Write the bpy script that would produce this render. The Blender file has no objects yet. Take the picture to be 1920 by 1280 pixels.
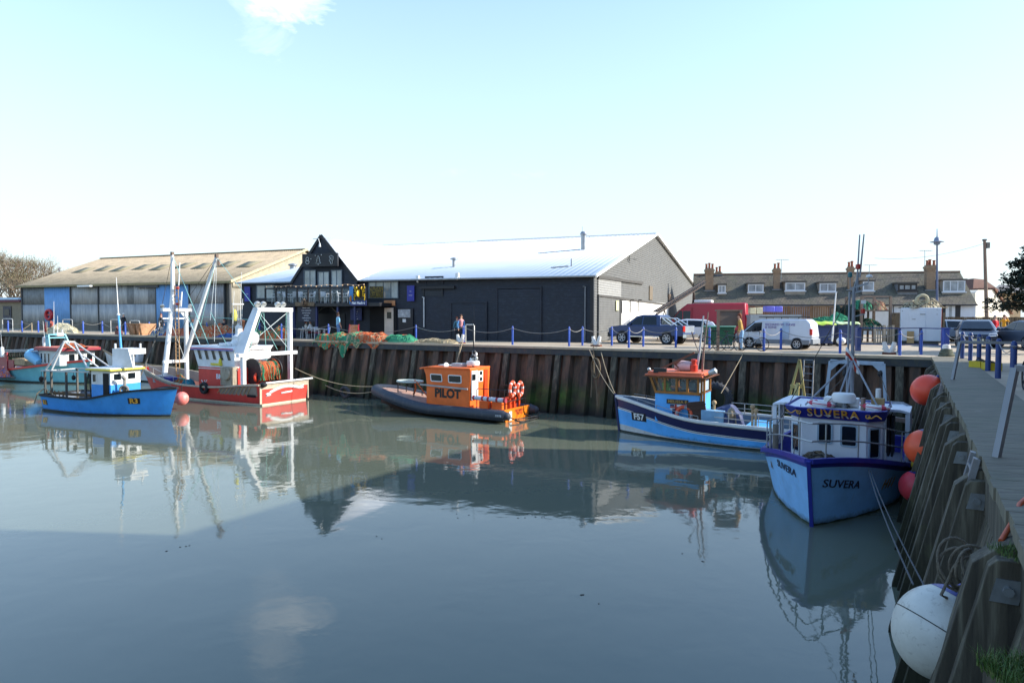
import bpy, math, random
from math import sin, cos, pi, radians, sqrt, tan, atan2
from mathutils import Vector as V, Matrix, noise
random.seed(7)
rnd=random.random
def ru(a,b): return a+(b-a)*random.random()
S=bpy.context.scene
COL=S.collection
# ------------------------------------------------------------ camera
CAM=V((0,0,5.2)); F_=1280.0; PT=math.atan(48.7/1280); RO=.00238
_f=V((0,cos(PT),-sin(PT))); _u=V((0,sin(PT),cos(PT))); _r=V((1,0,0))
R_=_r*cos(RO)+_u*sin(RO); U_=_u*cos(RO)-_r*sin(RO)
def ray(px,py): return _f+R_*((px-960)/F_)+U_*((640-py)/F_)
def G(px,py,z=3.5):
    d=ray(px,py); return CAM+d*((z-CAM.z)/d.z)
def P(px,py,Y):
    d=ray(px,py); return CAM+d*(Y/d.y)
cd=bpy.data.cameras.new('camera'); cam=bpy.data.objects.new('camera',cd); COL.objects.link(cam)
cd.sensor_width=36; cd.lens=24; cd.clip_start=.05; cd.clip_end=6000
m=Matrix.Identity(4)
for i in range(3):
    m[i][0]=R_[i]; m[i][1]=U_[i]; m[i][2]=-_f[i]; m[i][3]=CAM[i]
cam.matrix_world=m; S.camera=cam
# ------------------------------------------------------------ colours and materials
def lin(h):
    if isinstance(h,(tuple,list)): return (*h[:3],1)
    h=h.lstrip('#'); o=[]
    for i in (0,2,4):
        c=int(h[i:i+2],16)/255; o.append(c/12.92 if c<=.04045 else ((c+.055)/1.055)**2.4)
    return (*o,1)
MC={}
class NT:
    def __init__(s,mat): s.t=mat.node_tree; s.n=s.t.nodes; s.l=s.t.links
    def new(s,typ,**k):
        x=s.n.new(typ)
        for a,b in k.items(): setattr(x,a,b)
        return x
    def lk(s,a,b): s.l.new(a,b)
    def coord(s,kind='Object',scale=(1,1,1)):
        if kind=='World': c=s.new('ShaderNodeNewGeometry').outputs['Position']
        else: c=s.new('ShaderNodeTexCoord').outputs[kind]
        mp=s.new('ShaderNodeMapping'); mp.inputs['Scale'].default_value=scale; s.lk(c,mp.inputs['Vector']); return mp.outputs[0]
    def noise(s,vec,scale,detail=4,rough=.55,dist=0):
        n=s.new('ShaderNodeTexNoise'); n.inputs['Scale'].default_value=scale; n.inputs['Detail'].default_value=detail
        n.inputs['Roughness'].default_value=rough; n.inputs['Distortion'].default_value=dist; s.lk(vec,n.inputs['Vector']); return n.outputs['Fac']
    def ramp(s,fac,stops):
        r=s.new('ShaderNodeValToRGB'); e=r.color_ramp.elements
        while len(e)<len(stops): e.new(.5)
        for k,(p,c) in enumerate(stops):
            e[k].position=p; e[k].color=lin(c) if not isinstance(c,(int,float)) else (c,c,c,1)
        s.lk(fac,r.inputs[0]); return r.outputs[0]
    def mix(s,a,b,f,blend='MIX'):
        x=s.new('ShaderNodeMix',data_type='RGBA',blend_type=blend)
        for sock,v in ((x.inputs[0],f),(x.inputs[6],a),(x.inputs[7],b)):
            if isinstance(v,(int,float)): sock.default_value=v
            elif isinstance(v,(tuple,str)): sock.default_value=lin(v)
            else: s.lk(v,sock)
        return x.outputs[2]
    def math(s,op,a,b=None,clamp=False):
        x=s.new('ShaderNodeMath',operation=op,use_clamp=clamp)
        for k,v in enumerate((a,b)):
            if v is None: continue
            if isinstance(v,(int,float)): x.inputs[k].default_value=v
            else: s.lk(v,x.inputs[k])
        return x.outputs[0]
    def bump(s,h,strength,dist,out):
        b=s.new('ShaderNodeBump'); b.inputs['Strength'].default_value=strength; b.inputs['Distance'].default_value=dist
        s.lk(h,b.inputs['Height']); s.lk(b.outputs[0],out.inputs['Normal']); return b
def newmat(name):
    m=bpy.data.materials.new(name); m.use_nodes=True; n=NT(m); p=m.node_tree.nodes['Principled BSDF']; return m,n,p
def mat(name,col='#888888',rough=.55,metal=0,var=.14,sc=2.5,bump=0,bsc=30,dirt=None,da=.5,dsc=1.2,ds=(1,1,.35),spec=.5,coat=0,alpha=1):
    """painted / plain surface with soft tone variation and patches of dirt or rust"""
    if name in MC: return MC[name]
    if col=='#888888': print('MISSING COLOUR',name)
    m,n,p=newmat(name); c=lin(col)
    v=n.coord('Object'); f=n.noise(v,sc,5)
    lo=tuple(x*(1-var) for x in c[:3]); hi=tuple(min(1,x*(1+var)) for x in c[:3])
    o=n.ramp(f,[(.3,lo),(.7,hi)])
    r=n.new('ShaderNodeMapRange'); r.inputs[3].default_value=max(.02,rough-.1); r.inputs[4].default_value=min(1,rough+.12)
    n.lk(f,r.inputs[0]); n.lk(r.outputs[0],p.inputs['Roughness'])
    if dirt:
        v2=n.coord('Object',ds); f2=n.noise(v2,dsc*4,8,.65)
        k=n.ramp(f2,[(.62-.25*da,0.0),(.8-.1*da,1.0)])
        o=n.mix(o,dirt,n.math('MULTIPLY',k,min(1,da*1.2)))
    n.lk(o,p.inputs['Base Color'])
    p.inputs['Metallic'].default_value=metal; p.inputs['Specular IOR Level'].default_value=spec
    if coat: p.inputs['Coat Weight'].default_value=coat; p.inputs['Coat Roughness'].default_value=.08
    if bump: n.bump(n.noise(v,bsc,4,.6),bump,.02,p)
    if alpha<1: p.inputs['Alpha'].default_value=alpha
    MC[name]=m; return m
def hullmat(name,col,rust='#6b3f28',amt=.5,weed=True,rough=.42,scuff='#c9c4b8'):
    """boat paint: faded patches, vertical run marks, scuffs, and growth just above the waterline"""
    m,n,p=newmat(name); c=lin(col); v=n.coord('Object'); f=n.noise(v,1.3,6,.65)
    o=n.ramp(f,[(.28,tuple(x*.82 for x in c[:3])),(.72,tuple(min(1,x*1.15+.01) for x in c[:3]))])
    st=n.noise(n.coord('Object',(5,5,.35)),1.6,7,.7,.2); k=n.ramp(st,[(.60,0.0),(.80,1.0)]); o=n.mix(o,rust,n.math('MULTIPLY',k,amt))
    sc=n.noise(n.coord('Object',(.8,.8,6)),3.2,8,.75,.3); o=n.mix(o,scuff,n.math('MULTIPLY',n.ramp(sc,[(.63,0.0),(.72,1.0)]),amt*.6))
    if weed:
        z=n.new('ShaderNodeSeparateXYZ'); n.lk(v,z.inputs[0]); zz=n.math('ADD',z.outputs[2],n.math('MULTIPLY',n.math('SUBTRACT',n.noise(v,5,6,.75),.5),-.35))
        mr=n.new('ShaderNodeMapRange'); mr.inputs[1].default_value=.04; mr.inputs[2].default_value=.2; mr.inputs[3].default_value=.75; mr.inputs[4].default_value=0; n.lk(zz,mr.inputs[0]); o=n.mix(o,'#3c3d2a',mr.outputs[0])
    n.lk(o,p.inputs['Base Color']); r=n.new('ShaderNodeMapRange'); r.inputs[3].default_value=rough-.12; r.inputs[4].default_value=rough+.25; n.lk(sc,r.inputs[0]); n.lk(r.outputs[0],p.inputs['Roughness'])
    n.bump(n.noise(n.coord('Object',(.5,.5,1.5)),1.2,3,.5),.12,.05,p); MC[name]=m; return m
# ------------------------------------------------------------ mesh builder
MW={}
class B:
    def __init__(s): s.v=[]; s.f=[]; s.m=[]
    def add(s,vs,fs,m=0):
        o=len(s.v); s.v+= [V(a) for a in vs]; s.f+=[tuple(o+i for i in f) for f in fs]; s.m+=[m]*len(fs); return s
    def box(s,c,d,rz=0,rx=0,ry=0,m=0):
        c=V(c); M=Matrix.Rotation(rz,3,'Z')@Matrix.Rotation(ry,3,'Y')@Matrix.Rotation(rx,3,'X')
        vs=[c+M@V((x*d[0]/2,y*d[1]/2,z*d[2]/2)) for z in(-1,1) for y in(-1,1) for x in(-1,1)]
        return s.add(vs,[(0,2,3,1),(4,5,7,6),(0,1,5,4),(2,6,7,3),(0,4,6,2),(1,3,7,5)],m)
    def bb(s,a,b,m=0):
        a=V(a);b=V(b); return s.box((a+b)/2,[abs(b[i]-a[i]) for i in range(3)],m=m)
    def frame(s,d,up=V((0,0,1))):
        d=d.normalized()
        if abs(d.dot(up))>.98: up=V((1,0,0)) if abs(d.x)<.9 else V((0,1,0))
        x=d.cross(up).normalized(); return x,x.cross(d).normalized()
    def bar(s,p,q,w,h,m=0,up=V((0,0,1))):
        p=V(p);q=V(q); x,y=s.frame(q-p,V(up)); x*=w/2; y*=h/2
        vs=[p-x-y,p+x-y,p+x+y,p-x+y,q-x-y,q+x-y,q+x+y,q-x+y]
        return s.add(vs,[(0,1,2,3),(7,6,5,4),(0,4,5,1),(1,5,6,2),(2,6,7,3),(3,7,4,0)],m)
    def tube(s,p,q,r,r2=None,n=8,m=0,cap=True):
        p=V(p);q=V(q); r2=r if r2 is None else r2; x,y=s.frame(q-p)
        vs=[];
        for c,rr in((p,r),(q,r2)):
            for i in range(n): a=2*pi*i/n; vs.append(c+x*cos(a)*rr+y*sin(a)*rr)
        fs=[(i,(i+1)%n,n+(i+1)%n,n+i) for i in range(n)]
        if cap: fs+=[tuple(reversed(range(n))),tuple(range(n,2*n))]
        return s.add(vs,fs,m)
    def path(s,pts,r,n=6,m=0,closed=False):
        pts=[V(p) for p in pts]; k=len(pts); vs=[]; x=None
        for i,p in enumerate(pts):
            a=pts[i-1] if (i>0 or closed) else p; b=pts[(i+1)%k] if (i<k-1 or closed) else p
            d=(b-a)
            if d.length<1e-9: d=V((0,0,1))
            d.normalize()
            if x is None: x,y=s.frame(d)
            else:
                x=(x-d*x.dot(d)); x=x.normalized() if x.length>1e-6 else s.frame(d)[0]
            y=x.cross(d); rr=r[i] if isinstance(r,(list,tuple)) else r
            for j in range(n): t=2*pi*j/n; vs.append(p+x*cos(t)*rr+y*sin(t)*rr)
        fs=[(i*n+j,i*n+(j+1)%n,((i+1)%k)*n+(j+1)%n,((i+1)%k)*n+j) for i in range(k if closed else k-1) for j in range(n)]
        if not closed: fs+=[tuple(reversed(range(n))),tuple((k-1)*n+j for j in range(n))]
        return s.add(vs,fs,m)
    def rope(s,p,q,sag,r=.012,n=10,m=0):
        p=V(p);q=V(q); return s.path([p.lerp(q,i/n)-V((0,0,4*sag*(i/n)*(1-i/n))) for i in range(n+1)],r,5,m)
    def lathe(s,prof,c=(0,0,0),ax=(0,0,1),n=16,m=0,e=(1,1)):
        c=V(c); ax=V(ax).normalized(); x,y=s.frame(ax); vs=[];k=len(prof)
        for r,z in prof:
            for j in range(n): t=2*pi*j/n; vs.append(c+ax*z+x*cos(t)*r*e[0]+y*sin(t)*r*e[1])
        fs=[(i*n+j,i*n+(j+1)%n,(i+1)*n+(j+1)%n,(i+1)*n+j) for i in range(k-1) for j in range(n)]
        if prof[0][0]>1e-4: fs.append(tuple(reversed(range(n))))
        if prof[-1][0]>1e-4: fs.append(tuple((k-1)*n+j for j in range(n)))
        return s.add(vs,fs,m)
    def ell(s,c,r,n=14,k=9,m=0,ax=(0,0,1)):
        if isinstance(r,(int,float)): r=(r,r,r)
        pr=[(max(sin(pi*i/k),1e-4 if i in(0,k) else 0),-cos(pi*i/k)*r[2]) for i in range(k+1)]
        return s.lathe(pr,c,ax,n,m,(r[0],r[1]))
    def torus(s,c,R,r,ax=(0,0,1),n=24,k=8,m=0,mf=None):
        c=V(c);ax=V(ax).normalized();x,y=s.frame(ax);vs=[];fs=[]
        for i in range(n):
            a=2*pi*i/n; d=x*cos(a)+y*sin(a)
            for j in range(k): b=2*pi*j/k; vs.append(c+d*(R+r*cos(b))+ax*r*sin(b))
        o=len(s.v); s.v+=vs
        for i in range(n):
            for j in range(k):
                s.f.append((o+i*k+j,o+((i+1)%n)*k+j,o+((i+1)%n)*k+(j+1)%k,o+i*k+(j+1)%k)); s.m.append(mf(i,n) if mf else m)
        return s
    def prism(s,poly,h,m=0):
        """closed polygon of points, extruded by vector h"""
        poly=[V(p) for p in poly]; h=V(h); n=len(poly)
        fs=[tuple(reversed(range(n))),tuple(range(n,2*n))]+[(i,(i+1)%n,n+(i+1)%n,n+i) for i in range(n)]
        return s.add(poly+[p+h for p in poly],fs,m)
    def poly(s,pts,m=0): return s.add(pts,[tuple(range(len(pts)))],m)
    def grid(s,fn,nu,nv,m=0,mf=None,skip=None):
        vs=[fn(i/nu,j/nv) for i in range(nu+1) for j in range(nv+1)]; o=len(s.v); s.v+=[V(a) for a in vs]
        for i in range(nu):
            for j in range(nv):
                if skip and skip(i,j): continue
                s.f.append((o+i*(nv+1)+j,o+(i+1)*(nv+1)+j,o+(i+1)*(nv+1)+j+1,o+i*(nv+1)+j+1)); s.m.append(mf(i,j) if mf else m)
        return s
    def text(s,t,fn,size=1,ext=.004,m=0,align='CENTER',shear=0,bold=0,sp=1):
        cu=bpy.data.curves.new('t','FONT'); cu.body=t; cu.size=size; cu.extrude=ext; cu.align_x=align; cu.align_y='CENTER'; cu.shear=shear; cu.offset=bold; cu.resolution_u=3; cu.space_character=sp
        o=bpy.data.objects.new('t',cu); COL.objects.link(o); dg=bpy.context.evaluated_depsgraph_get(); me=bpy.data.meshes.new_from_object(o.evaluated_get(dg))
        s.add([fn(v.co.x,v.co.y,v.co.z) for v in me.vertices],[tuple(f.vertices) for f in me.polygons],m)
        bpy.data.objects.remove(o); bpy.data.curves.remove(cu); bpy.data.meshes.remove(me); return s
    def xf(s,M):
        s.v=[M@v for v in s.v]; return s
    def build(s,name,mats,parent=None,w=False,bev=0,flat=False,label=None,sub=0,solid=0,ang=38):
        me=bpy.data.meshes.new(name)
        vs=s.v
        if w and parent is not None:
            I=MW[parent.name].inverted(); vs=[I@v for v in vs]
        me.from_pydata([tuple(v) for v in vs],[],s.f); 
        if not isinstance(mats,(list,tuple)): mats=[mats]
        for q in mats: me.materials.append(q)
        me.polygons.foreach_set('material_index',s.m)
        me.validate(); me.update()
        import bmesh
        bm=bmesh.new(); bm.from_mesh(me); bmesh.ops.recalc_face_normals(bm,faces=bm.faces); bm.to_mesh(me); bm.free()
        if not flat:
            me.shade_smooth(); me.set_sharp_from_angle(angle=radians(ang))
        o=bpy.data.objects.new(name,me); COL.objects.link(o)
        if parent is not None: o.parent=parent; MW[o.name]=MW[parent.name]
        else: MW[o.name]=Matrix.Identity(4)
        if solid: q=o.modifiers.new('s','SOLIDIFY'); q.thickness=solid; q.offset=0
        if bev: q=o.modifiers.new('b','BEVEL'); q.width=bev; q.segments=2; q.limit_method='ANGLE'; q.angle_limit=radians(40)
        if sub: q=o.modifiers.new('u','SUBSURF'); q.levels=sub; q.render_levels=sub
        if label: o['label']=label
        return o
def tag(o,label,cat,group=None,kind=None):
    if label: o['label']=label
    if cat: o['category']=cat
    if group: o['group']=group
    if kind: o['kind']=kind
    return o
def thing(name,label,cat,loc=(0,0,0),rz=0,group=None):
    o=bpy.data.objects.new(name,None); COL.objects.link(o); o.location=loc; o.rotation_euler=(0,0,rz); o.empty_display_size=.2
    MW[o.name]=Matrix.Translation(V(loc))@Matrix.Rotation(rz,4,'Z'); return tag(o,label,cat,group)
def kids(o): return [c for c in bpy.data.objects if c.parent==o]
def dup(o,loc,rz=0,label=None,par=None,scale=None):
    ch=kids(o); c=o.copy(); COL.objects.link(c)
    if par is None:
        c.location=loc; c.rotation_euler=(0,0,rz); MW[c.name]=Matrix.Translation(V(loc))@Matrix.Rotation(rz,4,'Z')
        if scale: c.scale=scale
    else: c.parent=par
    if label: c['label']=label
    for k in ch: dup(k,None,par=c)
    return c
def put(o,loc,rz=0):
    o.location=loc; o.rotation_euler=(0,0,rz); MW[o.name]=Matrix.Translation(V(loc))@Matrix.Rotation(rz,4,'Z'); return o
class Fr:
    """a local frame in the scene: x along, y across, z up"""
    def __init__(s,o,rz): s.o=V(o); s.rz=rz; s.M=Matrix.Translation(s.o)@Matrix.Rotation(rz,4,'Z'); s.I=s.M.inverted(); s.c=s.I@CAM; s.R=s.I.to_3x3()
    def _h(s,px,py,k,val):
        d=s.R@ray(px,py); return s.c+d*((val-s.c[k])/d[k])
    def y(s,px,py,y=0): return s._h(px,py,1,y)
    def x(s,px,py,x=0): return s._h(px,py,0,x)
    def g(s,px,py,z=0): return s._h(px,py,2,z)
    def w(s,p): return s.M@V(p)
def struct(o): o['kind']='structure'; return o
# ------------------------------------------------------------ light
SUN_A=radians(-5); SUN_E=radians(28)
w=bpy.data.worlds.new('World'); S.world=w; w.use_nodes=True
n=NT(w); bg=w.node_tree.nodes['Background']
sky=n.new('ShaderNodeTexSky',sky_type='NISHITA'); sky.sun_disc=False; sky.sun_elevation=SUN_E; sky.sun_rotation=radians(90)-SUN_A
sky.air_density=1.0; sky.dust_density=.6; sky.ozone_density=1.5; sky.altitude=0
gen=n.new('ShaderNodeTexCoord').outputs['Generated']
def cloudmask(px,py,wx,wy,scale,lo,hi,seed):
    d=ray(px,py).normalized()
    rt=d.cross(V((0,0,1))).normalized(); up=rt.cross(d)
    def dotv(vec,k):
        q=n.new('ShaderNodeVectorMath',operation='DOT_PRODUCT'); n.lk(gen,q.inputs[0]); q.inputs[1].default_value=vec; return q.outputs['Value']
    a=n.math('MULTIPLY',dotv(rt,0),1/wx); b=n.math('MULTIPLY',dotv(up,0),1/wy)
    r2=n.math('ADD',n.math('MULTIPLY',a,a),n.math('MULTIPLY',b,b))
    # only on the forward side
    fwd=n.math('GREATER_THAN',dotv(d,0),.3)
    mp=n.new('ShaderNodeMapping'); mp.inputs['Location'].default_value=(seed,seed*.7,0); mp.inputs['Scale'].default_value=(1,1,2.2); n.lk(gen,mp.inputs['Vector'])
    f=n.noise(mp.outputs[0],scale,10,.62,.6)
    g=n.math('SUBTRACT',f,n.math('MULTIPLY',r2,.22))
    mr=n.new('ShaderNodeMapRange'); mr.inputs[1].default_value=lo; mr.inputs[2].default_value=hi; n.lk(g,mr.inputs[0]); 
    return n.math('MULTIPLY',mr.outputs[0],fwd)
c1=cloudmask(540,14,.058,.036,13,.36,.80,7.7)
c2=cloudmask(490,-50,.045,.11,9,.34,.95,2.3)
c3=cloudmask(900,325,.22,.012,9,.46,.9,5.3)
skt=n.mix(sky.outputs[0],(.90,.96,1.0),1.0,'MULTIPLY')
skyc=n.new('ShaderNodeHueSaturation'); skyc.inputs['Saturation'].default_value=1.06; skyc.inputs['Value'].default_value=1.0; n.lk(skt,skyc.inputs['Color'])
co=skyc.outputs[0]
for cm,a in((c1,1),(c2,.5),(c3,.35)):
    co=n.mix(co,(6.3,6.4,6.5),n.math('MULTIPLY',cm,a,True))
gz=n.new('ShaderNodeSeparateXYZ'); n.lk(gen,gz.inputs[0])
hz=n.math('SUBTRACT',1.0,n.math('DIVIDE',n.math('ABSOLUTE',gz.outputs[2]),.56),True)
co=n.mix(co,(2.0,2.33,2.5),n.math('MULTIPLY',n.math('POWER',hz,.9),.96))
n.lk(co,bg.inputs['Color']); bg.inputs['Strength'].default_value=.15
sl=bpy.data.lights.new('sun','SUN'); sl.energy=2.7; sl.angle=radians(.5); sl.color=(1,.94,.85)
so=bpy.data.objects.new('sun',sl); COL.objects.link(so)
sd=V((cos(SUN_E)*cos(SUN_A),cos(SUN_E)*sin(SUN_A),sin(SUN_E)))
so.rotation_euler=sd.to_track_quat('Z','Y').to_euler(); so.location=(30,0,40)
S.view_settings.view_transform='Standard'; S.view_settings.look='None'; S.view_settings.exposure=1.52; S.view_settings.gamma=1
# ------------------------------------------------------------ setting: water, quays
QZ=3.5
CQ=G(1755,670)                       # corner of the two quays
DF=V((-.872,.4895,0)).normalized()   # far quay, towards the left
DR=V((-.505,-.863,0)).normalized()   # right quay, towards the camera
NF=V((DF.y*-1,DF.x,0)); NF=NF if NF.y<0 else -NF    # outwards (over the water)
NR=V((-DR.y,DR.x,0)); NR=NR if NR.x<0 else -NR
WZ=0.0
# water
m,n,p=newmat('harbour_water')
v=n.coord('World',(1,1,1))
murk=n.noise(v,.05,3,.5)
n.lk(n.ramp(murk,[(.3,(.112,.128,.092)),(.7,(.134,.15,.106))]),p.inputs['Base Color'])
n.lk(n.ramp(n.noise(n.coord('World',(.35,1,1)),.35,4,.6,.5),[(.35,.015),(.7,.075)]),p.inputs['Roughness']); p.inputs['IOR'].default_value=1.5; p.inputs['Specular IOR Level'].default_value=.5
v1=n.coord('World',(1,1,1)); a=n.noise(v1,.55,3,.5,.4); b=n.noise(v1,2.6,3,.5,.3); calm=n.noise(v1,.06,2,.5)
hh=n.math('ADD',n.math('MULTIPLY',a,.5),n.math('MULTIPLY',n.math('MULTIPLY',b,.2),calm))
bp_=n.bump(hh,.13,.16,p)
WATER=m
b=B().poly([(-1500,-60,WZ),(200,-60,WZ),(200,900,WZ),(-1500,900,WZ)])
struct(b.build('harbour_water',WATER))
m=mat('floating_weed','#3a3626',.7,var=.4); random.seed(5); b=B()
for px,py,k in((985,967,5),(1012,965,3),(1105,1126,3),(870,965,3),(548,910,4),(330,1030,4),(1230,940,3),(700,1010,2),(1300,1045,2)):
    c=G(px,py,.0)
    for q in range(k): b.ell(c+V((ru(-.2,.2),ru(-.3,.3),.002)),(ru(.015,.045),ru(.012,.03),.008),7,4)
tag(b.build('floating_weed',m),'small scraps of weed and litter floating on the calm water','weed',None,'stuff')
# quay deck (tarmac and concrete), one sheet round the basin
m,n,p=newmat('quay_deck')
v=n.coord('World'); f=n.noise(v,.8,6,.6); f2=n.noise(v,9,4,.7); f3=n.noise(v,.13,3,.5)
c=n.ramp(f,[(.3,'#a3937c'),(.7,'#b9a88f')]); c=n.mix(c,'#8a7d6c',n.ramp(f3,[(.5,0.0),(.62,.5)])); c=n.mix(c,'#6f6557',n.ramp(f2,[(.62,0.0),(.8,.5)]))
n.lk(c,p.inputs['Base Color']); p.inputs['Roughness'].default_value=.9; n.bump(f2,.3,.02,p); DECK=m
NEARX=CQ+DR*((CQ.y-2.85)/abs(DR.y))  # where the right quay meets the near bank
far=CQ+DF*340
b=B().poly([CQ,(1800,CQ.y,QZ),(1800,3500,QZ),(-3500,3500,QZ),(-3500,far.y,QZ),far])
b.poly([CQ,NEARX,(NEARX.x-.25,1.3,QZ),(-60,1.3,QZ),(-60,-200,QZ),(1800,-200,QZ),(1800,CQ.y,QZ)])
struct(b.build('ground',DECK))
# near bank below the camera
m=mat('old_concrete','#8b8172',.9,var=.2,sc=1.5,bump=.4,bsc=14,dirt='#4c4a36',da=.6)
b=B(); b.bb((-60,1.25,-1),(NEARX.x-.25,1.35,QZ-.004)); b.prism([(NEARX.x-.25,1.3,-1),NEARX+V((-.05,0,-4.5)),NEARX+V((.3,0,-4.5)),(NEARX.x+.05,1.3,-1)],(0,0,4.496))
struct(b.build('near_bank',m))
# steel sheet piling with algae above the tide
m,n,p=newmat('sheet_piling')
v=n.coord('World'); vs=n.coord('World',(1,1,.12)); z=n.new('ShaderNodeSeparateXYZ'); n.lk(n.new('ShaderNodeNewGeometry').outputs['Position'],z.inputs[0])
f=n.noise(vs,2.6,6,.65); g=n.noise(v,1.3,5,.6); h=n.noise(v,.22,2,.5)
c=n.ramp(f,[(.25,'#26211d'),(.48,'#4f4034'),(.68,'#765743'),(.85,'#8d7b6a')])
zz=n.math('ADD',z.outputs[2],n.math('MULTIPLY',n.math('SUBTRACT',g,.5),1.6))
alg=n.ramp(n.math('DIVIDE',zz,3.5,True),[(.0,.75),(.16,.9),(.38,.75),(.52,0.0)])
alg=n.math('MULTIPLY',alg,n.ramp(h,[(.38,.25),(.6,1.0)]))
green=n.ramp(g,[(.3,'#20250f'),(.55,'#39501a'),(.75,'#527a20')])
c=n.mix(c,green,alg); dark_foot=n.ramp(n.math('DIVIDE',z.outputs[2],3.5,True),[(.02,1.0),(.17,0.0)]); c=n.mix(c,'#1a1813',dark_foot)  # piling darkens towards the waterline
n.lk(c,p.inputs['Base Color']); p.inputs['Roughness'].default_value=.8; n.bump(n.noise(v,18,5,.7),.5,.02,p); PILING=m
m,n,p=newmat('weathered_timber')
v=n.coord('World'); vs=n.coord('World',(1,1,.08)); z=n.new('ShaderNodeSeparateXYZ'); n.lk(n.new('ShaderNodeNewGeometry').outputs['Position'],z.inputs[0])
f=n.noise(vs,9,6,.65,.4); g=n.noise(v,2,5,.6)
c=n.ramp(f,[(.25,'#2b2822'),(.5,'#504a3d'),(.75,'#827c69')])
alg=n.ramp(n.math('ADD',n.math('DIVIDE',z.outputs[2],3.5),n.math('MULTIPLY',n.math('SUBTRACT',g,.5),.5)),[(.0,1.0),(.3,.85),(.55,0.0)])
c=n.mix(c,n.ramp(g,[(.3,'#15160f'),(.7,'#2c3018')]),alg); c=n.mix(c,'#4f5a2c',n.ramp(g,[(.6,0.0),(.75,.35)]))
n.lk(c,p.inputs['Base Color']); p.inputs['Roughness'].default_value=.85; n.bump(f,.6,.02,p); TIMBER=m
GALV=mat('galvanised_steel','#8b9092',.45,.6,.2,4,dirt='#5d5346',da=.4)
FASC=mat('quay_fascia','#3d4245',.8,var=.25,sc=1.2,bump=.3,bsc=9,dirt='#5b5a44',da=.55)
CAPC=mat('pale_capping','#b8a88e',.85,var=.12,sc=2,bump=.2,dirt='#7d7360',da=.3)
m,n,p=newmat('deck_plank_wood'); v=n.coord('Object'); rot=n.new('ShaderNodeMapping'); rot.inputs['Rotation'].default_value=(0,0,radians(30)); rot.inputs['Scale'].default_value=(1,14,1); n.lk(n.new('ShaderNodeNewGeometry').outputs['Position'],rot.inputs[0]); f=n.noise(rot.outputs[0],1.6,6,.6,.3); g=n.noise(v,.9,5,.65)
c=n.ramp(f,[(.3,'#5f5a4c'),(.7,'#857e69')]); c=n.mix(c,'#5b6048',n.ramp(g,[(.5,0.0),(.7,.55)])); c=n.mix(c,'#b5b5ad',n.ramp(n.noise(v,2.2,5,.7),[(.66,0.0),(.74,.5)])); n.lk(c,p.inputs['Base Color']); p.inputs['Roughness'].default_value=.8; n.bump(f,.25,.01,p); PLANK=m
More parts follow.
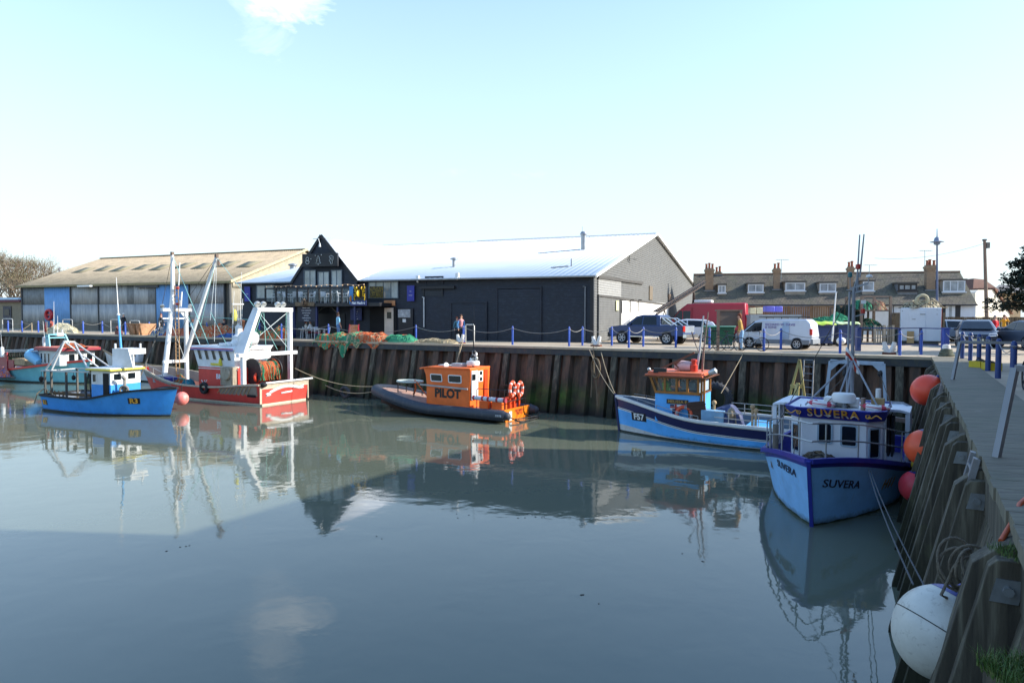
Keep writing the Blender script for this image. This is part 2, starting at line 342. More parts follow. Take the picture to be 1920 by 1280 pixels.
def wall(name,label,A,D,N,L,pitch,posts,lab2,bigposts=False):
    t=thing(name,label,'quay wall',A)
    b=B(); x=0; pts=[]
    prof=[(0,0),(.36,0),(.48,.32),(.84,.32),(.96,0)]
    if bigposts: prof=[(0,0),(.03,.03),(.28,.03),(.31,0)]; pitch=.31*1.07/.96*.9
    k=int(L/pitch)+1
    for i in range(k):
        for dx,dy in prof[:4]: pts.append((i*pitch+dx*pitch/(.31 if bigposts else .96),dy+(.3 if bigposts else 0)))
    def q(x,o,z): return A+D*x+N*(o+.8*(1-(z+0.0)/3.5))+V((0,0,z-QZ))
    vs=[];fs=[]
    for x,o in pts:
        for z in(3.3,1.6,-1): vs.append(q(x,o-.36,z))
    for i in range(len(pts)-1):
        for j in(0,1): fs.append((i*3+j,i*3+3+j,i*3+4+j,i*3+1+j))
    b.add(vs,fs); b.build('timber_planking' if bigposts else 'sheet_piling',TIMBER if bigposts else PILING,t,w=True,flat=True)
    b=B(); z_=.62 if bigposts else .42; b.prism([A+N*.12+V((0,0,-.10)),A-N*.25+V((0,0,-.10)),A-N*.25+V((0,0,-z_)),A+N*.12+V((0,0,-z_))],D*L)
    b.build('fascia_beam',TIMBER if bigposts else FASC,t,w=True,bev=.01)
    b=B(); 
    if bigposts:
        x=.1
        while x<L-.1:
            w_=ru(.40,.47); o=ru(-.015,.02)
            b.prism([A+D*x+N*(.16+o)+V((0,0,.035)),A+D*(x+w_-.014)+N*(.16+o)+V((0,0,.035)),A+D*(x+w_-.014)-N*(1.05)+V((0,0,.035)),A+D*x-N*1.05+V((0,0,.035))],(0,0,-.13)); x+=w_
        b.build('timber_capping',PLANK,t,w=True)
    else:
        x=0
        while x<L:
            b.prism([A+D*x+N*.15+V((0,0,.02)),A+D*(x+2.98)+N*.15+V((0,0,.02)),A+D*(x+2.98)-N*.75+V((0,0,.02)),A+D*x-N*.75+V((0,0,.02))],(0,0,-.118)); x+=3
        b.build('capping_slab',CAPC,t,w=True)
    for x in posts:
        b=B(); s=.15
        def pr(x,z,o): return q(x,o,z)
        if not bigposts:
            b.prism([pr(x-s,3.08,-.1),pr(x+s,3.08,-.1),pr(x+s,3.08,.16),pr(x-s,3.08,.16)],(N*.93+V((0,0,-4.08)))*1)
            b.build('fender_post',TIMBER,t,w=True,bev=.012)
        else:
            s=.12; ex_=.02 if x>26 else 0
            def pr(x,z,o,ex_=ex_): return q(x,o+(ex_ if o>.1 else 0),z)
            top=[pr(x-s,3.40,.04),pr(x-s,3.34,.17),pr(x-s,3.16,.33)]
            bot=[pr(x-s,-1,.33),pr(x-s,-1,.04)]
            b.prism(top+bot,D*2*s)
            top=[pr(x+s+.012,3.28,-.1),pr(x+s+.012,3.26,.2),pr(x+s+.012,3.2,.24)]
            bot=[pr(x+s+.012,-1,.24),pr(x+s+.012,-1,-.1)]
            b.prism(top+bot,D*.15)
            o=b.build('fender_post',TIMBER,t,w=True,bev=.008,flat=True)
            b=B(); c=pr(x-s-.012,2.92,.17)
            b.prism([pr(x-s-.02,3.02,.09),pr(x-s-.02,3.02,.27),pr(x-s-.02,2.80,.27),pr(x-s-.02,2.80,.09)],D*.012)
            b.lathe([(.0001,-.02),(.03,-.02),(.03,.0)],pr(x-s-.02,2.91,.18),D,8)
            b.prism([pr(x+s+.165,3.12,.0),pr(x+s+.165,3.12,.17),pr(x+s+.165,2.93,.17),pr(x+s+.165,2.93,.0)],D*.012)
            b.lathe([(.04,.0),(.04,.03),(.0001,.03)],pr(x+s+.178,3.03,.09),D,8)
            b.build('bolt_plate',GALV,o,w=True)
    return t
wall('quay_wall','long rusty sheet piled quay wall behind the moored boats, green with algae',CQ,DF,NF,110,1.07,[1.3+3.19*i for i in range(31)],None)
LR=(NEARX-CQ).length
wall('quay_wall','shaded quay wall on the right with big leaning timber fender posts',CQ,DR,NR,LR,1.07,[2.9,5.6,8.3,11,13.5,15.9,18.3,20.5,23.4,26.45],None,True)

# unseen building added off the right edge to cast the shade on near water
wr=Fr((24,24.5,QZ),atan2(DR.y,DR.x))
wt=thing('unseen_shade_building','tall brick warehouse on the right quay beyond the edge of the picture','warehouse',(24,24.5,QZ),atan2(DR.y,DR.x))
BRK=mat('shade_building_brick','#7a4a3a',.9,var=.2)
b=B(); b.bb((0,0,0),(12.5,12,9.8)); b.build('wall',BRK,wt); b=B(); b.bb((12.5,0,0),(60,12,14)); b.build('wall',BRK,wt); b=B(); b.bb((-.2,-.2,9.8),(12.5,12.2,10)); b.build('roof',BRK,wt); b=B(); b.bb((12.4,-.2,14),(60.2,12.2,14.2)); b.build('roof',BRK,wt)
for i in range(10):
    for z in(1,4.2,7.2):
        B().bb((3+i*5.6,-.04,z),(4.6+i*5.6,.02,z+1.8)).build('window',mat('dark_window','#20262b',.1),wt)
# ------------------------------------------------------------ building helpers
GLASS=mat('window_glass','#161d22',.14,0,.3,1.2,spec=.35)
def glassy(name,col,al=.35):
    m,n,p=newmat(name); p.inputs['Base Color'].default_value=lin(col); p.inputs['Roughness'].default_value=.04; p.inputs['Alpha'].default_value=al; return m
CLEAR=glassy('clear_glass','#a9b9b5',.10)
WHITEP=mat('white_paint','#dfe0dc',.45,var=.05)
BLACKW=mat('black_boarding','#181f2b',.6,var=.3,sc=1.1,bump=.2,bsc=40,dirt='#323c4a',da=.5,ds=(.6,1,1.2))
BLACKP=mat('black_paint','#15181e',.5,var=.2)
def boards(b,ex,z0,z1,p=.17,off=0,m=0,d=.028):
    """lapped boards: ex(z)->(A,B) ends of the wall line at height z, outwards normal nn"""
    z=z0
    while z<z1-1e-4:
        t=min(z+p,z1); A0,B0,N=ex(z); A1,B1,_=ex(t)
        o0=N*(d+off); o1=N*off
        vs=[A0+V((0,0,z))+o0,B0+V((0,0,z))+o0,B1+V((0,0,t))+o1,A1+V((0,0,t))+o1, A0+V((0,0,z))+o1,B0+V((0,0,z))+o1]
        b.add(vs,[(0,1,2,3),(4,5,1,0)],m); z=t
def corr(b,P0,P1,P2,P3,n,amp,N,m=0,k=6):
    """corrugated sheet between P0-P1 (bottom) and P3-P2 (top), n waves along P0-P1"""
    N=V(N); vs=[];c=n*k
    for i in range(c+1):
        t=i/c; o=N*(amp*sin(2*pi*n*t)); vs+= [V(P0).lerp(V(P1),t)+o, V(P3).lerp(V(P2),t)+o]
    b.add(vs,[(2*i,2*i+2,2*i+3,2*i+1) for i in range(c)],m)
def window(par,x0,x1,z0,z1,y,nx=1,fw=.06,fm=None,gm=None,nz=1,dep=.07,name='window'):
    b=B(); fm=fm or WHITEP
    b.bb((x0,y-dep,z0),(x0+fw,y,z1)); b.bb((x1-fw,y-dep,z0),(x1,y,z1)); b.bb((x0+fw,y-dep,z0),(x1-fw,y,z0+fw)); b.bb((x0+fw,y-dep,z1-fw),(x1-fw,y,z1))
    for i in range(1,nx):
        x=x0+(x1-x0)*i/nx; b.bb((x-fw*.4,y-dep*.9,z0+fw),(x+fw*.4,y,z1-fw))
    for i in range(1,nz):
        z=z0+(z1-z0)*i/nz; b.bb((x0+fw,y-dep*.85,z-fw*.3),(x1-fw,y,z+fw*.3))
    o=b.build(name,fm,par)
    B().bb((x0+fw*.8,y-dep*.45,z0+fw*.8),(x1-fw*.8,y-dep*.3,z1-fw*.8)).build('pane',gm or GLASS,o)
    return o
# ------------------------------------------------------------ black weatherboarded market hall
BC=G(1110,642.3); BRZ=radians(-22.2); fb=Fr(BC,BRZ)
bk=thing('market_hall','long black weatherboarded market hall with white metal roof and pointed front gable','market hall',BC,BRZ)
XL=-28.4; EZ=fb.y(1110,515,0).z
ap=fb.x(1227,440,0); rt=fb.x(1302,538,0); YR=ap.y; ZR=ap.z; YB=rt.y; ZB=rt.z
b=B()
ex=lambda z:(V((XL,0,0)),V((0,0,0)),V((0,-1,0)))
boards(b,ex,0,EZ)
# end gable, grey weathered boards
GREYW=mat('grey_boarding','#62625f',.8,var=.16,sc=1.6,bump=.3,bsc=30,dirt='#5f5d58',da=.5,ds=(1,.35,1))
b.build('front_wall',BLACKW,bk,flat=True)
b=B()
def exg(z):
    y0=0 if z<=EZ else YR*(z-EZ)/(ZR-EZ)
    y1=YB if z<=ZB else YB+(YR-YB)*(z-ZB)/(ZR-ZB)
    return V((0,y0,0)),V((0,y1,0)),V((1,0,0))
boards(b,exg,0,ZR-.05)
b.build('end_wall',GREYW,bk,flat=True)
b=B(); b.bb((XL,.2,0),(XL+.1,YB,EZ)); b.bb((XL,YB-.1,0),(-.05,YB,ZB-.02)); b.build('rear_wall',BLACKP,bk)
# corner trims
b=B(); b.bb((-.12,-.09,0),(.09,0-.005,EZ)); b.bb((.035,0,0),(.09,.14,EZ)); b.build('corner_board',BLACKP,bk)
ROOFW=mat('white_metal_roof','#eff1f1',.4,.0,.03,.6,dirt='#d5d8d8',da=.2)
g0x_=fb.y(549,527,-.3).x; g1x_=fb.y(669,525,-.3).x
b=B(); ov=.35
A0=V((XL-.2,-ov,EZ-ov*(ZR-EZ)/YR)); A1=V((.3,-ov,A0.z)); R0=V((XL-.2,YR,ZR+.06)); R1=V((.3,YR,ZR+.06))
corr(b,A0,A1,R1,R0,70,.009,(0,-.4,.9))
zb=ZB-ov*(ZR-ZB)/(YB-YR)
corr(b,V((XL-.2,YB+ov,zb)),V((.3,YB+ov,zb)),R1,R0,70,.03,(0,.4,.9))
rf=b.build('roof',ROOFW,bk,solid=.02)
B().bar(R0,R1,.5,.06).build('ridge_cap',ROOFW,bk)
b=B(); b.bar(A1+V((.02,.1,0)),R1+V((.02,0,0)),.05,.2); b.bar(R1+V((.02,0,0)),V((.32,YB+ov,zb)),.05,.2); b.build('verge_board',WHITEP,bk)
b=B(); b.tube(A0+V((0,-.06,-.03)),V((g0x_-.15,A0.y-.06,A0.z-.03)),.06); b.tube(V((g1x_+.2,A0.y-.06,A0.z-.03)),A1+V((0,-.06,-.03)),.06); b.build('gutter',mat('grey_gutter','#8f9699',.5),bk)
# big sliding doors on the right half of the front (outlines standing proud)
def fp(px,py,y=0): return fb.y(px,py,y)
def door_panel(par,px0,py0,px1,py1,mt,nm='sliding_door',th=.07):
    a=fp(px0,py1); c=fp(px1,py0); x0,x1=a.x,c.x; z0,z1=max(.02,a.z),c.z
    b=B(); boards(b,lambda z:(V((x0,0,0)),V((x1,0,0)),V((0,-1,0))),z0,z1,.17,off=th)
    b.bb((x0-.09,-th-.06,z0),(x0,-.03,z1+.09)); b.bb((x1,-th-.06,z0),(x1+.09,-.03,z1+.09)); b.bb((x0,-th-.06,z1),(x1,-.03,z1+.09))
    return b.build(nm,mt,par,flat=True)
door_panel(bk,848,568,912,641,BLACKW)
door_panel(bk,934,540,1014,640,BLACKW,th=.05)
door_panel(bk,800,520,830,533,BLACKW,'hatch',th=.03)
door_panel(bk,796,541,829,555,BLACKP,'hatch',th=.03)
b=B(); a=fp(789,537);c=fp(854,541); b.bb((a.x,-.2,c.z),(c.x,-.03,a.z)); b.build('door_rail',BLACKP,bk)
PIPE=mat('white_pipe','#c9ccca',.5,var=.1)
for px,y0,y1,mm in((796,557,613,PIPE),(1098,537,640,mat('grey_pipe','#6d7378',.5))):
    a=fp(px,y0);c=fp(px,y1); b=B(); b.path([(a.x-.15,-.02,a.z),(a.x,-.1,a.z),(a.x,-.1,c.z)],.045,8); b.build('downpipe',mm,bk)
for px,y0 in((785,521),(859,516)):
    a=fp(px,y0); b=B(); b.box((a.x,-.12,a.z),(.22,.2,.3)); b.tube((a.x,-.16,a.z-.1),(a.x+.1,-.34,a.z-.3),.03,.07); b.build('security_light',WHITEP,bk,bev=.02)
# windows of the front
WGREY=mat('grey_frame','#5d6a73',.5)
WINREFL=mat('painted_reflection_pane','#8f9a9a',.12,0,.35,.9,spec=.8,dirt='#4d5358',da=.4)  # pale reflection put into the pane's base colour
def fwin(px0,py0,px1,py1,nx,y=0,fm=None,gm=None,par=None,fw=.06):
    a=fp(px0,py1,y);c=fp(px1,py0,y); return window(par or bk,a.x,c.x,a.z,c.z,y-.035,nx,fw,fm or WGREY,gm or WINREFL)
fwin(692,527,748,560,4); fwin(482,534,515,560,2)
# yellow sea creature painted in the window
a=fp(693,559);c=fp(720,534)
b=B(); b.bb((a.x+.1,-.13,a.z+.02),(c.x,-.115,c.z-.1)); b.build('window_display',mat('display_dark','#2b2617',.5,var=.5,sc=7,dirt='#b79a25',da=.75,dsc=2,ds=(1,1,1)),bk)
# fish bar door, pale door leaf and poster
a=fp(695,625);c=fp(745,576); b=B(); b.bb((a.x,-.1,.0),(c.x,-.035,c.z)); b.build('entrance_shade_slab',mat('opening_shade_black','#0b0c10',.8),bk)  # near-black slab on the wall; inner shade of the entrance put into colour
a=fp(723,618);c=fp(739.5,577); b=B(); b.bb((a.x,-.16,.12),(c.x,-.11,c.z)); o=b.build('door_leaf',mat('cream_door','#cfc0ae',.6),bk,bev=.01)
a=fp(728,597);c=fp(736,585); b=B(); b.bb((a.x,-.175,a.z),(c.x,-.165,c.z)); b.build('door_window',GLASS,o)
a=fp(749,630);c=fp(776,578); b=B(); b.bb((a.x,-.14,.02),(c.x,-.04,c.z)); o=b.build('side_door',BLACKP,bk,bev=.01)
a=fp(748.5,595);c=fp(771.5,580); b=B(); b.bb((a.x,-.16,a.z),(c.x,-.145,c.z)); b.build('poster',mat('photo_poster','#8c9196',.4,var=.6,sc=6,dirt='#d8d8d4',da=.7,ds=(1,1,1)),o)
a=fp(757,604);c=fp(763,598); b=B(); b.bb((a.x,-.16,a.z),(c.x,-.145,c.z)); b.build('notice',WHITEP,o)
# ---- pointed gable over the balcony
g0=fp(549,527,-.5); g1=fp(669,525,-.5); ga=fp(603,444,-.5); yg=-.5
zb_=g1.z-.02; bz0_=fp(590,566,-1.7).z-.1
b=B()
def exb(z):
    t=max(0,(z-zb_)/(ga.z-zb_)); return V((g0.x+(ga.x-g0.x)*t,yg,0)),V((g1.x+(ga.x-g1.x)*t,yg,0)),V((0,-1,0))
boards(b,exb,zb_,ga.z-.03,.15)
gt=b.build('gable_front',BLACKW,bk,flat=True)
# prism roof of the gable running back into the main roof
def back(z): return YR*(z-EZ)/(ZR-EZ)
b=B(); ya=back(ga.z)
b.poly([(g0.x,yg,zb_),(ga.x,yg,ga.z),(ga.x,ya,ga.z),(g0.x,back(zb_)+.2,zb_)]); b.poly([(g1.x,yg,zb_),(ga.x,yg,ga.z),(ga.x,ya,ga.z),(g1.x,back(zb_)+.2,zb_)])
b.build('gable_roof',ROOFW,bk,solid=.06)
b=B(); ext=V((0,0,0))
b.bar((g0.x-.1,yg-.08,zb_-.12),(ga.x,yg-.08,ga.z+.1),.07,.2); b.bar((g1.x+.1,yg-.08,zb_-.12),(ga.x,yg-.08,ga.z+.1),.07,.2); b.build('bargeboard',BLACKP,bk)
b=B(); boards(b,lambda z:(V((g0.x,yg,0)),V((g1.x,yg,0)),V((0,-1,0))),bz0_,zb_,.15); b.add([(g0.x,yg,bz0_),(g0.x,0,bz0_),(g0.x,0,zb_),(g0.x,yg,zb_)],[(0,1,2,3)]); b.add([(g1.x,yg,bz0_),(g1.x,0,bz0_),(g1.x,0,zb_),(g1.x,yg,zb_)],[(0,1,2,3)]); b.build('gable_base',BLACKW,bk,flat=True)
a=fp(569,505);c=fp(644,537)
for px0,px1,n_ in((571,593,2),(597,618,2),(622,642,2)):
    a=fp(px0,538,yg-.05);c=fp(px1,506 if px0!=597 else 509,yg-.05); window(bk,a.x,c.x,a.z,c.z,yg-.06,n_,.055,WGREY,WINREFL)
# sign board with light outlines of a tree and plain figures
a=fp(569,501,yg-.35);c=fp(635,474,yg-.35)
b=B(); b.bb((a.x,yg-.5,a.z),(c.x,yg-.35,c.z)); sgn=b.build('sign_board',mat('sign_black','#12151c',.5),bk,bev=.01)
TUBE=mat('rope_light','#b9bdb8',.4)
b=B(); yy=yg-.52; cx=(a.x+c.x)/2; cz=(a.z+c.z)/2; H=(c.z-a.z)
def ol(pts,cx,cz,s,r=.022): b.path([(cx+x*s,yy,cz+z*s) for x,z in pts],r,5,closed=True)
ol([(0,.5),(.16,.25),(.08,.25),(.24,0),(.12,0),(.32,-.28),(.05,-.28),(.05,-.42),(-.05,-.42),(-.05,-.28),(-.32,-.28),(-.12,0),(-.24,0),(-.08,.25),(-.16,.25)],cx-.1,cz-.05,H*.75)
for q in range(2):
    ol([(.17*cos(t*pi/6)*(1+q*.25),.2*sin(t*pi/6)+(.12-.3*q)) for t in range(12)],a.x+.5,cz,H*.75)
ol([(-.2,.3),(0,.36),(.22,.25),(.2,.0),(.1,-.15),(.12,-.35),(-.02,-.4),(-.1,-.2),(-.22,-.05),(-.1,.05)],c.x-.52,cz,H*.85)
ol([(-.08,.2),(.1,.15),(.05,-.05),(-.05,-.02)],c.x-.52,cz,H*.85)
for x,z in((-.35,.34),(.18,.38),(-.75,.1)): b.ell((cx+x,yy,cz+z*H),.04,6,4)
b.build('light_outline',TUBE,sgn)
b=B(); q=fp(606,460,yg-.1); b.path([(q.x-.9,yg-.1,q.z+.5),(q.x-.1,yg-.5,q.z+.45),(q.x,yg-.5,q.z+.1)],.025,6); b.tube((q.x,yg-.5,q.z+.12),(q.x,yg-.5,q.z-.15),.05,.09,10); b.build('swan_neck_lamp',PIPE,bk)
# ---- balcony
YBAL=-1.7
a=fp(497,568,YBAL);c=fp(684,566,YBAL); bx0,bx1=a.x,c.x; bz=(a.z+c.z)/2; top=fp(590,539,YBAL).z
b=B(); b.bb((bx0,YBAL,bz-.28),(bx1+1.2,-.05,bz-.04)); b.build('balcony_deck',BLACKP,bk,bev=.01)
b=B(); npan=9
for i in range(npan+1):
    x=bx0+(bx1-bx0)*i/npan; b.bb((x-.05,YBAL,bz-.04),(x+.05,YBAL+.1,top))
b.bb((bx0,YBAL+.01,top-.06),(bx1,YBAL+.09,top+.03)); 
b.bb((bx0,YBAL,bz-.04),(bx0+.06,-.1,bz+.1)); b.bb((bx0,YBAL+.05,top-.06),(bx0+.06,-.1,top+.02)); b.build('balcony_rail',BLACKP,bk)
for i in range(npan):
    x=bx0+(bx1-bx0)*i/npan; w_=(bx1-bx0)/npan
    B().bb((x+.08,YBAL+.04,bz+.06),(x+w_-.08,YBAL+.055,top-.1)).build('glass_panel',CLEAR,bk)
BULB=mat('light_bulb','#e9c39a',.3); b=B()
for i in range(20):
    b.ell((bx0+.1+(bx1-bx0-.2)*i/19,YBAL+.05,top+.12+.04*sin(i*1.7)),.05,8,5)
b.path([(bx0+.1+(bx1-bx0-.2)*i/19,YBAL+.05,top+.16+.04*sin(i*1.7)) for i in range(20)],.01,4)
b.build('string_of_bulbs',BULB,bk)
# posts and ground floor
POSTB=mat('navy_post','#27305a',.5)
for px in(552,594,634,666):
    x=fp(px,600,YBAL+.2).x; B().bb((x-.07,YBAL+.12,0),(x+.07,YBAL+.26,bz-.27)).build('balcony_post',POSTB,bk)
def board_sign(px0,py0,px1,py1,y,col,lines,tcol,nm='menu_board',sz=.5,label=None,par=None,th=.04,bold=.0):
    a=fp(px0,py1,y);c=fp(px1,py0,y); par=par or bk
    o=B().bb((a.x,y,a.z),(c.x,y+th,c.z)).build(nm,col,par,bev=.006,label=label)
    b=B(); k=len(lines); hh=(c.z-a.z)/k; mx=(a.x+c.x)/2
    for i,t in enumerate(lines):
        if t: b.text(t,lambda X,Y,Z,zz=c.z-hh*(i+.5):V((mx+X,y-.006+Z,zz+Y)),hh*sz,.003,bold=bold)
    if b.v: b.build('lettering',tcol,o)
    return o
WT=mat('white_lettering','#d9dde2',.5); NAVY=mat('navy_board','#1f2d66',.5); 
board_sign(558,575,591,603,YBAL+.1,mat('slate_board','#1d2233',.6),['FISH & CHIPS','COD HADDOCK','SKATE PLAICE','OYSTERS','CRAB MUSSELS','WHELKS'],WT,sz=.62)
board_sign(657,577,678,600,-.2,NAVY,['Fish','Market','fresh','local','seafood'],WT,sz=.6)
board_sign(657,563,687,573,YBAL-.12,NAVY,['Fish Market'],WT,'fish_market_sign',sz=.62,bold=.012)
q=board_sign(655,537,662,570,YBAL-.1,mat('blue_sign','#3c7fb8',.5),[''],WT,'hanging_sign'); a=fp(658,560,YBAL-.13); 
B().ell((a.x,YBAL-.14,a.z),(.16,.03,.22)).build('fish_emblem',mat('emblem_orange','#d18b3a',.5),q)
# crab panel
o=board_sign(664,538,684,561,YBAL+.02,mat('crab_panel','#191510',.5),[''],WT,'painted_panel')
a=fp(674,550,YBAL); b=B(); b.ell((a.x,YBAL,a.z),(.34,.03,.27),14,8)
for s_ in(-1,1):
    for k,zz in enumerate((.3,.1,-.12,-.3)): b.path([(a.x+s_*.25,YBAL,a.z+zz*.5),(a.x+s_*.45,YBAL,a.z+zz+.08),(a.x+s_*.4,YBAL,a.z+zz*1.6)],.04,5)
b.ell((a.x-.2,YBAL,a.z+.36),(.14,.03,.12)); b.ell((a.x+.22,YBAL,a.z+.36),(.14,.03,.12)); b.build('crab',mat('crab_yellow','#d9b21c',.5),o)
board_sign(553,566,589,574,YBAL-.06,mat('old_timber_sign','#6d5d49',.7),['OYSTER QUAY'],mat('tan_lettering','#a08d68',.6),'carved_sign',sz=.55)
a=fp(570,568,YBAL-.15); b=B(); b.ell((a.x,YBAL-.12,a.z),(.3,.08,.34)); b.torus((a.x,YBAL-.18,a.z),.2,.05,(0,1,0)); b.build('carved_emblem',mat('carving','#54483a',.7),bk)
for px0,py0,px1,py1,ls in((763,535,776.5,564.5,['','Fish','Market','']),(458.5,537,468.5,565,['','Fish',''])):
    board_sign(px0,py0,px1,py1,-.16,mat('royal_banner','#2a3391',.5),ls,WT,'wall_banner',sz=.35)
board_sign(720,563,740.5,573,-.14,mat('orange_board','#c98a5a',.5),['SEAFOOD','BAR'],mat('brown_lettering','#6a3f24',.5),'door_sign',sz=.5)
# arched timber opening
a=fp(597,586,-.1);c=fp(633,586,-.1); m_=fp(616,574,-.1)
b=B(); b.path([(a.x,-.2,a.z),((a.x+m_.x)/2,-.2,m_.z-.1),(m_.x,-.2,m_.z),((c.x+m_.x)/2,-.2,m_.z-.12),(c.x,-.2,c.z)],.05,6); b.build('arch_trim',mat('arch_grey','#6d6b62',.6),bk)
# dark panel on the wall; the shade under the deck put into its colour
a=fp(598,632);c=fp(648,588); b=B(); b.bb((a.x,-.09,.03),(c.x,-.035,c.z)); b.build('under_deck_shade_panel',mat('under_deck_shade_black','#191c24',.5),bk)
# roof furniture
def roofpt(px,py):
    # point of the front roof slope seen at the pixel
    n_=V((0,-(ZR-EZ),YR)); d=fb.R@ray(px,py); c0=V((0,0,EZ)); t=(c0-fb.c).dot(n_)/d.dot(n_); return fb.c+d*t
STEEL=mat('flue_steel','#9a9da0',.35,.7,.1)
q=roofpt(1094,469); b=B(); b.tube(q-V((0,0,.3)),q+V((0,0,1.25)),.22,n=14); b.lathe([(.28,0),(.3,.1),(.2,.28),(.05,.3)],q+V((0,0,1.2)),n=14); b.tube(q+V((-.1,0,1.4)),q+V((-.1,0,1.9)),.02); b.build('flue',STEEL,bk)
q=roofpt(851,501); b=B(); b.tube(q-V((0,0,.3)),q+V((0,0,.55)),.13,n=12); b.lathe([(.13,0),(.3,.03),(.3,.12),(.02,.2)],q+V((0,0,.55)),n=12); b.bar(q+V((-.1,-.1,.0)),q+V((-1.2,-.3,-.1)),.05,.05); b.tube(q+V((-1.2,-.3,-.6)),q+V((-1.2,-.3,-.05)),.04); b.tube(q+V((-.6,-.3,-.6)),q+V((-.6,-.3,-.05)),.04); b.build('cowl_vent',STEEL,bk)
q=roofpt(1071,500); B().tube(q-V((0,0,.2)),q+V((0,0,.55)),.035).build('vent_pipe',mat('dark_pipe','#33363a',.6),bk)
q=roofpt(549,503); b=B(); b.lathe([(.25,-.2),(.25,.2),(.4,.25),(.4,.35),(.02,.45)],q,n=14); b.build('roof_cowl',STEEL,bk)
b=B()
for s0,s1,zz in((760,1225,.04),):
    k=150
    for i in range(k):
        t=i/k; p_=V((XL*.62,YR,ZR+.12)).lerp(V((.2,YR,ZR+.12)),t); b.box(p_,(.07,.3,.07))
b.build('ridge_bolts',STEEL,bk)
for (p0,p1,k) in(((1011,476),(1090,468.5),26),((1035,503),(1068,500),9)):
    a=roofpt(*p0);c=roofpt(*p1); b=B()
    for i in range(k): b.box(a.lerp(c,i/k)+V((0,0,.05)),(.09,.3,.05))
    b.build('roof_seam',STEEL,bk)
# end wall fittings
def gp(px,py,x=0): return fb.x(px,py,x)
a=gp(1119,554);c=gp(1163,562)
b=B(); b.bar((.09,a.y,a.z),(.09,gp(1250,571).y,gp(1250,571).z),.1,.12); b.bar((.09,gp(1119,516).y,gp(1119,516).z-.1),(.09,gp(1203,531).y,gp(1203,531).z),.12,.2); b.build('door_track',mat('track_timber','#4a4742',.8),bk)
a=gp(1119,637);c=gp(1160,557)
b=B(); boards(b,lambda z:(V((0,a.y,0)),V((0,c.y,0)),V((1,0,0))),.05,c.z-.1,.16,off=.07); b.bb((.05,a.y-.06,.05),(.15,a.y,c.z-.1)); b.bb((.05,c.y,.05),(.15,c.y+.08,c.z-.1)); b.build('end_sliding_door',GREYW,bk,flat=True)
b=B(); boards(b,lambda z:(V((0,gp(1120,516).y,0)),V((0,gp(1163,523).y,0)),V((1,0,0))),gp(1120,552).z,gp(1120,518).z,.16,off=.06); b.build('upper_boards',mat('pale_grey_boards','#8f8e89',.8,var=.12),bk,flat=True)
b=B(); o0=gp(1163,630); o1=gp(1252,600)
b.bb((-.02,o0.y+.15,.02),(.05,o1.y,gp(1163,560).z)); b.build('white_rendered_bay',mat('white_render','#d8d6cf',.7,var=.05),bk)
for px in(1163,1179,1194):
    q=gp(px,560); b=B(); b.bar((.12,q.y,q.z-.15),(.12,q.y,q.z-1.05),.06,.06); b.bar((.12,q.y,q.z-.1),(.4,q.y,q.z-.1),.06,.06); b.build('canopy_bracket',BLACKP,bk)
a=gp(1216,562);c=gp(1222,537); b=B(); b.bb((.02,a.y,a.z),(.1,c.y,c.z)); b.build('end_window',mat('old_brown','#6d6150',.8),bk)
a=gp(1252,563);c=gp(1259,552); b=B(); b.bb((.02,a.y,a.z),(.1,c.y,c.z)); b.build('vent_grille',mat('vent_brown','#7d6753',.8),bk)
a=gp(1151,582);c=gp(1156,564); b=B(); b.bb((.14,a.y,a.z),(.17,c.y,c.z)); b.build('warning_sign',mat('pale_yellow_sign','#cfcf9b',.6),bk)
q=gp(1178,477); b=B(); b.bar((.1,q.y,q.z),(.1,q.y,q.z-.5),.04,.04); b.bar((.1,q.y-.5,q.z-.35),(.5,q.y+.6,q.z-.35),.05,.05); b.build('gable_bracket',mat('bracket_dark','#3a3a3a',.7),bk)
# white tables and chairs seen through the balcony glass
WPL=mat('white_plastic','#d3d7d9',.45,var=.05)
def chair_bm(seat='#d3d7d9'):
    b=B()
    for sx in(-.2,.2):
        for sy in(-.2,.2): b.tube((sx,sy,0),(sx*.9,sy*.85,.44),.018,n=6)
    return b
def make_chair(label,group,red=False):
    t=thing('cafe_chair',label,'chair',(0,0,0),0,group)
    SM=mat('red_seat','#a8323a',.6) if red else WPL
    B().box((0,0,.45),(.44,.42,.045)).build('seat',SM,t,bev=.015)
    b=B(); b.box((0,.2,.66),(.42,.03,.34),rx=-.15); b.path([(-.2,.18,.45),(-.21,.26,.84),(.21,.26,.84),(.2,.18,.45)],.018,6); b.path([(-.22,-.17,.45),(-.23,-.17,.66),(-.22,.2,.68)],.02,6); b.path([(.22,-.17,.45),(.23,-.17,.66),(.22,.2,.68)],.02,6); b.build('backrest',WPL,t)
    for sx in(-.2,.2):
        for sy in(-.2,.2): B().tube((sx,sy,0),(sx*.9,sy*.85,.44),.02,n=6).build('leg',WPL,t)
    return t
def make_table(label,group):
    t=thing('cafe_table',label,'table',(0,0,0),0,group)
    B().lathe([(.0001,.70),(.4,.70),(.42,.715),(.42,.73),(.0001,.735)],n=20).build('table_top',WPL,t)
    for k in range(4):
        a=pi/4+k*pi/2; B().tube((.3*cos(a),.3*sin(a),0),(.22*cos(a),.22*sin(a),.7),.02,n=6).build('leg',WPL,t)
    return t
ch0=make_chair('white plastic chair on the balcony behind the glass rail','white chairs on the balcony')
ta0=make_table('white round table on the balcony behind the glass rail','white tables on the balcony')
first=[True,True]
def place(o,k,p,rz,label=None,sc=None):
    if first[k]: first[k]=False; put(o,p,rz); return o
    return dup(o,p,rz,label)
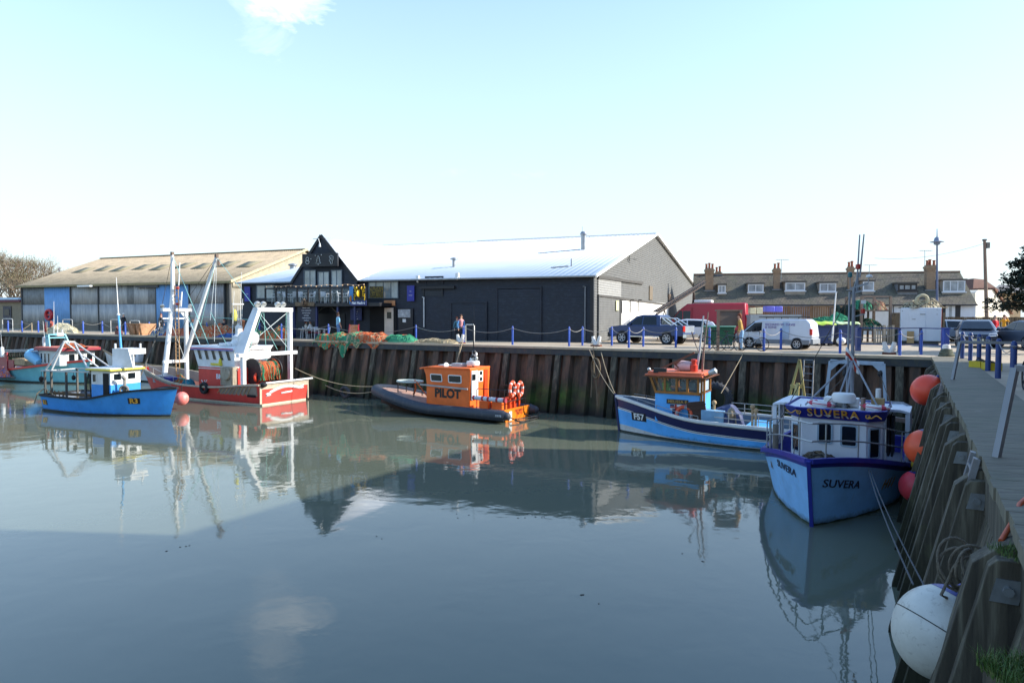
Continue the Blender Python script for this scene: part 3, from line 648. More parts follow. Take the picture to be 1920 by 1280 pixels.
for i,px in enumerate((518,537,549,566,583,606,616,637,646)):
    x=fp(px,560,YBAL+.6).x
    place(ch0,0,fb.w((x,YBAL+.55+.12*(i%3),bz-.03)),BRZ+ru(-1,1)+(pi/2 if i%2 else -pi/2))
for i,px in enumerate((527,575,627)):
    x=fp(px,560,YBAL+.7).x; place(ta0,1,fb.w((x,YBAL+.85,bz-.03)),0)
# bit of the lean-to and rusty conveyor at the right end
cv=thing('conveyor','long dark lattice conveyor leaning up beside the grey gable end','conveyor',G(1232,640))
p0=P(1231,590,46); p1=P(1322,533,52)
b=B()
for o_ in(V((0,0,0)),V((.1,.8,.0))):
    b.bar(p0+o_,p1+o_,.06,.07); b.bar(p0+o_+V((0,0,.3)),p1+o_+V((0,0,.3)),.05,.05)
    for i in range(16):
        a=p0.lerp(p1,i/16)+o_; c=p0.lerp(p1,(i+1)/16)+o_; b.bar(a,c+V((0,0,.3)),.025,.025)
b.build('lattice_frame',mat('rust_dark','#4a3f38',.8,dirt='#6d5545',da=.5),cv,w=True)
b=B(); pp=[p0.lerp(p1,t)+V((0,.4,.2)) for t in(0,1)]; b.bar(pp[0],pp[1],.45,.03); b.build('belt',mat('belt_black','#222222',.8),cv,w=True)
b=B()
for t in(.15,.75):
    a=p0.lerp(p1,t); 
    for o_ in(V((-.5,.0,0)),V((.6,.8,0))): b.bar(a,V((a.x+o_.x,a.y+o_.y,QZ)),.05,.05)
b.build('support_leg',mat('rust_dark'),cv,w=True)
# ------------------------------------------------------------ grey corrugated shed
SC=G(435,623.7); SRZ=radians(-23.2); fs_=Fr(SC,SRZ)
sh=thing('corrugated_shed','long grey and blue corrugated shed with mossy asbestos roof','shed',SC,SRZ)
def sp(px,py,y=0): return fs_.y(px,py,y)
SX=sp(45,600).x; SE=sp(435,527).z
m,n,p=newmat('grey_cladding'); v=n.coord('Object',(1,1,.15)); f=n.noise(v,3,6,.65); g=n.noise(n.coord('Object'),.35,3,.5)
n.lk(n.mix(n.ramp(f,[(.3,'#8d9193'),(.7,'#b9bbb8')]),'#6d6259',n.ramp(g,[(.55,0.0),(.75,.3)])),p.inputs['Base Color']); p.inputs['Roughness'].default_value=.65; CLAD=m
CLADD=mat('darker_cladding','#7a7f80',.65,var=.18,sc=2,dirt='#4d4f4f',da=.4)
CLADB=mat('blue_cladding','#6f9fce',.55,var=.1,sc=1.5,dirt='#7d99b3',da=.35)
CLADW=mat('rusty_cladding','#979a9c',.7,var=.18,sc=2,dirt='#6b4a3c',da=.55,ds=(2,2,.2))
mid=1.9
def panel(px0,px1,z0,z1,mt,off=0,nm='wall_panel'):
    x0=sp(px0,600).x; x1=sp(px1,600).x; b=B(); corr(b,(x0,-off,z0),(x1,-off,z0),(x1,-off,z1),(x0,-off,z1),max(1,int((x1-x0)/.3)),.035,(0,-1,0),k=4); return b.build(nm,mt,sh,solid=.01)
b=B(); b.bb((SX,.06,0),(0,.2,SE-.05)); b.bb((SX,-.07,0),(0,.05,.85)); b.build('base_wall',mat('base_block','#6f6a60',.85,dirt='#4c473f',da=.4),sh)
for px0,px1,lo,hi in((45,87,CLAD,CLADD),(136,188,CLAD,CLAD),(188,240,CLAD,CLAD),(240,253,CLAD,CLADD),(253,279,CLAD,CLAD),(279,296,CLAD,CLADD),(358,385,CLAD,CLAD),(385,424,CLAD,CLADW)):
    panel(px0,px1,.8,2.75,lo,.10); panel(px0,px1,2.7,SE,hi,.05)
for px0,px1 in((87,108),(108,136),(296,322),(322,358)):
    panel(px0,px1,.1,SE-.1,CLADB,.16,'blue_door')
b=B()
for px in(45,136,188,296,358,424,434):
    x=sp(px,600).x; b.bb((x-.05,-.24,0),(x+.05,-.02,SE))
b.bb((SX,-.3,SE-.12),(0,-.05,SE+.02)); b.build('steel_frame',mat('dark_steel','#4a4c4c',.7),sh)
SA=fs_.x(570,468,0); SYR=SA.y; SZR=SA.z
sl0=fs_.y(190,487,SYR)      # left end of the ridge (hipped)
m,n,p=newmat('asbestos_roof'); v=n.coord('Object'); f=n.noise(v,1.1,6,.65); g=n.noise(v,6,5,.7)
c=n.ramp(f,[(.3,'#9a8a70'),(.55,'#b5a285'),(.75,'#bda97f')]); c=n.mix(c,'#5f5a4b',n.ramp(g,[(.55,0.0),(.8,.8)]))
n.lk(c,p.inputs['Base Color']); p.inputs['Roughness'].default_value=.95; n.bump(g,.4,.03,p); ASB=m
b=B(); E0=V((SX-.6,-.45,SE-.05)); E1=V((.35,-.45,SE-.05)); RA=V((sl0.x,SYR,SZR)); RB=V((.35,SYR,SZR)); 
corr(b,E0,E1,RB,RA,110,.045,(0,-.5,.85),k=4); corr(b,V((SX-.6,2*SYR,SE)),V((.35,2*SYR,SE)),RB,RA,80,.045,(0,.5,.85),k=4)
b.poly([E0,RA,(SX-.6,2*SYR,SE)]); b.build('roof',ASB,sh,solid=.03)
b=B()
for i in range(9):
    t=.1+i*.098; a=E0.lerp(E1,t+.01); r_=RA.lerp(RB,t-.02); c=a.lerp(r_,.42+.04*(i%2)); d=a.lerp(r_,.60+.04*(i%2)); x_=V((1.9,0,0)); u=V((0,-.03,.07))
    b.add([c+u,c+x_+u,d+x_+u,d+u],[(0,1,2,3)])
b.build('rooflight',mat('rooflight_dark','#8f8568',.85),sh,solid=.03)
b=B(); b.bar(RA+V((0,0,.05)),RB+V((0,0,.05)),.5,.08); b.bar(E0+V((0,0,-.05)),E1+V((0,0,-.05)),.1,.22); b.build('ridge_and_fascia',mat('moss_ridge','#8d8260',.9),sh)
b=B(); b.add([(0,0,0),(0,2*SYR,0),(0,2*SYR,SE),(0,SYR,SZR-.1),(0,0,SE)],[(0,1,2,3,4)])
corr(b,(.06,.1,SE-.6),(.06,SYR,SE-.6),(.06,SYR,SZR-.2),(.06,.1,SE-.1),60,.03,(1,0,0),k=4); b.build('gable_wall',mat('pale_gable','#b5ab95',.85,dirt='#8c8370',da=.4),sh,solid=.02)
b=B(); b.bar(E1+V((.05,0,0)),RB+V((.05,0,0)),.08,.25); b.build('verge',mat('tan_verge','#c2b48f',.8),sh)
b=B(); q=sp(175,537.5); b.bb((q.x-1.3,-.9,q.z-.05),(q.x+.7,-.55,q.z+.12)); b.bar((q.x,-.6,q.z),(q.x,-.1,q.z),.06,.06); b.build('wall_lamp',WHITEP,sh,bev=.04)
b=B(); q=sp(280,537); b.bb((q.x-1.5,-.35,q.z-.12),(q.x+1.6,-.2,q.z+.1)); b.build('door_track',mat('dark_steel'),sh)
q=sp(97.5,590); lr=thing('lifebuoy','red lifebuoy in its round housing on the blue shed door','lifebuoy',fs_.w((q.x,-.35,q.z)),SRZ)
B().torus((0,0,0),.5,.16,(0,1,0)).build('ring',mat('red_plastic','#b0242c',.4),lr); b=B(); b.bb((-.5,.02,-.1),(.5,.08,.1)); b.build('bracket',mat('red_plastic'),lr)
# small timber office left
OC=G(43,616); orz=SRZ; fo=Fr(OC,orz)
of=thing('timber_office','low timber office with blue and white roof edge left of the shed','office',OC,orz)
ox=fo.y(-120,600).x; oh=fo.y(20,566).z
b=B(); boards(b,lambda z:(V((ox,0,0)),V((0,0,0)),V((0,-1,0))),0,oh,.16); b.bb((ox,.1,0),(0,6,oh)); b.build('wall',mat('tan_boards','#8b7f69',.8,dirt='#5f5646',da=.4),of,flat=True)
b=B(); b.bb((ox,-.4,oh),(.1,6,oh+.25)); b.build('roof',mat('maroon_fascia','#6d3546',.6),of); b=B(); b.bb((ox,-.55,oh+.25),(.15,6,oh+.5)); b.build('roof_edge',mat('pale_blue_edge','#aecbe0',.5),of)
a=fo.y(8,610);c=fo.y(22,574); o=B().bb((a.x,-.1,0),(c.x,-.03,c.z)).build('door',mat('navy_door','#151d33',.5),of); B().bb((a.x+.3,-.13,c.z-1.1),(c.x-.3,-.11,c.z-.35)).build('door_window',GLASS,o)
# ------------------------------------------------------------ boats
def rr(x0,z0,x1,z1,r,sk=0,n=3):
    pts=[]
    for cx,cz,a in((x1-r,z1-r,0),(x0+r,z1-r,90),(x0+r,z0+r,180),(x1-r,z0+r,270)):
        for i in range(n+1):
            t=radians(a+90*i/n); pts.append((cx+r*cos(t),cz+r*sin(t)))
    return [(x+sk*(z-z0),z) for x,z in pts]
def port(par,O,U,W,N,x0,z0,x1,z1,r=.06,fw=.05,sk=0,fm=None,gm=None,name='window',th=.03):
    O=V(O);U=V(U).normalized();W=V(W).normalized();N=V(N).normalized()
    a=rr(x0,z0,x1,z1,r,sk); c=rr(x0+fw,z0+fw,x1-fw,z1-fw,max(.01,r-fw*.6),sk)
    f=lambda p,o:O+U*p[0]+W*p[1]+N*o
    k=len(a); b=B(); vs=[f(p,th) for p in a]+[f(p,th) for p in c]+[f(p,-.01) for p in a]
    b.add(vs,[(i,(i+1)%k,k+(i+1)%k,k+i) for i in range(k)]+[(2*k+i,2*k+(i+1)%k,(i+1)%k,i) for i in range(k)])
    o=b.build(name,fm or WHITEP,par,flat=True)
    B().prism([f(p,.004) for p in c],N*.012).build('pane',gm or GLASS,o,flat=True); return o
class Hull:
    def __init__(s,L,Bm,sh,rake=.5,ts=.85,pb=2.0,pw=1.5,wl=.86,tm=.42,low=.35,srake=0):
        s.L=L-rake; s.B=Bm; s.sh=sh; s.rake=rake; s.ts=ts; s.pb=pb; s.pw=pw; s.wl=wl; s.tm=tm; s.low=low; s.sr=srake
    def br(s,t,p,k):
        if t<s.tm: u=1-t/s.tm; return k*(1-(1-s.ts)*u*u)
        u=(t-s.tm)/(1-s.tm); return k*(max(0,1-u**p))**.9
    def P(s,t,z,side,off=0):
        S_=s.sh(t); h=max(0,min(1.05,z/S_)); w=s.br(t,s.pw,s.B/2*s.wl); d=s.br(t,s.pb,s.B/2)
        y=w+(d-w)*h**1.25
        if z<0: y*=1+.5*z
        y=max(0,max(y,.0)+off)
        x=t*s.L+s.rake*(h)*t**5-s.sr*h*(1-t)**6
        return V((x,side*y,z))
    def build(s,par,mats,rows,bands,nt=36,deck=None,dm=None,name='hull',bul=.5,inner=None):
        """rows: functions of t giving heights bottom to top; bands: material index per interval"""
        rs=[lambda t:-.35]+rows+[s.sh]; b=B(); k=len(rs)
        def tt(i): return 1-(1-i/nt)**1.25 if False else i/nt
        for side in(-1,1):
            b.grid(lambda u,v,side=side:s.P(u,rs[int(round(v*(k-1)))](u),side),nt,k-1,mf=lambda i,j:bands[j])
        o=len(b.v)
        for j in range(k-1):
            z0=rs[j](0);z1=rs[j+1](0); b.add([s.P(0,z0,-1),s.P(0,z0,1),s.P(0,z1,1),s.P(0,z1,-1)],[(0,1,2,3)],bands[j])
        ho=b.build(name,mats,par,ang=60)
        zi=lambda t:s.sh(t)-bul
        b=B()
        for side in(-1,1): b.grid(lambda u,v,side=side:s.P(u*.975,zi(u)+v*(bul-.01),side,-.075),nt,3)
        b.add([s.P(0,zi(0),-1,-.05)+V((.05,0,0)),s.P(0,zi(0),1,-.05)+V((.05,0,0)),s.P(0,s.sh(0)-.01,1,-.05)+V((.05,0,0)),s.P(0,s.sh(0)-.01,-1,-.05)+V((.05,0,0))],[(0,1,2,3)])
        b.build('bulwark_lining',inner or mats[bands[-1]],par)
        b=B(); b.grid(lambda u,v:V((s.P(u*.98,zi(u),1,-.04).x,(2*v-1)*max(.0,s.P(u*.98,zi(u),1,-.04).y),zi(u)+.0)),nt,2); b.build('deck',dm or mats[0],par)
        return ho
    def sweep(s,b,zf,w,h,off=0,t0=0,t1=1,n=36,m=0,sides=(-1,1),stern=False):
        """rectangular rail along the hull, zf(t) height of its centre"""
        for side in sides:
            vs=[]
            for i in range(n+1):
                t=t0+(t1-t0)*i/n; z=zf(t); p=s.P(t,z,side,off)
                for oy,oz in((-w/2,-h/2),(w/2,-h/2),(w/2,h/2),(-w/2,h/2)):
                    yy=side*p.y+oy
                    if yy<0: yy=0
                    vs.append(V((p.x,side*yy,p.z+oz)))
            fs=[(i*4+j,(i+1)*4+j,(i+1)*4+(j+1)%4,i*4+(j+1)%4) for i in range(n) for j in range(4)]+[(0,1,2,3),(n*4+3,n*4+2,n*4+1,n*4)]
            b.add(vs,fs,m)
        if stern:
            z=zf(0); a=s.P(0,z,-1,off);c=s.P(0,z,1,off); b.bb((a.x-.05,a.y,z-h/2),(a.x+w-.05,c.y,z+h/2),m)
        return b
    def text(s,b,t,t0,z0,size,side,fwd,off=.012,dz=None,**k):
        def f(X,Y,Z):
            t=t0+fwd*X/s.L; zz=z0+Y+(dz*(t-t0)*s.L if dz else 0); p=s.P(t,zz,side); return V((p.x,p.y+side*(off+Z),p.z))
        return b.text(t,f,size,.004,**k)
    def rails(s,par,h,ts,r=.018,m=None,lv=(1,),sides=(-1,1),inset=.08,name='hand_rail',close=False):
        b=B()
        for side in sides:
            for l in lv: b.path([s.P(t,s.sh(t),side,-inset)+V((0,0,h*l)) for t in ts],r,6)
            for t in ts[::2]: p=s.P(t,s.sh(t),side,-inset); b.tube(p,p+V((0,0,h)),r,n=6)
        if close:
            t=ts[-1]
            for l in lv: b.tube(s.P(t,s.sh(t),-1,-inset)+V((0,0,h*l)),s.P(t,s.sh(t),1,-inset)+V((0,0,h*l)),r,n=6)
        return b.build(name,m or GALV,par)
def place_boat(near,bow,hb,side):
    """near: stern corner at the waterline, bow: stem at the waterline; side: which side of the axis the near corner is (-1 starboard)"""
    A=G(*near,0); Bw=G(*bow,0); d=(Bw-A).normalized(); 
    for _ in range(4):
        nrm=V((-d.y,d.x,0))*side; sc=A-nrm*hb; d=(Bw-sc).normalized()
    rz=atan2(d.y,d.x); return sc,rz,(Bw-sc).length
def ss(a,b,t):
    t=max(0,min(1,(t-a)/(b-a))); return t*t*(3-2*t)
def tri_ring(b,c,R,r,ax,segs=4,frac=.25,n=32): # lifebuoy: white/orange
    b.torus(c,R,r,ax,n,8,mf=lambda i,n:1 if (i*segs/n)%1<frac else 0)
RED=hullmat('red_hull','#cf372b','#7a4430',.5); RUST=mat('rust','#6b3a23',.9,var=.3,sc=6,dirt='#3c241a',da=.5)
WHITEH=hullmat('white_steel','#d8dad9','#9a6f4c',.38,False,.5,'#b8b5ad'); BLACKR=mat('black_rubber','#17181a',.75,var=.2,sc=5,dirt='#3a3a38',da=.3)
ROPEM=mat('pale_rope','#a8977a',.9,var=.2,sc=20); ROPED=mat('dark_rope','#4c463c',.9,var=.2,sc=20); ROPET=mat('teal_rope','#8cc4bb',.8,var=.1); ROPEO=mat('orange_twine','#c9602c',.85,var=.3,sc=12)
DECKM=mat('deck_planks','#6d6353',.85,var=.2,sc=3,dirt='#3d3a33',da=.5)
ORB=mat('orange_buoy','#e0492c',.42,var=.05,sc=3,dirt='#9a4630',da=.15); PINKB=mat('pink_buoy','#d8746a',.5,var=.1,sc=3,dirt='#e8c6bb',da=.4)
def clutter(par,pts,cols,name='gear',s=.25,n=10):
    """heap of small boxes, coils and floats on a deck"""
    b=B(); 
    for i in range(n):
        p=V(pts[i%len(pts)])+V((ru(-.5,.5)*s*3,ru(-.5,.5)*s*3,0)); q=i%3; mi=i%len(cols)
        if q==0: b.box(p+V((0,0,s*.4)),(s*ru(.7,1.4),s*ru(.6,1.1),s*ru(.5,1.0)),rz=ru(0,3),m=mi)
        elif q==1: b.torus(p+V((0,0,s*.3)),s*.6,s*.15,(ru(-.3,.3),ru(-.3,.3),1),14,6,mi)
        else: b.ell(p+V((0,0,s*.4)),(s*.45,s*.4,s*.4),10,6,mi)
    return b.build(name,cols,par)
def netpile(name,label,cat,c,size,h,cols,seed=0,rz=0,group=None,drape=None,strands=110,par=None,round_=1.0):
    """tangled net heap: lumpy surface under many loose strands"""
    random.seed(seed+100); c=V(c); a,d=size
    M=Matrix.Translation(c)@Matrix.Rotation(rz,4,'Z')
    if par is None:
        b0=B()
    def hgt(u,v):
        x=(u-.5)*2;y=(v-.5)*2; r=sqrt(x*x+y*y); e=max(0,1-r**2.2*round_)
        q=noise.noise(V((u*2.2*a/1.5+seed,v*2.2*d/1.5,seed*1.7)))*.38+noise.noise(V((u*9+seed,v*9,3)))*.16
        return h*.85*max(0,(e**.5)*(.72+q))
    def fn(u,v):
        x=(u-.5)*a;y=(v-.5)*d; z=hgt(u,v)-.01
        if drape and y<drape[0]:
            ov=drape[0]-y; k=.55+noise.noise(V((u*a*1.3+seed,0,seed)))*1.5; z=min(z,.12)*(1-min(1,ov*2))-ov*drape[1]*max(.15,k); y=drape[0]-ov*.18-.05*noise.noise(V((u*9,v*9,seed)))
        return M@V((x+noise.noise(V((u*7,v*7,seed)))*.08*a/2,y,z))
    b=B(); nu=int(min(70,20+a*11)); b.grid(fn,nu,22,mf=lambda i,j:int((noise.noise(V((i*.22+seed,j*.5,seed)))*1.6+noise.noise(V((i*.9,j*1.3,seed+4)))*.9+.5+9)*len(cols)*.999)%len(cols))
    for k in range(strands):
        u,v=ru(.08,.92),ru(.1,.9); an=ru(0,6.28); pts=[]
        for q in range(7):
            pts.append(fn(u,v)+V((0,0,.02+ru(0,.03)))); an+=ru(-.9,.9); u=min(.97,max(.03,u+cos(an)*.06)); v=min(.95,max(.05,v+sin(an)*.12))
        b.path(pts,ru(.012,.028),4,m=k%len(cols))
    o=b.build(name,cols,par,w=par is not None,ang=80)
    if cat: tag(o,label,cat,group)
    random.seed(seed); return o
def netmat(name,c1,c2,c3=None):
    if name in MC: return MC[name]
    m,n,p=newmat(name); v=n.coord('World'); f=n.noise(v,3,5,.7); g=n.noise(v,28,3,.7)
    c=n.ramp(f,[(.3,c1),(.6,c2),(.8,c3 or c1)]); c=n.mix(c,'#2b2a22',n.ramp(g,[(.5,0.0),(.7,.55)]))
    n.lk(c,p.inputs['Base Color']); p.inputs['Roughness'].default_value=.95; n.bump(g,.9,.03,p); MC[name]=m; return m
NO=netmat('orange_net','#b9502c','#c9693c','#a98a5a'); NG=netmat('green_net','#2f7a5a','#3f9a72','#2a6a4e'); NT_=netmat('tan_net','#9b8a68','#b5a582'); NC=netmat('cream_net','#b3a98b','#c9c0a0'); ND=netmat('dark_net','#20352f','#33443a'); NB=netmat('blue_net','#27457c','#3d6fae','#9fb6cf'); NP=netmat('pink_net','#b56458','#c98a72')
def lifebuoy(label,c,ax,R=.36,r=.075,mats=None,segs=4,frac=.3,group=None):
    b=B(); tri_ring(b,(0,0,0),R,r,ax,segs,frac); b.path([V((0,0,0))+q for q in [B().frame(V(ax).normalized())[0]*cos(t*pi/12)*(R+r*1.15)+B().frame(V(ax).normalized())[1]*sin(t*pi/12)*(R+r*1.15) for t in range(24)]],.012,5,m=0,closed=True)
    o=b.build('lifebuoy',mats or [mat('buoy_orange','#d9552e',.5),WHITEP]); o.location=c; return tag(o,label,'lifebuoy',group)
# ---- small blue boat R3
sc,rz,LW=place_boat((75.7,769.5),(319,781),1.15,-1); fr=Fr(sc,rz)
r3=thing('fishing_boat','small bright blue fishing boat marked R3 with a yellow edged cabin roof','boat',sc,rz)
sh=lambda t:.80+.04*t+.52*ss(.42,.86,t)+.12*max(0,(t-.7)/.3)**2+.05*(1-t)**2
Bl=hullmat('bright_blue_paint','#3390dc','#3c4a60',.5); BOOT=mat('fouled_boot_top','#33352f',.8,var=.3,dirt='#57512f',da=.4)
h=Hull(LW+.55,2.9,sh,rake=.55,ts=.80,pb=2.3,pw=1.6)
h.build(r3,[BOOT,Bl],[lambda t:.0,lambda t:.10,lambda t:.5],[0,0,1,1],dm=DECKM,inner=mat('grey_blue_lining','#6a7684',.7),bul=.55)
b=B(); h.sweep(b,lambda t:sh(t)+.01,.1,.10,.02,stern=True); b.build('gunwale',BLACKR,r3)
BOARD=mat('number_black','#15161a',.5); YEL=mat('yellow_orange_lettering','#e3a53a',.5)
def plate(h,par,t,z,w,hh,side,fwd,txt,size,mt,bm=None,bold=.012,dz=0):
    b=B(); d=w/2/h.L
    def q(tt,zz,o): p=h.P(tt,zz+dz*(tt-t)*h.L,side); return V((p.x,p.y+side*o,p.z))
    n=6
    if bm:
        vs=[];
        for o in(.006,.014):
            for i in range(n+1): vs+= [q(t-d+2*d*i/n,z-hh/2,o),q(t-d+2*d*i/n,z+hh/2,o)]
        k=2*(n+1); fs=[(k+2*i,k+2*i+2,k+2*i+3,k+2*i+1) for i in range(n)]+[(2*i,2*i+2,k+2*i+2,k+2*i) for i in range(n)]+[(2*i+1,2*i+3,k+2*i+3,k+2*i+1) for i in range(n)]+[(0,1,k+1,k),(2*n,2*n+1,k+2*n+1,k+2*n)]
        b.add(vs,fs); b.build('number_plate',bm,par,flat=True)
    b=B(); h.text(b,txt,t,z-.01,size,side,fwd,off=.022,bold=bold,dz=dz*fwd if dz else None); b.build('number_lettering',mt,par)
plate(h,r3,.80,.82,.56,.30,-1,1,'R3',.36,YEL,BOARD)
plate(h,r3,.045,.48,.46,.28,-1,1,'R3',.32,YEL,BOARD)
# wheelhouse: starboard front corner seen at px 208
c0=fr.y(208,752,-.95); xf=c0.x; xa=fr.y(172,740,-.95).x; yw=fr.x(263,700,xf).y; yw=min(yw,1.05)
dz_=sh(.5)-.5
zt=fr.y(208,696,-.95).z; zm=fr.y(208,722,-.95).z
b=B(); b.prism([(xa,-.95,dz_),(xf,-.95,dz_),(xf,yw,dz_),(xa,yw,dz_)],(0,0,zm-dz_)); b.build('wheelhouse_base',Bl,r3)
b=B(); b.prism([(xa,-.95,zm),(xf,-.95,zm),(xf+.0,yw,zm),(xa,yw,zm)],(0,0,zt-zm)); wh=b.build('wheelhouse',WHITEH,r3)
for y0,y1 in((.12,.62),(.93,1.45),(1.62,1.9)):
    port(wh,(xf,-.95,zm),(0,1,0),(0,0,1),(1,0,0),y0,.2,min(y1,yw+.9),zt-zm-.12,.05,.04)
port(wh,(xa,-.95,zm),(1,0,0),(0,0,1),(0,-1,0),.08,.08,.42,zt-zm-.15,.05,.05)
b=B(); b.bb((xf-.52,-.985,dz_+.02),(xf-.12,-.94,zt-.12)); b.build('doorway_shade_slab',mat('opening_shade_black'),r3)  # flat dark slab; shade inside the cabin put into its colour
RFY=mat('yellow_trim','#cfc04a',.5)
b=B(); b.bb((xa-.25,-1.12,zt),(xf+.22,yw+.15,zt+.10)); b.build('roof_edge',RFY,r3,bev=.03)
b=B(); b.bb((xa-.18,-1.05,zt+.10),(xf+.15,yw+.08,zt+.15)); b.build('roof',WHITEH,r3,bev=.02)
# upper white box frame on the roof
q0=fr.y(211,686,-.3); q1=fr.y(211,653,-.3); x1=fr.y(240,653,-.3).x
b=B(); zz0=zt+.15; zz1=q1.z; y2=.75
for y in(-.3,y2):
    b.prism([(q0.x,y,zz0),(x1+.35,y,zz0),(x1,y,zz1),(q0.x,y,zz1)],(0,.05,0)) if y<0 else b.prism([(q0.x,y,zz0),(q0.x+.25,y,zz0),(q0.x+.2,y,zz1),(q0.x,y,zz1)],(0,.05,0))
b.bb((q0.x,-.25,zz1-.16),(q0.x+.06,y2,zz1)); b.bb((q0.x,-.25,zz0+.35),(q0.x+.06,y2,zz0+.45)); b.bb((x1-.05,-.25,zz1-.3),(x1,y2,zz1)); b.bb((q0.x,-.28,zz1-.04),(x1,y2,zz1))
b.tube((q0.x+.1,-.2,zz1),(q0.x+.1,-.2,zz1+.25),.05,n=8); b.tube((x1-.1,.5,zz1),(x1-.1,.5,zz1+.25),.05,n=8); b.build('radar_frame',WHITEH,r3)
a=fr.y(227,650,.2); c=fr.y(222,590,.2); d=fr.y(218,520,.2)
b=B(); b.tube((a.x,.2,zz1-.1),c,.06,.05,n=8); b.build('mast_base',mat('sky_blue_tube','#4f9bd0',.5),r3); b=B(); b.tube(c,d,.035,.012,n=6); b.lathe([(.05,-.05),(.1,0),(.05,.05)],c,n=8); b.build('whip_mast',WHITEP,r3)
# gantry over the aft deck
PLs=mat('grey_tube','#b2b4b2',.5,dirt='#7a6a5c',da=.3)
zb=fr.y(100,696,-.9).z; xs=[fr.y(px,696,-.9).x for px in(84,96,124,160)]; xe=fr.y(168,692,-.9).x
b=B(); 
for y in(-.9,.9): b.bar((xs[0]-.3,y,zb),(xe,y,zb+.05),.06,.07)
b.bar((xs[0]-.1,-.9,zb),(xs[0]-.1,.9,zb),.06,.06); b.bar((xe,-.9,zb),(xe,.9,zb),.06,.06); b.build('gantry_beam',PLs,r3)
DKP=mat('dark_post','#4b4a45',.8,dirt='#7b7263',da=.5)
for x in xs: B().bar((x,-.9,dz_-.1),(x,-.9,zb),.09,.09).build('gantry_post',DKP,r3)
for x in (xs[0],xs[3]): B().bar((x,.9,dz_-.1),(x,.9,zb),.09,.09).build('gantry_post',DKP,r3)
tp=fr.y(120,640,-.3); tq=fr.y(139,641,.5)
b=B(); b.tube((xs[0],-.9,zb),tp,.045,n=8); b.tube((xs[1],-.9,zb),tp+V((.05,0,0)),.045,n=8); b.tube((xe,.5,zb+.05),tq,.045,n=8); b.tube((xs[2]+.3,.9,zb),tp,.045,n=8); b.tube((xe,-.9,zb+.05),tq,.045,n=8); b.bar(tp,tq,.12,.1); b.build('tripod',PLs,r3)
# pot hauler, stacked pots, coils
q=fr.y(233,735,-.5); b=B(); hx=xf+.45; b.lathe([(.25,0),(.12,.1),(.12,.4),(.2,.55),(.05,.6)],(hx,-.5,dz_+.5),(0,0,1),12); b.bar((hx,-.5,dz_),(hx,-.5,dz_+1.5),.1,.1); b.torus((hx+.1,-.62,dz_+.95),.2,.06,(.5,-1,0)); b.bar((hx,-.5,dz_+1.5),(hx+.1,-.7,dz_+1.65),.12,.12); b.build('pot_hauler',mat('grey_gear','#7c776e',.6,dirt='#c8c3b6',da=.4),r3)
clutter(r3,[(xs[1]+.4,-.2,dz_),(xs[2],0,dz_),(xs[3]-.3,-.3,dz_)],[mat('wood_gear','#6b5337',.8),mat('dark_gear','#2e2c2a',.8),mat('orange_gear','#c26a3a',.7),mat('grey_gear')],n=30,s=.3)
b=B()
for i in range(5):
    x=xs[0]+.5+i*.33; b.bar((x,-1.05,dz_+.1),(x-.1,-1.1,sh(.2)+.3),.05,.03)
b.bb((xs[0],-.6,dz_+.45),(xs[3],-.5,dz_+.6)); b.build('pound_boards',mat('wood_gear'),r3)
b=B(); 
for x in(xe-.02,xe-.4): b.path([(x,-.8,zb),(x-.05,-.85,zb-.5),(x,-.8,dz_+.1)],.03,6)
b.build('hose_loop',BLACKR,r3)
b=B(); b.ell((xe-1.25,-.9,zb-.28),(.1,.1,.14)); b.tube((xe-1.25,-.9,zb),(xe-1.25,-.9,zb-.2),.012); b.build('hanging_float',BLACKR,r3)
b=B(); b.ell((xs[0]-.3,-.9,zb-.45),(.12,.12,.16)); b.tube((xs[0]-.28,-.9,zb),(xs[0]-.3,-.9,zb-.4),.012); b.build('hanging_float',BLACKR,r3)
b=B(); b.path([fr.y(64,756,-1.2),fr.y(70,737,-1.2),fr.y(84,727,-1.0),fr.y(100,740,-1.0)],.035,6); b.build('stern_hose',ROPEM,r3)
q=fr.y(341,746,1.0); o=B().ell((0,0,0),(.36,.36,.38),18,12).build('buoy',PINKB); o.location=P(341,747,37.5); tag(o,'round pink buoy hanging at the bow of the small blue boat','buoy')
B().tube((0,0,.36),(.0,.0,.75),.02).build('eye_strap',BLACKR,o)
for px_,py_ in((152,690),): pass
lifebuoy('orange lifebuoy lying flat on the gantry of the small blue boat',fr.w((xe-.5,.0,zb+.12)),(0,.1,1),.42,.09,[mat('buoy_orange','#d9552e',.5),mat('buoy_orange2','#d9682e')])
# ---- teal boat on the far left
sc,rz,LW=place_boat((-60,708),(160,719.5),1.9,-1); fr=Fr(sc,rz)
tb=thing('fishing_boat','pale teal fishing boat with red sheer stripe and white wheelhouse at the left edge','boat',sc,rz)
sh=lambda t:.72+.85*ss(.15,1.0,t)+.3*max(0,(t-.6)/.4)**2
TEAL=hullmat('teal_paint','#74bcc6','#80705a',.4); MAR=mat('maroon_paint','#94303a',.45); RDP=mat('scarlet_paint','#c8382c',.4)
h=Hull(LW+.8,4.2,sh,rake=.8,ts=.85,pb=2.3,pw=1.7)
h.build(tb,[BOOT,TEAL,WHITEH,RDP],[lambda t:.0,lambda t:.1,lambda t:sh(t)-.55-.5*ss(.5,1,t),lambda t:sh(t)-.18],[0,0,1,1,1],dm=DECKM,bul=.6)
b=B(); h.sweep(b,lambda t:sh(t)-.08,.1,.16,.02,stern=True); b.build('sheer_stripe',RDP,tb)
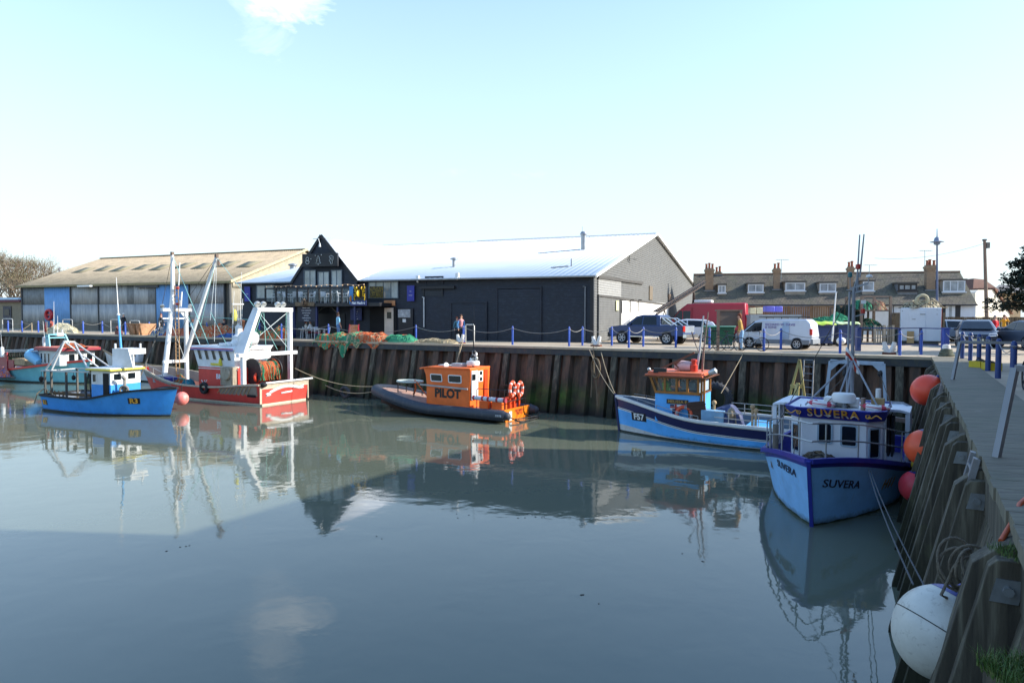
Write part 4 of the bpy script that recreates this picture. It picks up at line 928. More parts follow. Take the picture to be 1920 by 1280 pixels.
# whaleback and wheelhouse
x0=fr.y(74,690,-1.3).x; x1=fr.y(112,690,-1.3).x; zt=fr.y(90,654,-1.3).z; xx=fr.y(150,655,.0).x
zd=sh(.78)-.1
TW=mat('pale_wheelhouse','#bcc6c6',.5,var=.06)
b=B(); b.prism([(x0,-1.3,zd),(x1,-1.3,zd),(x1+.1,-.8,zd),(x1+.1,1.2,zd),(x0,1.3,zd)],(0,0,zt-zd-.12)); wh=b.build('wheelhouse',TW,tb)
b=B(); b.prism([(x0-.35,-1.5,zt-.12),(x1+.25,-1.5,zt-.12),(x1+.6,-.8,zt-.12),(x1+.6,1.4,zt-.12),(x0-.35,1.5,zt-.12)],(0,0,.22)); b.build('roof',MAR,tb,bev=.02)
b=B(); b.prism([(x0-.3,-1.42,zt+.1),(x1+.2,-1.42,zt+.1),(x1+.5,-.8,zt+.1),(x1+.5,1.3,zt+.1),(x0-.3,1.42,zt+.1)],(0,0,.04)); b.build('roof_top',mat('salmon_roof','#c96a50',.5),tb)
for i in range(3): port(wh,(x0,-1.3,zt),(1,0,0),(0,0,1),(0,-1,0),.2+i*.5,-1.1,.52+i*.5,-.3,.04,.04)
L2=(V((x1+.1,-.8,0))-V((x1,-1.3,0)))
for i in range(3): port(wh,(x1+.1,-.8,zt),(0,1,0),(0,0,1),(1,0,0),.05+i*.65,-1.1,.55+i*.65,-.35,.04,.04)
# teal goal-post mast on the roof
a=fr.y(97,655,-.5); tz=fr.y(97,627,-.5).z; ax_=a.x
b=B(); b.prism([(ax_-.5,-.7,zt+.12),(ax_+.1,-.7,zt+.12),(ax_-.05,-.7,tz),(ax_-.45,-.7,tz)],(0,.08,0)); b.prism([(ax_-.4,.75,zt+.12),(ax_+.2,.75,zt+.12),(ax_-.05,.5,tz),(ax_-.35,.5,tz)],(0,.08,0)); b.bb((ax_-.35,-.7,tz-.05),(ax_-.05,.55,tz+.03)); b.bb((ax_-.35,-.7,zt+.75),(ax_-.05,.7,zt+.83)); b.build('mast_frame',TEAL,tb)
b=B(); b.bb((ax_-.4,-.1,zt+.9),(ax_+.0,.45,zt+1.15)); b.build('radar',WHITEP,tb,bev=.06)
b=B(); 
for px,py0,py1 in((101,627,565),(108,627,592),): 
    p_=fr.y(px,py0,0); q_=fr.y(px,py1,0); b.tube(p_,q_,.03,.012,n=6)
b.tube((ax_-.2,.4,tz),(ax_-.2,.4,tz+.35),.05); b.build('aerial',WHITEP,tb)
q_=fr.y(88,620,0); p_=fr.y(88.5,655,0); b=B(); b.tube(p_,fr.y(88,603,0),.02,n=5); b.build('dan_pole',ROPEM,tb)
b=B(); b.poly([fr.y(85,603,0),fr.y(88,623,0),fr.y(82.5,622,0)]); b.build('red_flag',mat('flag_red','#b04035',.7),tb,solid=.01)
for px,py in((83.5,641),(4,660)):
    q_=fr.y(px,py,-.6 if px>10 else -1.8); b=B(); b.lathe([(.02,-.42),(.13,-.36),(.15,0),(.13,.36),(.02,.42)],q_,n=12); b.tube(q_+V((0,0,.4)),q_+V((-.15,0,1.6)),.012); b.build('fender',WHITEP,tb)
b=B(); q=fr.y(-10,657,-1.4); r_=fr.y(74,655,-1.4); b.tube(q,r_,.04,n=6); q=fr.y(-10,660,-1.6); r_=fr.y(70,658,-1.6); b.tube(q,r_,.04,n=6); b.build('boom_pole',PLs,tb)
q=fr.y(15,660,-1.2);r_=fr.y(-25,672,-1.2); b=B(); b.bb((r_.x,-1.3,r_.z-.7),(q.x,-1.2,q.z)); b.bb((q.x+.1,-1.25,q.z-1.3),(q.x+.9,-1.15,q.z-.6)); b.build('red_screen',MAR,tb)
b=B(); 
for i in range(6): b.torus(fr.y(20+i*4.5,663.5,-1.0),.24,.03,(.1,1,0),14,6)
b.path([fr.y(16,660,-1),fr.y(47,660,-1),fr.y(49,668,-1),fr.y(17,669,-1)],.03,5,closed=True); b.build('hoop_rack',mat('dark_gear'),tb)
b=B(); a=fr.y(33,671,-1.1); b.box(a+V((.3,.5,-.3)),(1.9,1.2,.5)); b.build('fish_hatch',mat('tan_gear','#b09672',.8,dirt='#6b5a44',da=.5),tb,bev=.03)
q=fr.y(67,672.5,-1.4); tub=thing('tub','pale blue plastic tub tipped on the rail of the teal boat','tub',fr.w(q),rz)
b=B(); b.lathe([(.0001,-.7),(.30,-.65),(.42,.1),(.5,.7),(.46,.7),(.38,.1),(.26,-.6),(.0001,-.62)],(0,0,0),(-.85,0,.45),14); b.build('body',mat('tub_blue','#7db9dc',.45,var=.06),tub)
netpile('rope_tangle','tangle of orange and dark rope heaped on the wheelhouse roof of the teal boat','net',fr.w((x1-.1,-.3,zt+.12)),(1.8,1.5),.45,[NO,ROPED,ROPEO],5,rz,strands=60)
q=fr.y(4,697,-2.3); netpile('net_bundle','blue and orange net bundle hanging at the stern of the teal boat','net',fr.w(q)+V((0,0,-.35)),(1.8,.8),1.1,[NB,NO,NP],6,rz,strands=60)
q0_=fr.y(-20,707,-2.4);q1_=fr.y(28,708,-2.4); B().tube(q0_,q1_,.09,.06).build('outrigger',mat('dark_post'),tb)
# ---- white boat moored between the blue boat and the quay
sc,rz,LW=place_boat((322,719),(205,706),1.5,1); fr=Fr(sc,rz)
wb=thing('fishing_boat','white boat with tan gunwale moored behind the blue R3 boat','boat',sc,rz)
sh=lambda t:1.25+.35*t+.65*ss(.3,1,t)
h=Hull(LW+.7,3.4,sh,rake=.7,ts=.85,pb=2.2)
h.build(wb,[BOOT,WHITEH],[lambda t:.0,lambda t:.1],[0,0,1],dm=DECKM)
b=B(); h.sweep(b,lambda t:sh(t)+.02,.12,.12,.02,stern=True); b.build('gunwale',mat('tan_gunwale','#a98f6c',.7),wb)
b=B(); b.bb((h.L*.5,-.8,1.4),(h.L*.72,.8,2.5)); whb=b.build('wheelhouse',WHITEH,wb,bev=.04)
for i in range(2): port(whb,(h.L*.5,.8,1.6),(1,0,0),(0,0,1),(0,1,0),.2+i*.7,.2,.7+i*.7,.65,.05)
a=fr.y(283,668,.3);c=fr.y(305,648,.3); b=B(); b.tube(P(262,708,44),P(306,600,46),.05,n=6); b.build('leaning_pole',mat('dark_post'),wb,w=True)
# ---- red trawler
n0=G(486.6,761.4,0); dq=V((-.872,.4895,0)).normalized(); prt=V((-dq.y,dq.x,0))   # port side faces the camera
HB=1.85; sc=n0-prt*HB; rz=atan2(dq.y,dq.x); fr=Fr(sc,rz); LB=fr.y(266,694,0).x
tr=thing('trawler','red and white steel trawler with white gantry and net drum at the stern','boat',sc,rz)
sh=lambda t:1.18-.30*ss(0,.35,t)+.75*ss(.5,1.02,t)
h=Hull(LB,4.0,sh,rake=1.1,ts=.92,pb=2.6,pw=1.9,wl=.9)
GREYH=mat('grey_hull','#8f8d86',.6,var=.12,dirt='#6b4f3f',da=.3)
CREAM=mat('cream_boot','#cfc3a6',.6,var=.1,dirt='#6f6a3c',da=.35)
h.build(tr,[CREAM,RED],[lambda t:.0,lambda t:.05,lambda t:.09],[0,0,0,1],dm=mat('deck_red_brown','#6d4338',.8,dirt='#3a2c28',da=.4),inner=mat('bulwark_grey','#77706a',.7),bul=.6)
b=B(); h.sweep(b,lambda t:sh(t)+.01,.12,.1,.02,stern=True); b.build('gunwale',mat('pale_gunwale','#b6a892',.6,dirt='#6d5a48',da=.4),tr)
def hullpatch(h,par,t0,t1,zf0,zf1,side,mt,nm,off=.012,n=20):
    b=B(); f=lambda o:(lambda u,v:(lambda t:(lambda p:V((p.x,p.y+side*o,p.z)))(h.P(t,zf0(t)+(zf1(t)-zf0(t))*v,side)))(t0+(t1-t0)*u))
    b.grid(f(off),n,3); return b.build(nm,mt,par)
hullpatch(h,tr,.62,.985,lambda t:sh(t)-.62+.15*(t-.62),lambda t:sh(t)-.05,1,GREYH,'grey_bow_panel')
hullpatch(h,tr,.02,.26,lambda t:.52,lambda t:sh(t)-.07,1,mat('worn_steel','#8a7d70',.6,var=.2,dirt='#5b463a',da=.5),'chafe_plate')
b=B()
for i in range(9):
    t=.05+.024*i; p0=h.P(t,sh(t)-.05,1,.02); p1=h.P(t+.035,.56,1,.02); b.tube(p0,p1,.022,n=5)
b.build('chafe_bars',mat('tan_bar','#b38f66',.6),tr)
hullpatch(h,tr,.03,.085,lambda t:.45,lambda t:.6,1,mat('opening_shade_black'),'freeing_port_shade',.03,6)  # dark hull patch; shade inside the slot put into colour
# transom: ribbon
b=B(); TX=-.02; pts=[]
def rib(u,v):
    y=1.15-2.3*u; z=.62+.22*sin(pi*u)**1+.10*u; return V((TX-.012,-y if False else y,z+v*.17))
b.grid(rib,16,1); 
b.add([(TX-.012,1.45,.48),(TX-.012,1.05,.55),(TX-.012,1.05,.75),(TX-.012,1.45,.68),(TX-.012,1.36,.58)],[(0,1,2,3,4)]); b.add([(TX-.012,-1.1,.72),(TX-.012,-1.5,.78),(TX-.012,-1.4,.86),(TX-.012,-1.5,.98),(TX-.012,-1.1,.90)],[(0,1,2,3,4)])
b.add([(TX-.012,.3,.55),(TX-.012,-.55,.6),(TX-.012,-.55,.70),(TX-.012,.3,.65)],[(0,1,2,3)])
b.build('name_ribbon',WHITEP,tr,solid=.008)
b=B(); b.bb((TX-.01,-1.8,sh(0)-.25),(TX+.01,1.8,sh(0)-.05)); b.bb((TX-.012,-1.86,.1),(TX+.01,-1.78,sh(0))); b.bb((TX-.012,1.70,.1),(TX+.01,1.84,sh(0)-.1)); b.build('transom_trim',mat('pale_gunwale'),tr)
b=B(); b.tube((-.1,-2.1,sh(0)+.12),(-.1,1.5,sh(0)+.10),.06,n=10); b.build('stern_roller',WHITEH,tr)
b=B(); b.ell((-.05,1.62,sh(0)+.03),(.2,.26,.16)); b.build('quarter_fender',BLACKR,tr)
# casing and wheelhouse
x0=fr.y(440,690,1.35).x; x1=fr.y(372,690,1.35).x; zd=.5; zb=fr.y(400,688,1.35).z; zr=fr.y(390,652,1.35).z
b=B(); b.prism([(x0-.3,1.35,zd),(x1,1.35,zd),(x1,-1.35,zd),(x0-.3,-1.35,zd)],(0,0,zb-zd)); b.build('casing',RED,tr,bev=.03)
b=B(); fl=.45
pol=[(x0,1.35,zb),(x1,1.35,zb),(x1+fl,1.35,zr-.12),(x0,1.35,zr-.12)]; b.prism(pol,(0,-2.7,0)); whs=b.build('wheelhouse',WHITEH,tr)
b=B(); b.prism([(x0-.1,1.5,zr-.12),(x1+fl+.15,1.5,zr-.12),(x1+fl+.25,1.3,zr+.12),(x0-.1,1.3,zr+.12)],(0,-2.8,0)); b.build('wheelhouse_roof',WHITEH,tr,bev=.03)
for k,(dz,mt_) in enumerate(((-.02,mat('red_stripe','#b5394a',.5)),(-.10,mat('blue_stripe','#3b4fa5',.5)))):
    B().bb((x0-.08,1.505,zr+dz-.03),(x1+fl+.1,1.52,zr+dz+.03)).build('roof_stripe',mt_,tr)
Wl=x1+fl-x0
for i in range(5):
    xx=x0+.25+i*(x1-x0-.05)/5.0; port(whs,(xx,1.35,zb+.42),(1,0,0),(0,0,1),(0,1,0),0,0,.34,.62,.04,.03,sk=.38)
b=B(); yj=fr.y(413,682,1.42); b.lathe([(.02,-.12),(.14,-.1),(.1,.12),(.06,.3),(.02,.34)],yj,n=8); b.bb((yj.x-.1,1.36,yj.z-.1),(yj.x+.9,1.42,yj.z+.02)); b.build('yellow_jacket',mat('yellow_oilskin','#d8c63a',.6),tr)
b=B(); b.text('BM',lambda X,Y,Z:V((fr.y(411,706,1.36).x-X,1.36+Z,fr.y(411,706,1.36).z+Y)),.42,.004,bold=.012); b.build('lettering',WT,tr)
b=B(); b.bb((x0-.3,1.355,zb-.12),(x1,1.37,zb-.08)); b.build('casing_line',WHITEP,tr)
# roof clutter: radars, domes, lifted dinghy shape and aerials
b=B(); q=fr.y(440,640,.3); b.lathe([(.5,-.35),(.52,-.1),(.35,.1),(.38,.3),(.2,.4),(.22,.9),(.02,1.0)],(x0+.9,.3,zr+.42),n=12); b.bb((x0+.3,-.6,zr+.1),(x0+1.9,.5,zr+.35)); b.bb((x0+.9,.5,zr+.12),(x0+1.9,1.0,zr+.3)); b.build('roof_gear',WHITEH,tr,bev=.05)
b=B(); q=V((x0-.25,.6,zr+.6)); b.lathe([(.02,-.5),(.42,-.5),(.45,-.2),(.42,.35),(.3,.5),(.02,.52)],q,(.0,1,0),16); b.build('liferaft_canister',WHITEH,tr)
b=B()
for px,py1,yy_ in((437,545,.6),(451,510,.3),(453,560,.9),(446,572,.5)):
    p_=fr.y(px-3 if px!=446 else 446,640,yy_);q_=fr.y(px+2 if px!=446 else 446,py1,yy_); b.tube(p_-V((0,0,.6)),q_,.025,.012,n=5)
q_=fr.y(446,570,.5); b.box(q_,(.1,.8,.06)); b.build('aerial',WHITEP,tr)
b=B(); p_=fr.y(446,640,0);q_=fr.y(455,600,0); b.bar(p_-V((0,0,.5)),q_,.12,.3); b.build('brown_spar',mat('brown_spar','#8a5234',.7),tr)
b=B(); b.lathe([(.1,-.3),(.16,0),(.1,.3),(.03,.4)],fr.y(440,592,.2),n=8); b.build('yellow_float',mat('yellow_float','#c9c25a',.6),tr)
# stern gantry
gx=fr.y(456,690,1.5).x; yF=fr.x(545,690,gx).y; zc=fr.x(500,663,gx).z; zt=fr.x(510,579,gx).z
GW=WHITEH; yN=1.5
yFt=fr.x(538,580,gx).y
b=B(); b.bb((gx-.12,yN-.12,zd),(gx+.12,yN+.12,zc)); b.build('gantry_leg',GW,tr,bev=.02)
b=B(); b.bb((gx-.12,yF-.08,zd),(gx+.14,yF+.14,zt)); b.build('gantry_leg',GW,tr,bev=.02)
b=B(); b.bb((gx-.14,fr.x(555,664,gx).y,zc-.12),(gx+.14,yN+.4,zc+.10)); b.build('gantry_crossbeam',GW,tr,bev=.02)
yNt=fr.x(484,580,gx).y
b=B(); b.prism([(gx-.16,yN+.1,zc+.1),(gx+.7,yN+.1,zc+.1),(gx+.35,yNt+.12,zt),(gx-.16,yNt+.12,zt)],(0,-.26,0)); b.build('gantry_slanted_leg',GW,tr,bev=.02)
b=B(); b.bb((gx-.14,yF-.12,zt-.18),(gx+.3,yNt+.15,zt+.08)); b.build('gantry_top_beam',GW,tr,bev=.02)
for px in(482,493,520,530):
    q=fr.x(px,571,gx); o=B().lathe([(.02,-.16),(.16,-.08),(.2,.08),(.18,.1),(.01,.11)],(gx,q.y,zt+.28),(-.6,0,-.5),12).tube((gx,q.y,zt+.05),(gx,q.y,zt+.25),.03).build('floodlight',mat('lamp_shell','#b9bbb6',.3,.4),tr)
DRUMC=mat('drum_black','#1d2126',.55)
yc=(fr.x(478,690,gx+.2).y+fr.x(512,690,gx+.2).y)/2; zdm=fr.x(495,694,gx+.3).z; hw=(fr.x(474,690,gx+.2).y-fr.x(514,690,gx+.2).y)/2
for s_ in(-1,1): B().lathe([(.02,-.03),(.78,-.03),(.78,.03),(.02,.03)],(gx+.3,yc+s_*hw,zdm),(0,1,0),22).build('drum_flange',DRUMC,tr)
nd=B(); nd.grid(lambda u,v:V((gx+.3+cos(2*pi*v)*(.55+.1*noise.noise(V((u*5,v*9,1)))),yc-hw+2*hw*u,zdm+sin(2*pi*v)*(.55+.1*noise.noise(V((u*5,v*9,1)))))),16,24,mf=lambda i,j:0 if noise.noise(V((i*.3,j*.05,2)))<.02 else 1)
for k in range(50):
    y=yc+ru(-hw*.95,hw*.95); a0=ru(1.5,4.6); nd.path([V((gx+.3+cos(a0+q*.25)*.66,y+ru(-.03,.03),zdm+sin(a0+q*.25)*.66)) for q in range(5)]+[V((gx+.3+cos(a0+1)*.75,y,zdm-.55))],.02,4,m=k%2)
nd.build('wound_net',[NG,NO],tr)
b=B(); b.torus((gx-.05,yc+.75,zdm-.35),.2,.09,(1,.3,0)); b.build('orange_float',ORB,tr)
b=B(); b.bb((gx+.9,-1.5,zd),(gx+1.1,1.2,zd+1.4)); b.build('aft_bulkhead',RED,tr)
b=B(); q=fr.y(430,705,1.5); b.box(q,(1.0,.5,1.1)); b.lathe([(.35,-.1),(.38,0),(.35,.1)],q+V((-.1,.3,.15)),(0,1,0),16); b.build('winch_housing',mat('winch_cream','#9d9480',.7,var=.2,dirt='#5d4a38',da=.6),tr,bev=.03)
# forward masts
xm=fr.y(306,690,1.0).x; yR=fr.x(350,680,xm).y
tpL=fr.x(323,478,xm); 
b=B(); b.tube((xm,1.0,zd+.1),(xm,tpL.y,tpL.z-2.6),.17,.15,n=10); b.tube((xm,1.0*.5+tpL.y*.5,zd+3) if False else (xm,tpL.y,tpL.z-2.6),tpL,.15,.10,n=10); b.build('mast',WHITEH,tr)
b=B(); b.tube((xm,yR,zd),(xm,yR-.0,fr.x(348,578,xm).z),.14,n=10); b.build('mast',WHITEH,tr)
zcb=fr.x(330,581,xm).z; z2=fr.x(330,597,xm).z; z3=fr.x(330,677,xm).z
b=B(); b.bar((xm,fr.x(303,581,xm).y,zcb),(xm,fr.x(358,581,xm).y,zcb),.24,.22); b.bar((xm,1.0,z2),(xm,yR,z2),.1,.1); b.bar((xm,1.0,z3),(xm,yR,z3),.16,.2); b.prism([(xm,yR+.1,zcb),(xm,yR+.55,zcb),(xm,yR+.1,zcb-.5)],(.1,0,0)); b.build('crosstree',WHITEH,tr,bev=.02)
for px in(304,356): 
    q=fr.x(px,573,xm); B().lathe([(.03,-.1),(.12,-.02),(.13,.1),(.02,.12)],q,(-.5,.3,-.4),10).build('floodlight',mat('lamp_shell'),tr)
b=B(); p0=fr.y(352,652,-.6); p1=fr.y(406,482,-.6); b.tube(fr.y(346,672,-.6),p1,.15,.10,n=10); b.build('boom',WHITEH,tr)
b=B(); b.box(tpL+V((0,0,.08)),(.16,.18,.24)); b.box(p1+V((0,0,.06)),(.18,.18,.22)); b.box(tpL+V((.0,-.05,-.45)),(.12,.12,.4)); b.box(p1+V((-.2,0,-.35)),(.12,.12,.4)); b.build('block',mat('block_rust','#6a5648',.7,dirt='#2d2723',da=.5),tr)
b=B(); q0=fr.y(331,548,.2); q1=fr.y(331,600,.2); xo=.18
for s_ in(-1,1): b.tube(V((q0.x+s_*xo,.2,zd)),V((q0.x+s_*xo,.2,fr.y(331,535,.2).z)),.03,n=5)
k=26; z0_=zd; z1_=fr.y(331,540,.2).z
for i in range(k): z=z0_+(z1_-z0_)*i/k; b.tube((q0.x-xo,.2,z),(q0.x+xo,.2,z),.022,n=5)
b.build('mast_ladder',mat('tan_bar'),tr)
b=B(); b.tube(fr.y(335,535,.2),fr.y(337,492,.2),.04,.03); b.tube(fr.y(339,575,0),fr.y(341,547,0),.05); b.tube(fr.y(336,575,0),fr.y(337,563,0),.05); b.build('aerial',WHITEP,tr)
for py,mm in((540,mat('lamp_red','#b23a2c',.4)),(570,mat('lamp_red'))): B().ell(fr.y(333,py,.2),(.12,.12,.1)).build('navigation_lamp',mm,tr)
def rg(par,mt,nm,segs,r=.022,sag=.0):
    b=B()
    for a_,c_ in segs: b.rope(a_,c_,sag,r,8)
    return b.build(nm,mt,par)
sl=V((gx+.2,yNt,zt)); 
def pz(px,py,y): return fr.y(px,py,y)
rg(tr,ROPET,'teal_rigging',[(tpL,pz(395,655,.8)),(tpL,pz(372,600,.3)),(p1,sl),(p1,pz(383,580,-.6)),(p1,pz(376,610,-.4)),(pz(395,585,.5),pz(434,665,1.3)),(pz(353,592,-.7),pz(378,655,1.2)),(pz(352,592,-.7),pz(480,600,.5)),(sl,pz(520,655,-1)),(V((gx,yNt-.4,zt)),V((gx+.1,yN-.4,zc))),(V((gx,yF+.3,zt)),V((gx,yF+.4,zc))),(V((gx,yNt-.4,zt)),V((gx,yNt-.6,zdm+.6)))],.015)
rg(tr,mat('white_rope','#c9d0ce',.8),'white_rigging',[(pz(318,596,.9),pz(346,672,-.5)),(pz(352,596,-.7),pz(376,648,1.0)),(sl,pz(538,650,-1.5)),(V((gx,yF+.2,zt-.2)),V((gx+.6,yN,zc)))],.02)
rg(tr,ROPED,'wire_rigging',[(tpL,pz(290,640,0)),(p1,pz(352,560,-.5)),(p1,pz(330,640,.4)),(pz(440,600,0),pz(400,660,1))],.016)
rg(tr,mat('white_rope'),'stay',[(p1+V((0,0,-.2)),pz(402,640,0)),(p1,pz(394,600,0))],.014)
netpile('net_heap','orange and green net heaped on the foredeck of the red trawler','net',fr.w(((fr.y(335,690,.3)).x,.3,zd)),(2.2,1.6),.95,[NO,NG,NO],8,rz,strands=70)
b=B(); q=fr.y(305,690,.9); b.box((q.x,.9,zd+.5),(1.1,.7,.45)); b.box((q.x-.8,.9,zd+.45),(.6,.6,.4),m=1); b.build('fish_box',[mat('box_grey','#8d8f93',.6),mat('box_blue','#3a3f8f',.5)],tr,bev=.02)
netpile('net_heap','small teal net bundle beside the rail of the red trawler','net',fr.w((fr.y(350,700,1.3).x,1.2,zd+.2)),(.9,.7),.8,[NT_ if False else mat('teal_net','#2c7c8c',.8,var=.3,sc=12)],9,rz,strands=30)
h.rails(tr,.4,[.5+.05*i for i in range(9)],.016,mat('rail_grey','#a3a49f',.5),sides=(1,),name='hand_rail')
p=h.P(.55,.75,1,.14)
q=fr.y(382.5,727,2.05); ty=B().torus((0,0,0),.27,.11,(0,1,0),20,8).build('tyre_fender',BLACKR); ty.location=fr.w(q); ty.rotation_euler=(0,0,rz); tag(ty,'black tyre fender on the side of the red trawler','tyre')
b=B(); 
for px in (378,384,388): b.rope(fr.y(px,712,2.0),fr.y(382,719,2.05),.02,.02)
b.build('fender_lashing',mat('white_rope'),tr)
# small open white boat cover / mooring line
B().rope(P(553,690,41),P(705,724,40),.35,.022,16).build('mooring_rope',ROPEM,tr,w=True)
# ---- orange pilot boat
n0=G(942.5,793.4,0); dp=V((-.852,.523,0)).normalized(); prt=V((-dp.y,dp.x,0)); sc=n0-prt*1.35; rz=atan2(dp.y,dp.x); fr=Fr(sc,rz)
pl=thing('pilot_boat','orange inflatable collared boat marked PILOT moored below the quay','boat',sc,rz)
LP=fr.y(699,735,0).x-.35
OR=hullmat('orange_paint','#ec6c1e','#8f4a24',.28,False,.4,'#d08a5a'); ORD=mat('orange_deck','#ab8470',.7,var=.15,dirt='#c4b8a6',da=.5); COLL=mat('grey_collar','#363b43',.6,var=.1,sc=3,dirt='#6f6e6a',da=.3)
def cz(x): t=x/LP; return .36+.62*ss(.45,1.05,t)
pts=[];rs=[]
N_=44
def cy(x):
    t=x/LP; return 1.38*(1-max(0,(t-.35)/.65)**2.6)**.62 if t<1 else 0
path=[]
for i in range(N_+1):
    a=i/N_; 
    x=LP*(1-(1-a)**1.6) if False else LP*sin(a*pi/2)**.9
    path.append((x,cy(min(x,LP*.9999)),cz(x)))
left=[V(p) for p in path]; right=[V((p[0],-p[1],p[2])) for p in reversed(path[:-1])]
al=[V((-.25,1.38,.36))]+left+right+[V((-.25,-1.38,.36))]
b=B(); b.path(al,[.19]+[.275+.03*ss(.6,1,p.x/LP) for p in al[1:-1]]+[.2],14); b.ell((-.25,1.38,.36),(.2,.2,.2));b.ell((-.25,-1.38,.36),(.2,.2,.2)); b.build('inflatable_collar',COLL,pl,ang=60)
b=B(); b.path([p+V((0,.28 if p.y>=0 else -.28,-.17)) if abs(p.y)>.3 else p+V((.28,0,-.17)) for p in al],.035,6); b.build('rubbing_strake',BLACKR,pl)
b=B()
for s_ in(-1,1): b.grid(lambda u,v,s_=s_:V((LP*.97*u,s_*(cy(LP*u*.999)*(.25+.6*v) if u<1 else .0),-.3+.45*v+(cz(LP*u)-.36)*v+.55*ss(.72,1,u)*(1-v))),30,3)
b.build('hull',mat('hull_brown','#4a3228',.6),pl)
b=B(); b.grid(lambda u,v:V((LP*.96*u,(2*v-1)*cy(LP*u*.96)*.9,cz(LP*u)+.12)),26,2); b.build('deck',ORD,pl)
b=B(); b.prism([(0,-1.2,.62),(0,1.2,.62),(0,1.05,-.1),(0,-1.05,-.1)],(.08,0,0)); trn=b.build('transom',mat('orange_yellow','#e07a18',.4),pl)
for z,sz,t_ in((.46,.13,'MEDWAY'),(.32,.12,'PILOTS')):
    b=B(); b.text(t_,lambda X,Y,Z:V((-.012-Z,-.2-X,z+Y)),sz*1.5,.003); b.build('lettering',mat('red_lettering','#a8322a',.5),trn)
b=B(); b.bb((-.03,.55,.05),(-.01,.8,.5)); b.build('white_panel',WHITEP,trn)
b=B()
for y in(-.7,.7): b.tube((0,y,.2),(-.7,y*1.2,.05),.03); 
b.tube((-.7,-.9,.05),(-.7,.9,.02),.035); b.tube((0,.2,.05),(-.75,-1.0,.15),.025); b.build('boarding_frame',mat('black_tube','#1c1c20',.4),pl)
# cabin
x0=fr.y(881,757,.85).x; x1=fr.y(799,740,.85).x; zdk=.48; zt=fr.y(850,692,.85).z; yw=fr.x(917,740,x0).y
b=B()
prof=[(x0,zdk),(x1,zdk),(x1-.02,zdk+1.15),(x1+.05,zt-.35),(x1+.2,zt),(x0-.05,zt+.08),(x0-.05,zt-.3),(x0,zdk+.95)]
b.prism([(x,.85,z) for x,z in prof],(0,yw-.85,0)); cb=b.build('cabin',OR,pl,bev=.04)
b=B(); b.prism([(x1-.1,.93,zt-.02),(x1+.5,.8,zt-.10),(x1+.5,yw+.1,zt-.10),(x1-.1,yw-.05,zt-.02)],(0,0,.09)); b.prism([(x0-.05,.92,zt),(x1-.1,.93,zt-.02),(x1-.1,yw-.05,zt-.02),(x0-.05,yw-.04,zt)],(0,0,.1)); b.build('cabin_roof',OR,pl,bev=.03)
def cpt(px,py): return fr.y(px,py,.85)
a=cpt(830,716);c=cpt(808,700)
port(cb,(a.x,.85,a.z),(1,0,0),(0,0,1),(0,1,0),0,0,c.x-a.x,c.z-a.z,.08,.05,sk=.12)
a=cpt(866,719);c=cpt(841,702); port(cb,(a.x,.85,a.z),(1,0,0),(0,0,1),(0,1,0),0,0,c.x-a.x,c.z-a.z,.08,.05,sk=.05)
b=B(); q=cpt(839,738); q2=cpt(812,738); b.text('PILOT',lambda X,Y,Z:V((q.x-X,.86+Z,q.z+Y)),.62,.004,bold=.028); b.build('pilot_lettering',mat('black_lettering','#141212',.5),cb)
b=B(); a=cpt(790,720);c=cpt(879,729); b.bar((a.x,.95,a.z),(c.x,.95,c.z),.05,.08); b.build('grab_rail',mat('rail_pale','#a9a6a0',.5),pl)
# rear face: white door and panel
def rp(px,py): return fr.x(px,py,x0-.06)
b=B(); a=rp(884,750);c=rp(896,694); b.bb((x0-.09,c.y,a.z),(x0-.03,a.y,c.z)); dr=b.build('door',WHITEP,pl,bev=.02)
a=rp(884.5,713);c=rp(890.5,701); B().bb((x0-.11,c.y,a.z),(x0-.085,a.y,c.z)).build('door_window',GLASS,dr)
b=B(); a=rp(897,716);c=rp(905,694); b.bb((x0-.085,c.y,a.z),(x0-.05,a.y,c.z)); o=b.build('white_panel',WHITEP,pl,bev=.02)
for y_ in(699,710):
    a=rp(899,y_+3.5);c=rp(903,y_-3.5); B().bb((x0-.10,c.y,a.z),(x0-.083,a.y,c.z)).build('small_window',GLASS,o)
b=B(); a=rp(908,756);c=rp(914,692); b.bb((x0-.08,c.y,a.z),(x0-.045,a.y,c.z)); b.build('orange_stripe',mat('deep_orange','#c7431a',.4),pl)
# roof gear
b=B(); q=fr.y(835,686,.4); b.lathe([(.02,-.05),(.13,0),(.14,.12),(.02,.16)],fr.y(835,685,.4),(-.6,.3,.2),10); b.tube(fr.y(836,694,.4),fr.y(836,686,.4),.025); b.build('searchlight',WHITEP,pl)
b=B(); q=fr.y(861,686,.2); b.box(q,(.65,.5,.3)); b.bb((q.x-.1,-.3,zt+.08),(q.x+1.4,.2,zt+.14)); b.build('equipment_box',mat('pale_grey_box','#b3b5b3',.5),pl,bev=.03)
b=B(); q=fr.y(887,681,.0); b.lathe([(.02,-.12),(.33,-.1),(.36,.0),(.33,.12),(.02,.14)],q,n=16); b.build('radar',WHITEP,pl)
b=B(); b.tube((q.x,0,zt),(q.x,0,fr.y(888,658,0).z),.05); b.build('mast',mat('grey_tube'),pl)
for i,(px,py) in enumerate(((886,668),(892,664),(893,672),(889,660),(884,674))):
    B().ell(fr.y(px,py,ru(-.1,.1)),(.1,.1,.12),8,6).build('navigation_lamp',[mat('black_tube'),WHITEP,mat('lamp_shell')][i%3],pl)
b=B()
for px,py in((886,600),(889,575)): b.tube(fr.y(888,664,0),fr.y(px,py,0),.018,.008,n=5)
b.build('aerial',mat('black_tube'),pl)
